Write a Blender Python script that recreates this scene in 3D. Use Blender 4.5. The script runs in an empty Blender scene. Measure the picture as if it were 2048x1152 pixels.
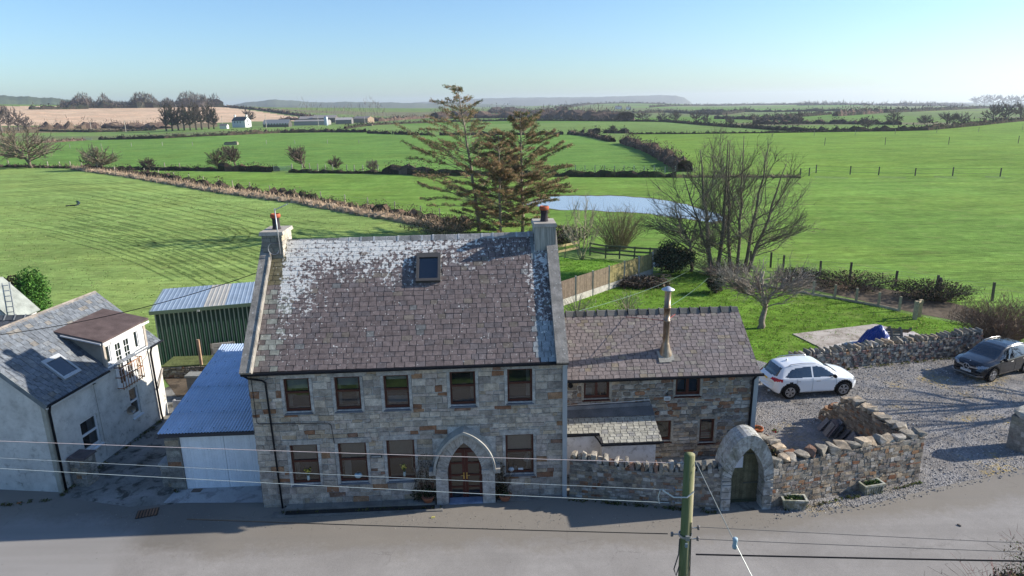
import bpy, math, random
import numpy as np
from mathutils import Matrix, Vector
random.seed(7); RNG = np.random.default_rng(7)
SC = bpy.context.scene; COL = SC.collection
rad = math.radians
def R(a, b): return random.uniform(a, b)

# ------------------------------------------------------------------ camera geometry (used to lay the place out to scale)
F = 1350.0; PITCH = rad(15.25); ROLL = rad(1.0); CH = 14.0
cr, sr, cp, sp = math.cos(ROLL), math.sin(ROLL), math.cos(PITCH), math.sin(PITCH)
def ray(x, y):
    u = (x-1024)/F; v = (576-y)/F
    u2 = u*cr+v*sr; v2 = -u*sr+v*cr
    return np.array([u2, cp+v2*sp, -sp+v2*cp])
def at(x, y, z=0.0):
    d = ray(x, y); t = (z-CH)/d[2]
    return np.array([d[0]*t, d[1]*t, z])
def atY(x, y, Y):
    d = ray(x, y); t = Y/d[1]
    return np.array([d[0]*t, Y, CH+d[2]*t])

# ------------------------------------------------------------------ object helpers
def tag(o, label=None, cat=None, group=None, kind=None):
    if label: o['label'] = label
    if cat: o['category'] = cat
    if group: o['group'] = group
    if kind: o['kind'] = kind
    return o
def empty(name, loc=(0, 0, 0), rz=0.0, label=None, cat=None, group=None):
    o = bpy.data.objects.new(name, None); COL.objects.link(o)
    o.location = loc; o.rotation_euler = (0, 0, rz); o.empty_display_size = 0.2
    return tag(o, label, cat, group)
def copy_tree(o, parent=None):
    c = o.copy(); COL.objects.link(c)
    if parent: c.parent = parent
    for ch in list(o.children): copy_tree(ch, c)
    return c

def area2(P): return float(np.sum(P[:, 0]*np.roll(P[:, 1], -1)-P[:, 1]*np.roll(P[:, 0], -1)))
class MB:
    """collects geometry with one colour per face and links it as one mesh object"""
    def __init__(s): s.V = []; s.Fc = []; s.C = []; s.n = 0; s.M = None
    def add(s, v, f, col=(.5, .5, .5)):
        v = np.asarray(v, dtype=np.float64).reshape(-1, 3)
        if s.M is not None:
            m = np.array(s.M); v = v@m[:3, :3].T+m[:3, 3]
        f = np.asarray(f, dtype=np.int64)
        if f.ndim == 1: f = f[None, :]
        col = np.asarray(col, dtype=np.float64)
        if col.ndim == 1: col = np.tile(col[:3], (len(f), 1))
        s.V.append(v); s.Fc.append(f+s.n); s.C.append(col); s.n += len(v)
        return s
    def box(s, a, b, col=(.5, .5, .5)):
        x0, y0, z0 = a; x1, y1, z1 = b
        v = [(x0, y0, z0), (x1, y0, z0), (x1, y1, z0), (x0, y1, z0), (x0, y0, z1), (x1, y0, z1), (x1, y1, z1), (x0, y1, z1)]
        return s.add(v, [(0, 3, 2, 1), (4, 5, 6, 7), (0, 1, 5, 4), (1, 2, 6, 5), (2, 3, 7, 6), (3, 0, 4, 7)], col)
    def obox(s, o, ex, ey, ez, col=(.5, .5, .5)):
        o = np.array(o, float); ex = np.array(ex, float); ey = np.array(ey, float); ez = np.array(ez, float)
        v = [o, o+ex, o+ex+ey, o+ey, o+ez, o+ex+ez, o+ex+ey+ez, o+ey+ez]
        return s.add(v, [(0, 3, 2, 1), (4, 5, 6, 7), (0, 1, 5, 4), (1, 2, 6, 5), (2, 3, 7, 6), (3, 0, 4, 7)], col)
    def bar(s, p, q, w, h=None, col=(.5, .5, .5), up=(0, 0, 1)):
        """rectangular bar from p to q, centred"""
        h = h or w; p = np.array(p, float); q = np.array(q, float); d = q-p; L = np.linalg.norm(d); d /= L
        up = np.array(up, float)
        if abs(d@up) > .98: up = np.array([0, 1., 0])
        a = np.cross(d, up); a /= np.linalg.norm(a); b = np.cross(a, d)
        return s.obox(p-a*w/2-b*h/2, d*L, a*w, b*h, col)
    def tube(s, pts, r, n=6, col=(.5, .5, .5), caps=True):
        P = np.asarray(pts, float); m = len(P)
        r = np.full(m, r) if np.isscalar(r) else np.asarray(r, float)
        T = np.gradient(P, axis=0) if m > 2 else np.tile(P[-1]-P[0], (m, 1))
        T /= np.linalg.norm(T, axis=1)[:, None]+1e-12
        ref = np.array([0, 0, 1.]) if abs(T[0][2]) < .9 else np.array([1., 0, 0])
        A = np.cross(T, ref); A /= np.linalg.norm(A, axis=1)[:, None]+1e-9; B = np.cross(T, A)
        an = np.arange(n)*2*math.pi/n
        ring = P[:, None, :]+r[:, None, None]*(np.cos(an)[None, :, None]*A[:, None, :]+np.sin(an)[None, :, None]*B[:, None, :])
        v = ring.reshape(-1, 3)
        i = np.arange(m-1)[:, None]*n; j = np.arange(n)[None, :]; k = (j+1) % n
        f = np.stack([i+j, i+n+j, i+n+k, i+k], -1).reshape(-1, 4)
        s.add(v, f, col)
        if caps and n > 3:
            base = s.n-len(v)
            s.Fc.append(np.array([list(range(base, base+n))])); s.C.append(np.array([col[:3]], float))
            s.Fc.append(np.array([list(range(base+(m-1)*n, base+m*n))[::-1]])); s.C.append(np.array([col[:3]], float))
        return s
    def lathe(s, o, prof, n=20, col=(.5, .5, .5), axis='z'):
        o = np.array(o, float); m = len(prof); an = np.arange(n)*2*math.pi/n
        pr = np.array(prof, float)
        x = pr[:, 0:1]*np.cos(an); y = pr[:, 0:1]*np.sin(an); z = np.tile(pr[:, 1:2], (1, n))
        v = np.stack([x, y, z], -1).reshape(-1, 3)
        if axis == 'y': v = v[:, [0, 2, 1]]
        if axis == 'x': v = v[:, [2, 0, 1]]
        i = np.arange(m-1)[:, None]*n; j = np.arange(n)[None, :]; k = (j+1) % n
        f = np.stack([i+j, i+k, i+n+k, i+n+j], -1).reshape(-1, 4)
        c = np.asarray(col, float)
        if c.ndim == 2: c = np.repeat(c, n, 0)
        return s.add(v+o, f, c)
    def prism(s, poly, z0, z1, col=(.5, .5, .5), pm=None, inset=0.0):
        """2-D polygon (u,v) extruded from depth z0 to z1 through the map pm(u,v,d)"""
        P = np.array(poly, float); P = P[::-1] if pm is None and area2(P) < 0 else P; n = len(P); c = P.mean(0)
        Q = P+(c-P)/(np.linalg.norm(c-P, axis=1)[:, None]+1e-9)*inset
        pm = pm or (lambda u, v, d: np.stack([u, v, d], -1))
        v = np.concatenate([pm(P[:, 0], P[:, 1], np.full(n, z0)), pm(Q[:, 0], Q[:, 1], np.full(n, z1))])
        j = np.arange(n); k = (j+1) % n
        s.add(v, np.stack([j, k, n+k, n+j], -1), col)
        b = s.n-2*n
        s.Fc.append(np.array([list(range(b+n, b+2*n))])); s.C.append(np.array([col[:3]], float))
        s.Fc.append(np.array([list(range(b, b+n))[::-1]])); s.C.append(np.array([col[:3]], float))
        return s
    def sheet(s, poly, z, col=(.5, .5, .5)):
        P = np.array([(p[0], p[1], z) for p in poly], float); P = P[::-1] if area2(P) < 0 else P
        return s.add(P, [list(range(len(P)))], col)
    def build(s, name, mat, parent=None, smooth=False, off=None):
        V = np.concatenate(s.V) if s.V else np.zeros((0, 3))
        if off is not None: V = V-np.array(off)
        me = bpy.data.meshes.new(name)
        me.vertices.add(len(V)); me.vertices.foreach_set('co', V.ravel())
        tot = np.concatenate([np.full(len(f), f.shape[1]) for f in s.Fc]); loops = np.concatenate([f.ravel() for f in s.Fc])
        st = np.concatenate([[0], np.cumsum(tot)[:-1]])
        me.loops.add(len(loops)); me.loops.foreach_set('vertex_index', loops.astype(np.int32))
        me.polygons.add(len(tot)); me.polygons.foreach_set('loop_start', st.astype(np.int32)); me.polygons.foreach_set('loop_total', tot.astype(np.int32))
        me.update(calc_edges=True); me.validate()
        C = np.concatenate(s.C)
        if len(C) == len(me.polygons):
            a = me.attributes.new('Col', 'FLOAT_COLOR', 'FACE')
            a.data.foreach_set('color', np.concatenate([C, np.ones((len(C), 1))], 1).astype(np.float32).ravel())
        me.polygons.foreach_set('use_smooth', np.full(len(me.polygons), bool(smooth)))
        me.materials.append(mat)
        o = bpy.data.objects.new(name, me); COL.objects.link(o)
        if parent: o.parent = parent
        return o

# ------------------------------------------------------------------ materials
class NT:
    def __init__(s, name):
        s.m = bpy.data.materials.new(name); s.m.use_nodes = True; s.t = s.m.node_tree; s.t.nodes.clear()
        s.out = s.n('ShaderNodeOutputMaterial'); s.p = s.n('ShaderNodeBsdfPrincipled'); s.l(s.p.outputs[0], s.out.inputs[0])
    def n(s, ty, **kw):
        o = s.t.nodes.new(ty)
        for k, v in kw.items(): setattr(o, k, v)
        return o
    def l(s, a, b): s.t.links.new(a, b)
    def pos(s, local=False):
        if local: return s.n('ShaderNodeTexCoord').outputs['Object']
        return s.n('ShaderNodeNewGeometry').outputs['Position']
    def noise(s, vec, scale, detail=5, rough=.55, dist=0.0):
        o = s.n('ShaderNodeTexNoise'); o.inputs['Scale'].default_value = scale; o.inputs['Detail'].default_value = detail
        o.inputs['Roughness'].default_value = rough; o.inputs['Distortion'].default_value = dist; s.l(vec, o.inputs['Vector']); return o.outputs['Fac']
    def vor(s, vec, scale, feature='F1', out='Distance'):
        o = s.n('ShaderNodeTexVoronoi', feature=feature); o.inputs['Scale'].default_value = scale; s.l(vec, o.inputs['Vector']); return o.outputs[out]
    def ramp(s, fac, stops):
        o = s.n('ShaderNodeValToRGB'); e = o.color_ramp.elements
        while len(e) < len(stops): e.new(.5)
        for i, (p, c) in enumerate(stops):
            e[i].position = p; e[i].color = (c, c, c, 1) if np.isscalar(c) else (*c, 1)
        s.l(fac, o.inputs[0]); return o.outputs[0]
    def rng(s, fac, a, b, c=0., d=1.):
        o = s.n('ShaderNodeMapRange'); s.l(fac, o.inputs[0])
        for i, v in enumerate((a, b, c, d)): o.inputs[i+1].default_value = v
        return o.outputs[0]
    def mix(s, fac, a, b, mode='MIX'):
        o = s.n('ShaderNodeMix', data_type='RGBA', blend_type=mode)
        for ix, v in ((0, fac), (6, a), (7, b)):
            sock = o.inputs[ix]
            if hasattr(v, 'is_linked'): s.l(v, sock)
            elif np.isscalar(v): sock.default_value = v if ix == 0 else (v, v, v, 1)
            else: sock.default_value = (*v[:3], 1)
        return o.outputs[2]
    def math(s, op, a, b=0.0):
        o = s.n('ShaderNodeMath', operation=op)
        for i, v in enumerate((a, b)):
            if hasattr(v, 'is_linked'): s.l(v, o.inputs[i])
            else: o.inputs[i].default_value = v
        return o.outputs[0]
    def sep(s, vec):
        o = s.n('ShaderNodeSeparateXYZ'); s.l(vec, o.inputs[0]); return o.outputs
    def scale(s, vec, sc):
        o = s.n('ShaderNodeMapping'); o.inputs['Scale'].default_value = sc; s.l(vec, o.inputs[0]); return o.outputs[0]
    def attr(s):
        o = s.n('ShaderNodeAttribute'); o.attribute_name = 'Col'; return o.outputs['Color']
    def bump(s, h, strength=.4, dist=.02, prev=None):
        o = s.n('ShaderNodeBump'); o.inputs['Strength'].default_value = strength; o.inputs['Distance'].default_value = dist
        s.l(h, o.inputs['Height'])
        if prev is not None: s.l(prev, o.inputs['Normal'])
        return o.outputs[0]
    def fin(s, col, rough=.8, metal=0., spec=.3, nrm=None):
        if hasattr(col, 'is_linked'): s.l(col, s.p.inputs['Base Color'])
        else: s.p.inputs['Base Color'].default_value = (*col[:3], 1)
        if hasattr(rough, 'is_linked'): s.l(rough, s.p.inputs['Roughness'])
        else: s.p.inputs['Roughness'].default_value = rough
        s.p.inputs['Metallic'].default_value = metal; s.p.inputs['Specular IOR Level'].default_value = spec
        if nrm is not None: s.l(nrm, s.p.inputs['Normal'])
        return s.m
def mat(name, col=None, rough=.8, metal=0., spec=.08, var=.25, vs=3., fine=.2, fs=40., bump=.3, bd=.01, local=False):
    """colour (or the per-face colour) broken up by two sizes of noise, with a fine bump"""
    t = NT(name); v = t.pos(local); c = t.attr() if col is None else None
    n1 = t.rng(t.noise(v, vs, 6), .25, .75, 1-var, 1+var); n2 = t.rng(t.noise(v, fs, 4), .3, .7, 1-fine, 1+fine)
    k = t.math('MULTIPLY', n1, n2)
    cc = t.mix(1.0, c if c is not None else col, k, 'MULTIPLY')
    nb = t.bump(t.noise(v, fs, 5), bump, bd) if bump else None
    return t.fin(cc, rough, metal, spec, nb)

M = {}
t = NT('stone'); v = t.pos(); c = t.attr()
c = t.mix(1., c, t.rng(t.noise(v, 5, 6, .7), .3, .7, .55, 1.32), 'MULTIPLY'); c = t.mix(1., c, t.rng(t.noise(v, 28, 5, .7), .3, .7, .72, 1.26), 'MULTIPLY')
c = t.mix(t.rng(t.noise(v, 2.6, 6, .75), .56, .72, 0, .42), c, (.25, .155, .10)); c = t.mix(t.rng(t.noise(v, 3.7, 6, .75), .58, .72, 0, .6), c, (.50, .50, .48)); c = t.mix(t.rng(t.noise(v, 1.3, 5), .58, .74, 0, .3), c, (.17, .165, .16))
M['stone'] = t.fin(c, .95, 0, .06, t.bump(t.noise(v, 26, 6, .75), .75, .03))
M['mortar'] = mat('mortar', (.5, .48, .45), .95, var=.2, vs=5, fine=.2, fs=60, bump=.4)
M['attr'] = mat('painted', None, .7, var=.12, vs=2.5, fine=.08, fs=30, bump=.1)
M['concrete'] = mat('concrete', None, .9, var=.3, vs=2.2, fine=.2, fs=35, bump=.35, bd=.012)
M['wood'] = mat('timber', None, .8, var=.3, vs=5, fine=.25, fs=30, bump=.3)
M['bark'] = mat('bark', None, .9, var=.3, vs=6, fine=.3, fs=30, bump=.5, bd=.02)
M['leaf'] = mat('leaves', None, 1., spec=0., var=.3, vs=1.5, fine=.2, fs=12, bump=0)
M['metal'] = mat('weathered metal', None, .45, .7, .5, var=.15, vs=4, fine=.1, fs=40, bump=.05)
M['black'] = mat('black plastic', (.012, .013, .016), .35, var=.1, fine=.1, bump=.05)
M['gloss'] = mat('gloss paint', None, .4, 0, .35, var=.08, vs=3, fine=.05, fs=30, bump=.03)
M['terracotta'] = mat('terracotta', None, .85, var=.2, vs=8, fine=.15, fs=40, bump=.2)
M['fabric'] = mat('cloth', None, .9, var=.1, vs=6, fine=.08, bump=.1)
def glass(name, tint=(.012, .016, .02), tr=.55):
    t = NT(name); p = t.pos()
    t.fin(tint, .03, 0, .5, t.bump(t.noise(p, 1.6, 2), .06, .05)); t.p.inputs['IOR'].default_value = 2.3
    tb = t.n('ShaderNodeBsdfTransparent'); tb.inputs[0].default_value = (.75, .8, .8, 1)
    mx = t.n('ShaderNodeMixShader'); mx.inputs[0].default_value = 1-tr
    t.l(tb.outputs[0], mx.inputs[1]); t.l(t.p.outputs[0], mx.inputs[2]); t.l(mx.outputs[0], t.out.inputs[0]); return t.m
def thin_leaf(name, tr=.45):
    t = NT(name); c = t.attr(); v = t.pos(); c = t.mix(1., c, t.rng(t.noise(v, 1.4, 4), .3, .7, .75, 1.25), 'MULTIPLY'); t.fin(c, 1., 0, 0.); b = t.n('ShaderNodeBsdfTranslucent'); t.l(c, b.inputs[0]); m = t.n('ShaderNodeMixShader'); m.inputs[0].default_value = tr; t.l(t.p.outputs[0], m.inputs[1]); t.l(b.outputs[0], m.inputs[2]); t.l(m.outputs[0], t.out.inputs[0]); return t.m
M['blade'] = thin_leaf('grass blades', .5); M['needles'] = thin_leaf('needles', .45)
M['glass'] = glass('window glass', tr=.42)
M['carglass'] = glass('tinted glass', (.004, .006, .01), .12)
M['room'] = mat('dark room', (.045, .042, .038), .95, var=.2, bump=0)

# slate: per-face colour, darker streaks, pale lichen
def slate_mat(name, lichen):
    t = NT(name); v = t.pos(True); c = t.attr(); x = t.sep(v)
    k = t.rng(t.noise(v, 7, 6), .3, .7, .72, 1.3); cc = t.mix(1.0, c, k, 'MULTIPLY')
    st = t.rng(t.noise(v, 40, 3), .35, .7, .85, 1.15); cc = t.mix(1.0, cc, st, 'MULTIPLY')
    dots = t.vor(v, 7.5)
    big = t.noise(v, 2.0, 6, .7)
    if lichen == 'main':
        # old white limewash left along the ridge and down both verges, worn away in flakes
        yy = x[1]; xx = x[0]; nz = t.math('MULTIPLY', t.math('SUBTRACT', big, .5), 1.6)
        top = t.math('MULTIPLY', t.rng(yy, 1.9, 3.4), t.math('MULTIPLY', t.rng(xx, 9.0, 4.5, .35, 1.), t.rng(xx, .6, .85)))
        left = t.math('MULTIPLY', t.math('MULTIPLY', t.rng(xx, 3.2, .9), t.rng(xx, .6, .85)), t.rng(yy, .3, 2.4, .1, 1.))
        rgt = t.math('MULTIPLY', t.rng(xx, 9.5, 10.1, 0, .62), t.rng(yy, -.1, 2.2, .25, 1.))
        mk = t.math('ADD', t.math('MAXIMUM', t.math('MAXIMUM', top, left), rgt), nz)
        fl = t.noise(v, 8.5, 5, .62)
        mk = t.ramp(t.math('ADD', fl, t.math('MULTIPLY', t.math('SUBTRACT', mk, .66), .30)), [(.475, 0), (.545, 1)])
        dt = t.ramp(t.math('ADD', dots, t.math('MULTIPLY', t.math('SUBTRACT', big, .5), -.55)), [(.08, .8), (.14, 0)])
        mk2 = t.math('MAXIMUM', t.math('MULTIPLY', mk, .95), t.math('MULTIPLY', dt, .65))
        cc = t.mix(mk2, cc, t.mix(t.rng(t.noise(v, 16, 5, .7), .35, .65), (.50, .50, .47), (.72, .71, .68)))
    else:
        dt = t.ramp(t.math('ADD', dots, t.math('MULTIPLY', t.math('SUBTRACT', big, .5), -.5)), [(.05, .7), (.10, 0)])
        cc = t.mix(t.math('MULTIPLY', dt, lichen), cc, (.5, .5, .47))
    nb = t.bump(t.noise(v, 30, 5), .4, .012)
    return t.fin(cc, .7, 0, .15, nb)
M['slate_main'] = slate_mat('old slate with limewash', 'main')
M['slate'] = slate_mat('slate', .8)

# ------------------------------------------------------------------ camera, sun, sky
cam = bpy.data.cameras.new('camera'); co = bpy.data.objects.new('camera', cam); COL.objects.link(co)
RX = Vector((1, 0, 0)); UP = Vector((0, sp, cp)); FW = Vector((0, cp, -sp))
xa = RX*cr-UP*sr; ya = RX*sr+UP*cr
mw = Matrix.Identity(4)
for i in range(3): mw[i][0] = xa[i]; mw[i][1] = ya[i]; mw[i][2] = -FW[i]
mw[2][3] = CH; co.matrix_world = mw
cam.sensor_width = 36; cam.lens = 36*F/2048; cam.clip_start = .1; cam.clip_end = 40000
SC.camera = co
SUN_EL = rad(25); SUN_AZ = rad(7.9)      # azimuth measured from +X towards +Y
sd = Vector((math.cos(SUN_EL)*math.cos(SUN_AZ), math.cos(SUN_EL)*math.sin(SUN_AZ), math.sin(SUN_EL)))
sl = bpy.data.lights.new('sun', 'SUN'); sl.energy = 5.0; sl.angle = rad(.5); sl.color = (1, .92, .80)
so = bpy.data.objects.new('sun', sl); COL.objects.link(so); so.rotation_euler = sd.to_track_quat('Z', 'Y').to_euler(); so.location = (60, 10, 40)
w = bpy.data.worlds.new('World'); SC.world = w; w.use_nodes = True
nt = w.node_tree; bg = nt.nodes['Background']; sky = nt.nodes.new('ShaderNodeTexSky'); sky.sky_type = 'NISHITA'
sky.sun_disc = False; sky.sun_elevation = SUN_EL; sky.sun_rotation = rad(90)-SUN_AZ; sky.air_density = 1.0; sky.dust_density = .6; sky.ozone_density = 1.5
tint = nt.nodes.new('ShaderNodeMix'); tint.data_type = 'RGBA'; tint.blend_type = 'MULTIPLY'; tint.inputs[0].default_value = 1; tint.inputs[7].default_value = (.62, .81, 1.03, 1)
nt.links.new(sky.outputs[0], tint.inputs[6]); nt.links.new(tint.outputs[2], bg.inputs[0]); bg.inputs[1].default_value = .104
SC.view_settings.view_transform = 'Standard'; SC.view_settings.look = 'None'; SC.view_settings.exposure = 0.85; SC.view_settings.gamma = 1
try: SC.cycles.max_bounces = 6; SC.cycles.transparent_max_bounces = 12; SC.cycles.volume_bounces = 0
except Exception: pass
# ------------------------------------------------------------------ terrain
def yh(x): return 208-(x-1024)*math.tan(ROLL)           # row of the level line at column x
CP = []                                                  # (column, row, distance) of points on the far ground -> heights
for x in range(-900, 3000, 150):
    for D in (10, 40, 90, 180, 300): CP.append((x, D, 0.))
def ctl(x, y, D): CP.append((x, D, CH+D*(yh(x)-y)/F))
for x, y, D in [(-300, 246, 680), (0, 246, 690), (150, 246, 690), (300, 246, 690), (420, 243, 690), (520, 241, 700), (640, 239, 720),
                (-300, 214, 1080), (0, 214, 1080), (200, 214.5, 1090), (330, 213.5, 1090), (430, 213, 1080), (520, 221, 950), (590, 231, 830),
                (-300, 230, 860), (0, 228, 870), (200, 229, 870), (400, 228, 860), (600, 255, 478), (450, 256, 470), (300, 262, 470), (100, 264, 480), (720, 246, 560),
                (560, 218, 1900), (700, 215, 1600), (700, 232, 830), (800, 228, 1000), (850, 241, 650), (900, 216, 2200), (1000, 224, 1100), (1100, 240, 570), (1100, 214, 2300),
                (1250, 206, 2600), (1180, 209, 2300), (1300, 217, 1400), (1330, 207, 2700), (1420, 211, 2500), (1300, 245, 450), (1500, 209, 2600), (1500, 224, 1000), (1500, 240, 500),
                (1700, 208, 2200), (1700, 220, 900), (1700, 240, 430), (1800, 210, 2000), (1900, 211, 1700), (1900, 225, 720), (2048, 213, 1300), (2048, 225, 600), (2300, 215, 1300), (2300, 225, 600),
                (2048, 238, 390), (1850, 257, 290)]: ctl(x, y, D)
for x, z in [(-900, 6), (-300, 6), (100, 8), (400, 8), (700, 4), (1000, 0), (1200, 2), (1400, -10), (1600, -22), (1800, -28), (2048, -30), (2500, -30), (3000, -30)]:
    CP.append((x, 3800, z)); CP.append((x, 8000, z-14))
_q = np.array([((x-1024)/F*2.2, math.log(D), z) for x, D, z in CP])
def _ker(a, b):
    d2 = ((a[:, None, :]-b[None, :, :])**2).sum(-1); return -np.sqrt(d2+.02)
_A = _ker(_q[:, :2], _q[:, :2])+np.eye(len(_q))*1e-4
_W = np.linalg.solve(_A, _q[:, 2])
def height(x, y):
    x = np.atleast_1d(np.asarray(x, float)); y = np.atleast_1d(np.asarray(y, float))
    D = np.sqrt(x*x+y*y); out = np.zeros(len(x)); far = D > 250
    if far.any():
        a = np.arctan2(x[far], y[far]); a = np.clip(np.tan(np.clip(a, -1.2, 1.2))*2.2*1.0, -4, 4)
        p = np.stack([a, np.log(D[far])], -1); z = np.concatenate([_ker(p[i:i+20000], _q[:, :2])@_W for i in range(0, len(p), 20000)])
        s = np.clip((D[far]-250)/120, 0, 1); out[far] = z*s*s*(3-2*s)
    return out
def hit(px, py):
    """point of the ground seen at a pixel of the layout sketch"""
    d = ray(px, py); D = np.exp(np.linspace(math.log(12), math.log(6500), 900)); t = D/math.hypot(d[0], d[1])
    P = d[None, :]*t[:, None]; z = CH+P[:, 2]; g = height(P[:, 0], P[:, 1]); k = np.where(z < g)[0]
    if len(k) == 0: k = [len(D)-1]
    i = k[0]; return np.array([P[i, 0], P[i, 1], g[i]])
def gpt(px, D):
    d = ray(px, yh(px)); a = math.atan2(d[0], d[1]); x = D*math.sin(a); y = D*math.cos(a); return np.array([x, y, height(x, y)[0]])

def inpoly(P, X, Y):
    P = np.array(P)[:, :2]; n = len(P); r = np.zeros(len(X), bool); j = n-1
    for i in range(n):
        xi, yi = P[i]; xj, yj = P[j]
        c = ((yi > Y) != (yj > Y)) & (X < (xj-xi)*(Y-yi)/(yj-yi+1e-12)+xi); r ^= c; j = i
    return r
az = np.radians(np.arange(-64, 64.01, .125)); rr = np.exp(np.arange(math.log(4), math.log(7600), .0245))
A_, R_ = np.meshgrid(az, rr); GX = R_*np.sin(A_); GY = R_*np.cos(A_); GZ = height(GX.ravel(), GY.ravel()).reshape(GX.shape)
GZ[R_ < 250] = 0
n0, n1 = GX.shape
cx = (GX[:-1, :-1]+GX[1:, 1:])/2; cy = (GY[:-1, :-1]+GY[1:, 1:])/2; cX = cx.ravel(); cY = cy.ravel(); cD = np.hypot(cX, cY)
# far patchwork of fields: one colour per cell
G = lambda k=1.: np.array([.142, .226, .068])*k
fc = np.tile(G(), (len(cX), 1))
seeds = np.array([(gx+R(-70, 70), gy+R(-60, 60)) for gx in range(-4200, 4300, 210) for gy in range(300, 4300, 170)])
pal = [G(), G(.85), np.array([.15, .215, .065]), np.array([.13, .19, .07]), np.array([.12, .23, .05]), np.array([.16, .2, .09]), np.array([.18, .18, .11])]
scol = np.array([pal[RNG.integers(len(pal))]*RNG.uniform(.85, 1.1) for _ in seeds])
far = np.where(cD > 420)[0]
for i in range(0, len(far), 4000):
    k = far[i:i+4000]; d = (cX[k][:, None]-seeds[:, 0])**2+(cY[k][:, None]-seeds[:, 1])**2; fc[k] = scol[d.argmin(1)]
pp = lambda l: [at(x, y) for x, y in l]
F_LEFT = pp([(-900, 338), (0, 336), (150, 339), (260, 353), (420, 381), (600, 406), (800, 441), (930, 462), (1000, 480), (1100, 620), (300, 700), (-900, 1000)])
F_POND = pp([(150, 339), (300, 341), (450, 344), (700, 349), (1000, 352), (1350, 354), (1600, 356), (2300, 354), (2700, 500), (2100, 690), (1640, 560), (1420, 525), (1120, 500), (930, 462), (800, 441), (600, 406), (420, 381), (260, 353)])
F_MID = pp([(-900, 336), (0, 332), (300, 336), (450, 340), (1000, 350), (1360, 350), (1370, 332), (1300, 300), (1225, 286), (1140, 268), (850, 270), (730, 264), (450, 270), (200, 279), (-900, 300)])
F_RIGHT = pp([(1370, 350), (1400, 340), (1300, 300), (1250, 283), (1260, 268), (1500, 262), (1700, 264), (1850, 259), (2048, 242), (2600, 230), (2800, 352), (1600, 354)])
for P, c in ((F_LEFT, (.222, .322, .094)), (F_POND, (.152, .265, .055)), (F_MID, (.128, .242, .056)), (F_RIGHT, (.152, .262, .048))): fc[inpoly(P, cX, cY)] = c
tanf = [gpt(x, D) for x, D in [(-600, 700), (0, 700), (200, 705), (330, 715), (430, 705), (520, 715), (632, 735), (590, 830), (520, 945), (430, 1075), (110, 1085), (-600, 1080)]]
fc[inpoly(tanf, cX, cY)] = (.52, .385, .27)
strip = [gpt(x, D) for x, D in [(-600, 600), (430, 600), (430, 703), (-600, 700)]]
fc[inpoly(strip, cX, cY)] = (.17, .14, .085)
fc[cD > 4000] = (.08, .10, .05)
V = np.stack([GX, GY, GZ], -1).reshape(-1, 3)
i = np.arange(n0-1)[:, None]*n1; j = np.arange(n1-1)[None, :]
fcs = np.stack([i+j, i+j+1, i+n1+j+1, i+n1+j], -1).reshape(-1, 4)[:, ::-1]
def grass_mat(name):
    t = NT(name); v = t.pos(); c = t.attr()
    a = t.noise(v, .12, 5, .6); b = t.noise(v, 1.1, 4, .6); s = t.scale(v, (.35, 1.6, 1)); d = t.noise(s, 1.3, 5, .7)
    k = t.math('MULTIPLY', t.rng(a, .3, .7, .86, 1.14), t.math('MULTIPLY', t.rng(b, .3, .7, .82, 1.18), t.rng(d, .3, .7, .66, 1.3)))
    k = t.math('MULTIPLY', k, t.math('MULTIPLY', t.rng(t.noise(v, .022, 4, .6), .3, .7, .88, 1.12), t.rng(t.noise(t.scale(v, (.2, 1, 1)), .35, 5, .7), .3, .7, .70, 1.26)))
    cc = t.mix(1., c, k, 'MULTIPLY'); cc = t.mix(t.rng(t.noise(v, .05, 6, .7), .45, .7, 0, .4), cc, t.mix(1., cc, (1.45, 1.12, 1.0), 'MULTIPLY'))
    cc = t.mix(t.rng(t.noise(v, .45, 6, .7), .52, .72, 0, .35), cc, (.27, .27, .11))
    h = t.math('ADD', t.noise(s, 2.2, 5, .7), t.math('MULTIPLY', t.noise(v, 7, 4, .7), .6))
    return t.fin(cc, 1., 0, .02, t.bump(h, .7, .16))
M['grass'] = grass_mat('grass')
g = MB(); g.add(V, fcs, fc); tag(g.build('ground', M['grass'], smooth=True), kind='structure')

# ------------------------------------------------------------------ distant hills
def hills(name, prof, D, depth, col):
    """prof: columns and rows of the skyline, at distance D"""
    xs = np.linspace(prof[0][0], prof[-1][0], 160); ys = np.interp(xs, [p[0] for p in prof], [p[1] for p in prof])
    b = MB(); V = []; m = 26
    for x, y in zip(xs, ys):
        d = ray(x, yh(x)); a = math.atan2(d[0], d[1]); top = CH+D*(yh(x)-y)/F+1.2*math.sin(x*.13)+.8*math.sin(x*.41+1)
        for k in range(m):
            s = k/(m-1)*2-1; r = D+s*depth; hh = (1-abs(s)**1.7)
            z = -60+(top+60)*hh if s < 0 else -60+(top+60)*hh
            V.append((r*math.sin(a), r*math.cos(a), z))
    i = np.arange(len(xs)-1)[:, None]*m; j = np.arange(m-1)[None, :]
    f = np.stack([i+j, i+m+j, i+m+j+1, i+j+1], -1).reshape(-1, 4)
    V = np.array(V); c = V[f].mean(1); k = .8+.35*RNG.random(len(f))
    cell = ((c[:, 0]//260).astype(int)*7+(c[:, 1]//330).astype(int)*13) % 5
    C = np.array(col)[None, :]*(.8+.12*cell[:, None])
    b.add(V, f, C); return tag(b.build(name, M['grass'], smooth=True), kind='structure')
hills('hill', [(-500, 204), (-100, 200), (0, 199.5), (70, 201), (130, 203), (220, 213), (300, 225)], 2600, 700, (.075, .10, .06))
hills('hills', [(430, 216), (490, 207), (530, 203), (550, 201), (590, 203), (640, 206), (700, 204.5), (780, 205.5), (850, 207), (900, 206), (1000, 209), (1120, 214)], 4200, 900, (.08, .10, .06))
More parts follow.
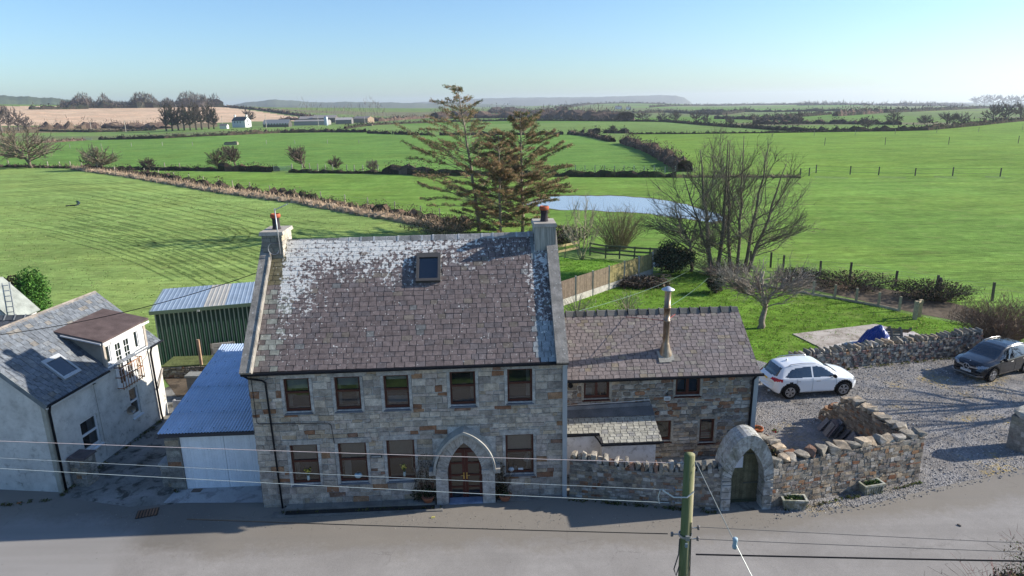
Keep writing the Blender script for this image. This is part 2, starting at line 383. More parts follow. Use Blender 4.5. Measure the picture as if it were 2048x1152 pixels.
hills('headland', [(760, 212), (850, 204), (900, 201), (960, 198), (1040, 196), (1130, 195.5), (1200, 194.5), (1260, 193), (1320, 191.5), (1350, 192), (1368, 196), (1380, 203), (1392, 212)], 6200, 800, (.10, .11, .08))

# ------------------------------------------------------------------ road, drive, yard, garden
def road_mat():
    t = NT('asphalt'); v = t.pos(); x = t.sep(v)
    a = t.noise(v, .45, 6, .6, .4); b = t.noise(v, 2.5, 5, .6); f = t.noise(v, 60, 3, .6)
    c = t.mix(t.rng(a, .35, .65), (.243, .230, .217), (.302, .287, .272))
    c = t.mix(t.rng(b, .3, .7, 0, .4), c, (.22, .208, .196))
    c = t.mix(1., c, t.rng(f, .3, .7, .8, 1.2), 'MULTIPLY')
    # damp, dirty strip along the far side, ragged edge; darkest in the yard mouth on the left
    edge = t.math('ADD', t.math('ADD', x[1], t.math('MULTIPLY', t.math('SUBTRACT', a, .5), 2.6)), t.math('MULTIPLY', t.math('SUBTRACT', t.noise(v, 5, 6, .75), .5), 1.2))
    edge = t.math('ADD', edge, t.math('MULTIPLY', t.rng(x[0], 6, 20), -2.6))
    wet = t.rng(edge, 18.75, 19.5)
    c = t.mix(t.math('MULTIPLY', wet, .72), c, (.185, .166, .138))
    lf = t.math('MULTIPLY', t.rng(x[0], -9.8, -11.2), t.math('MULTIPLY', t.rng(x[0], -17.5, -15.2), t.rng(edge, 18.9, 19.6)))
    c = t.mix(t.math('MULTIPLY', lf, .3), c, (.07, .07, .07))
    pale = t.math('MULTIPLY', t.rng(x[0], -12.4, -13.4), t.rng(edge, 21.4, 20.4)); c = t.mix(t.math('MULTIPLY', pale, .8), c, (.27, .26, .25))
    ck = t.vor(v, .55, 'DISTANCE_TO_EDGE'); wv = t.math('ADD', ck, t.math('MULTIPLY', t.math('SUBTRACT', t.noise(v, 3, 6, .75), .5), .16)); c = t.mix(t.math('MULTIPLY', t.ramp(t.math('ABSOLUTE', wv), [(.0, .4), (.01, 0)]), t.rng(t.noise(v, .3, 3), .52, .66)), c, (.07, .062, .055))
    gr = t.vor(v, 18); c = t.mix(t.math('MULTIPLY', t.ramp(gr, [(.10, 1), (.2, 0)]), t.rng(t.noise(v, .8, 5, .7), .46, .66, .05, .6)), c, (.36, .335, .31)); c = t.mix(t.ramp(t.vor(v, 2.1), [(.02, .7), (.06, 0)]), c, (.09, .08, .065))
    tr = t.noise(t.scale(v, (.05, 1.1, 1)), 1.0, 3); c = t.mix(t.rng(tr, .5, .7, 0, .3), c, (.17, .16, .15))
    vf = t.vor(v, 26); n = t.bump(t.noise(v, 70, 3), .35, .008); n = t.bump(vf, .2, .006, n)
    return t.fin(c, t.rng(wet, 0, 1, .95, .85), 0, .1, n)
def gravel_mat():
    t = NT('grey gravel'); v = t.pos()
    c = t.mix(t.vor(v, 16, 'F1', 'Color'), (.075, .08, .09), (.36, .345, .34)); c = t.mix(.45, c, t.mix(t.noise(v, 34, 3), (.055, .06, .068), (.37, .355, .345)))
    k = t.noise(v, .55, 5, .65); c = t.mix(t.rng(k, .42, .68, 0, .6), c, (.215, .19, .16))
    m = t.math('MULTIPLY', t.rng(t.noise(v, .3, 5, .65), .54, .64), t.rng(t.noise(v, 6, 4, .7), .45, .62)); c = t.mix(t.math('MULTIPLY', m, .85), c, (.42, .29, .05))
    r = t.rng(t.noise(v, .9, 4), .35, .65, .8, 1.15); c = t.mix(1., c, r, 'MULTIPLY')
    n = t.bump(t.vor(v, 22), .9, .035); n = t.bump(t.noise(v, .8, 3), .4, .12, n)
    return t.fin(c, .95, 0, .08, n)
def yard_mat(name, a, b, stain):
    t = NT(name); v = t.pos()
    c = t.mix(t.rng(t.noise(v, .7, 6, .65, .5), .35, .65), a, b); c = t.mix(t.rng(t.noise(v, 1.6, 7, .7, .6), .50, .62, 0, .85), c, stain)
    c = t.mix(1., c, t.rng(t.noise(v, 40, 3), .3, .7, .85, 1.15), 'MULTIPLY')
    return t.fin(c, .9, 0, .1, t.bump(t.noise(v, 9, 6), .4, .03))
M['road'] = road_mat(); M['gravel'] = gravel_mat()
M['yard'] = yard_mat('mossy concrete', (.17, .165, .15), (.27, .265, .25), (.045, .042, .033))
M['apron'] = yard_mat('new concrete', (.34, .345, .35), (.42, .425, .43), (.20, .20, .20))
M['slab'] = yard_mat('weathered concrete', (.33, .29, .25), (.46, .42, .38), (.20, .17, .14))
M['earth'] = yard_mat('bare earth', (.09, .07, .05), (.14, .11, .08), (.05, .04, .03))
def flat(name, poly, z, m, col=(.1, .1, .1), t=.0):
    b = MB(); b.sheet(poly, z, col); return tag(b.build(name, M[m]), kind='structure')
edge = [(-60, 24.4), (-30, 23.6), (-19.0, 23.2), (-14.5, 23.2), (-12.6, 23.2), (-8.45, 22.6), (-2.3, 22.6), (1.8, 22.6), (5.9, 21.2), (7.3, 21.1), (9.05, 21.1), (9.1, 20.7), (10.75, 20.75), (13.1, 21.3), (16.3, 22.35), (19.8, 23.35), (26, 25.6), (34, 29), (46, 35)]
flat('road', edge+[(60, 30), (45, 18), (20, 12.5), (6, 11.5), (-60, 12.5)], .008, 'road')
flat('gravel_drive', [(9.0, 20.5), (10.75, 20.75), (13.1, 21.3), (16.3, 22.35), (19.8, 23.35), (26, 25.6), (34, 29), (44, 34.2), (44, 38.5), (29, 36.6), (25.8, 35.5), (15.2, 33.5), (13.5, 35.2), (9.6, 35.2), (9.6, 26)], .004, 'gravel')
flat('yard', [(-9.0, 22.6), (-9.0, 33), (-12.9, 36), (-16.6, 36), (-18.5, 32), (-17.0, 22.5), (-14.2, 21.8), (-12.6, 21.9)], .012, 'yard')
flat('apron', [(-13.0, 22.0), (-9.05, 21.9), (-9.0, 23.5), (-12.9, 23.45)], .02, 'apron')
flat('courtyard', [(1.9, 21.9), (7.3, 20.9), (9.1, 20.9), (9.9, 24.6), (9.9, 27), (1.9, 27)], .012, 'yard')
flat('garden_path', [(-15.6, 31.8), (-9.5, 33.0), (-9.5, 37.5), (-20, 35.5), (-17, 31.5)], .016, 'earth')
b = MB(); sl4 = [at(1585, 669), at(1752, 649), at(1868, 681), at(1862, 690), at(1660, 706)]
P = np.array(sl4)[:, :2]; b.prism(P, .0, .05, (.3, .3, .3)); tag(b.build('patio', M['slab']), kind='structure')
b = MB(); q = [at(1650, 697), at(1700, 683), at(1745, 681), at(1735, 696), at(1680, 702)]; b.sheet(q, .056, (.5, .47, .44)); q = [at(1790, 668), at(1826, 664), at(1850, 676), at(1800, 684)]; b.sheet(q, .056, (.47, .43, .41)); tag(b.build('pale_concrete_patch', M['concrete']), kind='structure')
lawn = [(1.9, 29), (9.6, 35.2), (13.5, 35.2), (15.2, 33.5), (26, 35.5), (29.5, 37.0), (31.0, 38.5), (27.0, 42.3), (21.5, 49.3), (15.1, 56), (12.2, 55.6), (3.4, 46.7), (1, 45)]
flat('lawn', lawn, .004, 'grass', (.125, .235, .032)); flat('back_lawn', [at(1112, 598), at(1112, 512), at(1150, 520), at(1200, 518), at(1262, 528), at(1300, 545)], .004, 'grass', (.12, .25, .035))
# ditch of dark earth between the garden and the right-hand field
flat('ditch', [at(1560, 556), at(1590, 548), at(1700, 568), at(1800, 582), at(1930, 612), at(2000, 640), (33, 41), (30, 40), at(1838, 628), at(1700, 596), at(1590, 572), at(1545, 562)], .006, 'earth')
# flooded hollow
def water_mat():
    t = NT('flood water'); v = t.pos(); n = t.bump(t.noise(t.scale(v, (.6, 1.6, 1)), 1.6, 5, .7), .3, .05)
    return t.fin((.30, .34, .38), .12, 0, .9, n)
M['water'] = water_mat()
pc = [at(x, y) for x, y in [(1070, 401), (1100, 394), (1150, 391.5), (1215, 392), (1280, 395), (1330, 401), (1370, 409), (1400, 417), (1440, 430), (1452, 440), (1420, 445), (1380, 438), (1330, 432), (1300, 428), (1240, 424), (1180, 421), (1120, 420), (1080, 414), (1050, 408)]]
P = np.array(pc); pts = []
for k in range(len(P)):
    a, b_ = P[k], P[(k+1) % len(P)]
    for s in (0, .25, .5, .75):
        q = a*(1-s)+b_*s; pts.append((q[0]+R(-.35, .35), q[1]+R(-.5, .5)))
pm_ = P.mean(0); mud = [tuple((np.array(p)-pm_[:2])*np.array([1.045, 1.09])*R(.985, 1.02)+pm_[:2]) for p in pts]; b = MB(); b.sheet(mud, .008, (.12, .125, .06)); tag(b.build('muddy_margin', M['grass']), kind='structure')
b = MB(); b.sheet(pts, .016, (.1, .1, .1)); tag(b.build('flood_water', M['water']), kind='structure')
# wheel tracks pressed into the left field
def ribbon(b, px, w, off, col, z=.012):
    P = np.array([at(x, y)[:2] for x, y in px]); t = np.linspace(0, len(P)-1, 90); Q = np.stack([np.interp(t, range(len(P)), P[:, k]) for k in (0, 1)], -1)
    for _ in range(3): Q[1:-1] = (Q[:-2]+2*Q[1:-1]+Q[2:])/4
    T = np.gradient(Q, axis=0); T /= np.linalg.norm(T, axis=1)[:, None]; N = np.stack([-T[:, 1], T[:, 0]], -1)
    ww = w*(.6+.8*RNG.random(len(Q)))[:, None]
    A = Q+N*(off-ww/2); B = Q+N*(off+ww/2); n = len(Q); V = np.concatenate([np.c_[A, np.full(n, z)], np.c_[B, np.full(n, z)]]); k = np.arange(n-1)
    b.add(V, np.stack([k, k+1, n+k+1, n+k], -1)[RNG.random(n-1) > .12][:, ::-1], col)
b = MB()
TT = np.array([(60, 345), (200, 363), (350, 392), (480, 420), (560, 438), (640, 452)], float); BB = np.array([(0, 452), (110, 470), (210, 496), (300, 528), (370, 560), (440, 600)], float)
for k in range(17):
    f = (k/16)**.9+R(-.012, .012); C = TT*(1-f)+BB*f; C[:, 1] += R(-1.5, 1.5); m = R(.0, .25); C = C[0]+(C-C[0])*1.0; C = C[(1 if R(0, 1) < .3 else 0):(6 if R(0, 1) < .7 else 5)]
    cc = np.array((.125, .195, .056))*R(.9, 1.2); ribbon(b, [tuple(c) for c in C], .2, -.85, cc); ribbon(b, [tuple(c) for c in C], .2, .85, cc, .016)
for q in [[(430, 447), (470, 455), (487, 468), (478, 482), (440, 478)], [(420, 452), (455, 459), (468, 470)], [(180, 470), (285, 478), (296, 490), (270, 498)]]: ribbon(b, q, .22, -.8, (.12, .185, .052)); ribbon(b, q, .22, .8, (.12, .185, .052), .016)
tag(b.build('wheel_tracks', M['grass']), kind='structure')
# ------------------------------------------------------------------ masonry, slates, windows
GREY = [(.48, .42, .355), (.41, .365, .315), (.52, .465, .40), (.355, .315, .27), (.46, .395, .32), (.43, .37, .325), (.325, .29, .26)]
RUST = [(.27, .145, .085), (.22, .115, .07), (.33, .20, .12), (.24, .15, .11)]
TAN = [(.42, .34, .25), (.37, .30, .22)]
RUBBLE = [(.26, .23, .19), (.32, .285, .24), (.20, .175, .15), (.37, .34, .30), (.29, .235, .175), (.25, .225, .21), (.16, .145, .13), (.42, .395, .36)]
def pick(rust=.1, tan=.06, base=GREY):
    q = random.random(); c = random.choice(RUST if q < rust else TAN if q < rust+tan else base); k = R(.85, 1.15)
    return (c[0]*k, c[1]*k, c[2]*k)
def masonry(b, u0, u1, z0, z1, pm, openings=(), rh=(.12, .28), sw=(.18, .62), d=(.012, .035), rough=.014, cut=0.0, rust=.1, tan=.06, base=GREY, gap=.014, top=None):
    z = z0
    while z < z1-.05:
        h = R(*rh); h = h if z+h < z1-.08 else z1-z
        zt = z+h; ops = sorted([o for o in openings if o[3] > z+.01 and o[2] < zt-.01])
        segs = []; x = u0
        for o in ops:
            if o[0] > x: segs.append((x, o[0], z, zt))
            if o[2]-z > .05: segs.append((o[0], o[1], z, o[2]))
            if zt-o[3] > .05: segs.append((o[0], o[1], o[3], zt))
            x = max(x, o[1])
        if x < u1: segs.append((x, u1, z, zt))
        for a, e, za, zb in segs:
            x = a
            while x < e-.02:
                w_ = R(*sw); w_ = w_ if e-x-w_ > sw[0]*.7 else e-x
                lim = top(x+w_/2) if top else 1e9
                if (za+zb)/2 < lim:
                    g = gap/2; p = [(x+g, za+g), (x+w_-g, za+g), (x+w_-g, zb-g), (x+g, zb-g)]
                    if cut:
                        c = [min(w_, zb-za)*R(.02, cut) for _ in range(4)]; l, r_, bo, to = x+g, x+w_-g, za+g, zb-g
                        p = [(l+c[0], bo), (r_-c[1], bo), (r_, bo+c[1]), (r_, to-c[2]), (r_-c[2], to), (l+c[3], to), (l, to-c[3]), (l, bo+c[0])]
                    p = [(q[0]+R(-rough, rough), q[1]+R(-rough, rough)) for q in p]
                    b.prism(p, 0, R(*d), pick(rust, tan, base), pm, R(.004, .012) if not cut else R(.004, .014))
                x += w_
        z = zt
def pierced(b, u0, u1, z0, z1, pm, ops, th, col=(.52, .50, .47)):
    """a wall face with openings, its reveals and its back face; depth d is measured outwards"""
    us = sorted(set([u0, u1]+[o[k] for o in ops for k in (0, 1)])); zs = sorted(set([z0, z1]+[o[k] for o in ops for k in (2, 3)]))
    def quad(p, dd): u = np.array([q[0] for q in p], float); v = np.array([q[1] for q in p], float); b.add(pm(u, v, np.array(dd, float)), [(0, 1, 2, 3)], col)
    for a, e in zip(us[:-1], us[1:]):
        for c, d in zip(zs[:-1], zs[1:]):
            m = ((a+e)/2, (c+d)/2)
            if any(o[0] < m[0] < o[1] and o[2] < m[1] < o[3] for o in ops): continue
            quad([(a, c), (e, c), (e, d), (a, d)], [0]*4); quad([(a, c), (a, d), (e, d), (e, c)], [-th]*4)
    for o in ops:
        a, e, c, d = o[:4]
        for p, q in (((a, c), (e, c)), ((e, c), (e, d)), ((e, d), (a, d)), ((a, d), (a, c))): quad([p, q, q, p], [0, 0, -th, -th])
def slates(b, o, ux, vv, nn, W, L, rh=.21, sw=(.26, .42), cols=None, lift=.012, hole=()):
    """rows of slates on a slope: o lower corner, ux along the eaves, vv up the slope, nn outwards"""
    o, ux, vv, nn = [np.array(q, float) for q in (o, ux, vv, nn)]; v = 0; k = 0
    b.add([o, o+ux*W, o+ux*W+vv*L, o+vv*L], [(0, 1, 2, 3)], (.06, .055, .055))
    while v < L-.02:
        h = min(rh*R(.93, 1.07), L-v); x = -R(0, sw[0]); 
        while x < W:
            w_ = R(*sw); a = max(x, 0)+.012; e = min(x+w_, W)-.012; x += w_
            if e-a < .04: continue
            if any(q[0] < (a+e)/2 < q[1] and q[2] < v+h/2 < q[3] for q in hole): continue
            t = lift*R(.8, 1.6); s = R(-.006, .006); lo = -R(.006, .02); c = cols(((a+e)/2)/W, (v+h/2)/L); y0 = v+lo
            A = [o+ux*a+vv*(y0+s), o+ux*e+vv*(y0-s), o+ux*e+vv*(v+h+.01), o+ux*a+vv*(v+h+.01)]
            V = [A[0]+nn*t, A[1]+nn*(t+R(-.004, .004)), A[2]+nn*.004, A[3]+nn*.004, A[0], A[1]]
            b.add(V, [(0, 1, 2, 3), (4, 5, 1, 0)], c)
            b.add([V[0], V[3], A[3]-nn*.005, A[0]], [(0, 1, 2, 3)], c); b.add([V[1], A[1], A[2]-nn*.005, V[2]], [(0, 1, 2, 3)], c)
        v += h
FRAME = (.062, .017, .012)
def window(par, pm, u0, u1, z0, z1, col=FRAME, fw=.07, bars=('h',), rail=.5, deep=-.12, sill=None, name='window', room=.9, label=None, m='gloss', mull=()):
    """frame with its bars as one part, the pane as its sub-part, set back in the wall"""
    b = MB()
    def bx(a, e, c, d, n0, n1):
        P = pm(np.array([a, e, e, a, a, e, e, a], float), np.array([c, c, d, d, c, c, d, d], float), np.array([n0]*4+[n1]*4, float))
        b.add(P, [(0, 3, 2, 1), (4, 5, 6, 7), (0, 1, 5, 4), (1, 2, 6, 5), (2, 3, 7, 6), (3, 0, 4, 7)], col)
    bx(u0, u0+fw, z0, z1, deep, deep+.06); bx(u1-fw, u1, z0, z1, deep, deep+.06)
    bx(u0+fw, u1-fw, z1-fw, z1, deep, deep+.057); bx(u0+fw, u1-fw, z0, z0+fw*1.35, deep, deep+.057)
    zc = z0+(z1-z0)*rail
    if 'h' in bars: bx(u0+fw, u1-fw, zc-fw*.55, zc+fw*.55, deep, deep+.068)
    if 'v' in bars: uc = (u0+u1)/2; bx(uc-fw*.6, uc+fw*.6, z0+fw*1.35, z1-fw, deep, deep+.055)
    for mm in mull: bx(mm-.012, mm+.012, z0+fw*1.35, z1-fw, deep, deep+.05)
    f = b.build(name, M[m], par)
    if label: f['label'] = label
    p = MB(); P = pm(np.array([u0, u1, u1, u0], float), np.array([z0, z0, z1, z1], float), np.full(4, deep+.025)); p.add(P, [(0, 1, 2, 3)]); p.build('pane', M['glass'], f)
    if sill:
        q = MB(); a, e, h, pr, sc = u0-.05, u1+.05, .09, sill[0], sill[1]
        P = pm(np.array([a, e, e, a, a, e, e, a], float), np.array([z0-h, z0-h, z0-h*.6, z0-h*.6, z0-h, z0-h, z0-.004, z0-.004], float), np.array([pr]*4+[deep+.058]*4, float)); q.add(P, [(0, 1, 2, 3), (4, 7, 6, 5), (0, 4, 5, 1), (1, 5, 6, 2), (2, 6, 7, 3), (3, 7, 4, 0)], sc)
        q.build('sill', M['concrete'], f)
    return f
def tubeM(par, name, pts, r, m, col=(.02, .02, .022), n=8):
    b = MB(); b.tube(pts, r, n, col); return b.build(name, M[m], par, smooth=True)

# ------------------------------------------------------------------ the stone house
HP = at(529, 1015); HR = rad(2.38); HW = 10.95; HD = 7.5; EZ = 5.40; RZ = 9.16; RN = 3.75
house = empty('stone_house', (HP[0], HP[1], 0), HR, 'large grey stone house with steep slate roof, two chimneys and arched front door', 'house')
fr = lambda u, z, d: np.stack([u, -np.asarray(d, float)+0*u, z], -1)
WU = [(1.18, 2.06, 3.74, 5.0), (2.92, 3.80, 3.74, 5.0), (4.61, 5.48, 3.74, 5.0), (6.91, 7.80, 3.78, 5.05), (8.92, 9.80, 3.82, 5.08)]
WG = [(1.14, 2.12, .91, 2.47), (2.83, 3.84, .91, 2.48), (4.55, 5.55, .91, 2.52), (8.81, 9.82, .98, 2.56)]
DOOR = (6.68, 7.94, -.2, 2.44)
b = MB(); pierced(b, 0, HW, -.4, EZ, fr, WU+WG+[DOOR], .45)
sidew = lambda s: (lambda u, z, d: np.stack([np.full_like(u, 0 if s < 0 else HW)+(-d if s < 0 else d), u, z], -1))
for s in (-1, 1):
    b.add(sidew(s)(np.array([0, HD, HD, RN, 0.]), np.array([-.4, -.4, EZ, RZ, EZ]), np.zeros(5)), [(4, 3, 2, 1, 0) if s < 0 else (0, 1, 2, 3, 4)], (.43, .42, .40))
b.add([(HW, HD, -.4), (0, HD, -.4), (0, HD, EZ), (HW, HD, EZ)], [(0, 1, 2, 3)], (.33, .32, .30))
trim = [(w_[0]-.10, w_[1]+.10, w_[2]-.12, w_[3]+.02) for w_ in WU+WG]
masonry(b, .0, HW, -.35, EZ-.02, fr, trim+[(6.2, 8.46, -.4, 2.5), (6.75, 7.9, 2.4, 2.95)], rust=.09, tan=.05)
for s in (-1, 1): masonry(b, 0, HD, -.35, RZ, sidew(s), (), rh=(.16, .28), sw=(.2, .5), top=lambda x: (EZ+(RZ-EZ)*(x/RN if x < RN else (HD-x)/(HD-RN)))-.14, base=RUBBLE)
for w_ in WU+WG:                                    # dressed surrounds: smooth jambs and a long lintel
    c = (.42, .41, .39)
    for a, e in ((w_[0]-.10, w_[0]), (w_[1], w_[1]+.10)):
        z = w_[2]-.11
        while z < w_[3]-.02:
            h = min(R(.3, .55), w_[3]-z); b.box((a, -.035-R(0, .01), z+.004), (e, .02, z+h-.004), tuple(np.array(c)*R(.85, 1.1))); z += h
    b.box((w_[0]-.22, -.042, w_[3]+.004), (w_[1]+.22, .0, w_[3]+.19), tuple(np.array((.41, .39, .365))*R(.9, 1.1)))
wall = b.build('wall', M['stone'], house)
# dark rooms behind the windows, so the panes have depth
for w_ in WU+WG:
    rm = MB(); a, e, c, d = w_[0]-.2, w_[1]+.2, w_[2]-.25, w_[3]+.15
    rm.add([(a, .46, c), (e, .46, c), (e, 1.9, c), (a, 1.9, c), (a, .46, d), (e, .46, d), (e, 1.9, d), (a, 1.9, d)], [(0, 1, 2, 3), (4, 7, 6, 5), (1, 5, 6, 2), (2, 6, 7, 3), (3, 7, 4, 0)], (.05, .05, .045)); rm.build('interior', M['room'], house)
SILL = (.055, .19, .20)
for w_ in WU: window(house, fr, *w_, rail=.56, sill=(.07, (.15, .155, .17)))
for w_ in WG: window(house, fr, *w_, rail=.56, sill=(.07, (.15, .155, .17)))
for w_, fr_ in ((WU[0], .3), (WU[1], .25), (WU[2], .12)):
    bl = MB(); bl.box((w_[0]+.09, -.0+.16, w_[3]-.07-(w_[3]-w_[2])*fr_), (w_[1]-.09, .175, w_[3]-.06), (.85, .88, .88)); bl.build('blind', M['fabric'], house)
for a, e, c, d, col in ((1.26, 1.36, 3.86, 4.9, (.5, .5, .5)), (2.99, 3.09, 3.86, 4.9, (.45, .47, .47)), (3.62, 3.73, 3.86, 4.9, (.45, .47, .47)), (4.71, 5.4, 3.85, 4.12, (.42, .47, .52)), (7.62, 7.72, 3.9, 4.95, (.33, .36, .36)), (9.6, 9.72, 3.95, 5.0, (.5, .5, .5)), (1.25, 1.34, 1.05, 2.38, (.4, .4, .4)), (9.63, 9.72, 1.1, 2.45, (.35, .35, .35))):
    q = MB(); n = 8
    for k in range(n): q.box((a+(e-a)*k/n, .22+.02*(k % 2), c), (a+(e-a)*(k+1)/n, .24+.02*(k % 2), d), col)
    q.build('curtain', M['fabric'], house)
q = MB()
for k in range(7): q.box((2.96+.035*k-.012*k*.0, .22+.02*(k % 2), 1.06), (2.995+.035*k, .24+.02*(k % 2), 2.38), (.6, .58, .56))
q.build('curtain', M['fabric'], house)
# beige half blinds on the ground floor, their tone painting in the road's reflection
for w_ in WG:
    bl = MB(); bl.box((w_[0]+.09, .17, w_[2]+(w_[3]-w_[2])*.58), (w_[1]-.09, .18, w_[3]-.06), (.40, .37, .31)); bl.build('blind', M['fabric'], house)

# roof
t = NT('weathered coping'); v = t.pos(True); c = t.attr(); c = t.mix(1., c, t.rng(t.noise(v, 3, 6, .65), .3, .7, .6, 1.35), 'MULTIPLY'); c = t.mix(t.ramp(t.math('SUBTRACT', t.vor(v, 6), t.math('MULTIPLY', t.noise(v, 5), .25)), [(-.02, .8), (.06, 0)]), c, (.42, .42, .4)); c = t.mix(t.ramp(t.vor(v, 13), [(.10, .7), (.2, 0)]), c, (.05, .05, .045))
M['coping'] = t.fin(c, .95, 0, .2, t.bump(t.noise(v, 14, 6, .7), .6, .03))
sl = math.hypot(RN+.2, RZ-5.36); vv = np.array([0, RN+.2, RZ-5.36])/sl; nn = np.array([0, -(RZ-5.36), RN+.2])/sl
def rc(u, v):
    q = random.random(); k = R(.85, 1.15)
    c = (.152, .122, .117) if q < .78 else (.140, .120, .120) if q < .93 else (.155, .132, .112) if q < .98 else (.15, .15, .148)
    if u < .085 and v < .62: c = (.23, .235, .205) if random.random() < .5 else (.16, .135, .125)
    if u < .06 and v > .62: c = (.13, .115, .07)
    if u > .93 and v < .3: c = (.25, .27, .28)
    return (c[0]*k, c[1]*k, c[2]*k)
b = MB(); SKY = (5.73, 6.57, 3.42-.04, 4.56)
slates(b, (.28, -.2, 5.36), (1, 0, 0), vv, nn, 10.36, sl-.05, .198, (.24, .38), rc, hole=[(SKY[0]-.28, SKY[1]-.28, SKY[2], SKY[3])])
b.add([(.2, HD+.2, 5.3), (10.7, HD+.2, 5.3), (10.7, RN, RZ), (.2, RN, RZ)], [(1, 0, 3, 2)], (.10, .09, .095))
roof = b.build('roof', M['slate_main'], house)
b = MB(); x = .78
while x < 10.1:                                     # ridge tiles
    e = min(x+R(.42, .5), 10.14); z = RZ+.0+.008*(x-5)+R(-.008, .008); c = tuple(np.array((.27, .265, .26))*R(.7, 1.25))
    P = [(x+.006, RN-.17, z-.15), (x+.006, RN-.03, z+.02), (x+.006, RN+.03, z+.02), (x+.006, RN+.17, z-.15)]; Q = [(e, p[1], p[2]) for p in P]
    b.add(P+Q, [(0, 4, 5, 1), (1, 5, 6, 2), (2, 6, 7, 3), (0, 1, 2, 3), (7, 6, 5, 4)], c)
    if random.random() < .75: b.add([(x-.035, RN-.17, z-.14), (x-.035, RN-.03, z+.028), (x+.035, RN-.03, z+.028), (x+.035, RN-.17, z-.14), (x-.035, RN+.03, z+.028), (x+.035, RN+.03, z+.028)], [(0, 3, 2, 1), (1, 2, 5, 4)], (.40, .41, .42))
    x = e
b.build('ridge', M['coping'], roof)
for u0, u1, nm in ((-.13, .28, 'l'), (10.62, 11.04, 'r')):   # raised gable copings
    b = MB(); o = np.array([u0, -.26, 5.26]); L = sl+.1; b.obox(o, (u1-u0, 0, 0), vv*L, nn*.2, (.25, .235, .215))
    o2 = np.array([u0, HD+.26, 5.26]); v2 = vv*np.array([1, -1, 1]); n2 = nn*np.array([1, -1, 1])
    b.obox(o2, (u1-u0, 0, 0), v2*L, n2*.2, (.25, .235, .215))
    if nm == 'l': b.obox(o+np.array([u1-u0-.055, 0, 0])+nn*.202, (.05, 0, 0), vv*(L*.98), nn*.03, (.42, .37, .30))
    b.build('coping', M['coping'], roof)
# chimneys
def chimney(u0, u1, n0, n1, zb, zt, over, potu, rough):
    b = MB()
    if rough:
        b.box((u0+.02, n0+.02, zb), (u1-.02, n1-.02, zt-.1), (.22, .21, .19))
        masonry(b, u0, u1, zb, zt-.1, lambda u, z, d: np.stack([u, n0+.02-d, z], -1), (), (.12, .2), (.2, .4), (.015, .03), base=[(.24, .23, .20), (.20, .20, .17)], rust=.02)
        for s in (-1, 1): masonry(b, n0, n1, zb, zt-.1, lambda u, z, d: np.stack([np.full_like(u, u1-.02 if s > 0 else u0+.02)+s*d, u, z], -1), (), (.12, .2), (.2, .4), (.01, .02), base=[(.42, .39, .33), (.38, .35, .3)], rust=.0)
    else: b.box((u0, n0, zb), (u1, n1, zt-.1), (.33, .32, .28))
    ch = b.build('chimney', M['streak' if not rough else 'concrete'], roof)
    c = MB(); e = over; c.add([(u0-e, n0-e, zt-.1), (u1+e, n0-e, zt-.1), (u1+e, n1+e, zt-.1), (u0-e, n1+e, zt-.1), (u0-e+.03, n0-e+.03, zt+.03), (u1+e-.03, n0-e+.03, zt+.03), (u1+e-.03, n1+e-.03, zt+.03), (u0-e+.03, n1+e-.03, zt+.03)],
        [(0, 3, 2, 1), (4, 5, 6, 7), (0, 1, 5, 4), (1, 2, 6, 5), (2, 3, 7, 6), (3, 0, 4, 7)], (.36, .33, .29))
    c.build('cap', M['concrete'], ch)
    p = MB(); pn = (n0+n1)/2-.05
    p.lathe((potu, pn, zt+.03), [(.17, -.02), (.155, .04), (.14, .1), (.13, .38), (.15, .39), (.15, .44)], 18, (.05, .045, .05))
    p.lathe((potu, pn, zt+.03), [(.15, .435), (.185, .45), (.19, .54), (.165, .585), (.13, .59), (.125, .40)], 18, (.36, .105, .055))
    p.build('chimney_pot', M['terracotta'], ch, smooth=True)
    return ch
t = NT('streaked render'); v = t.pos(True); s_ = t.noise(t.scale(v, (9, 9, .5)), 2, 5, .6)
M['streak'] = t.fin(t.mix(t.rng(s_, .35, .65), (.2, .2, .18), (.42, .41, .36)), .9, 0, .2, t.bump(t.noise(v, 30, 4), .3, .01))
chimney(-.02, .74, 3.12, 4.42, 7.6, 9.54, .07, .40, True); chimney(10.17, 10.97, 3.14, 4.3, 7.6, 9.60, .05, 10.58, False)
b = MB(); b.box((10.1, 3.06, 8.2), (11.0, 3.16, 8.55), (.25, .27, .26)); b.obox(np.array([10.02, 2.9, 8.3]), (.12, 0, 0), vv*1.2, nn*.05, (.20, .22, .22)); b.build('flashing', M['concrete'], roof)
# skylight
vs = lambda v: np.array([0, -.2, 5.36])+vv*v
b = MB(); o = np.array([SKY[0]-.03, 0, 0])+vs(SKY[2]-.02); W_, L_ = SKY[1]-SKY[0]+.06, SKY[3]-SKY[2]+.06
for q, ex, ey in ((o, (W_, 0, 0), vv*.11), (o+vv*(L_-.2), (W_, 0, 0), vv*.2), (o+vv*.11, (.1, 0, 0), vv*(L_-.31)), (o+vv*.11+np.array([W_-.1, 0, 0]), (.1, 0, 0), vv*(L_-.31))): b.obox(q-nn*.05, ex, ey, nn*(.2+.002*random.random()), (.075, .07, .066))
skl = b.build('skylight', M['gloss'], roof)
b = MB(); q = o+nn*.10+vv*.1; b.add([q+np.array([.09, 0, 0]), q+np.array([W_-.09, 0, 0]), q+np.array([W_-.09, 0, 0])+vv*(L_-.28), q+np.array([.09, 0, 0])+vv*(L_-.28)], [(0, 1, 2, 3)]); b.build('pane', M['carglass'], skl)
b = MB(); q = o-nn*.02+vv*.1+np.array([.1, 0, 0]); b.obox(q, (W_-.2, 0, 0), vv*(L_-.3), nn*.03, (.12, .13, .15)); b.build('blind', M['fabric'], skl)
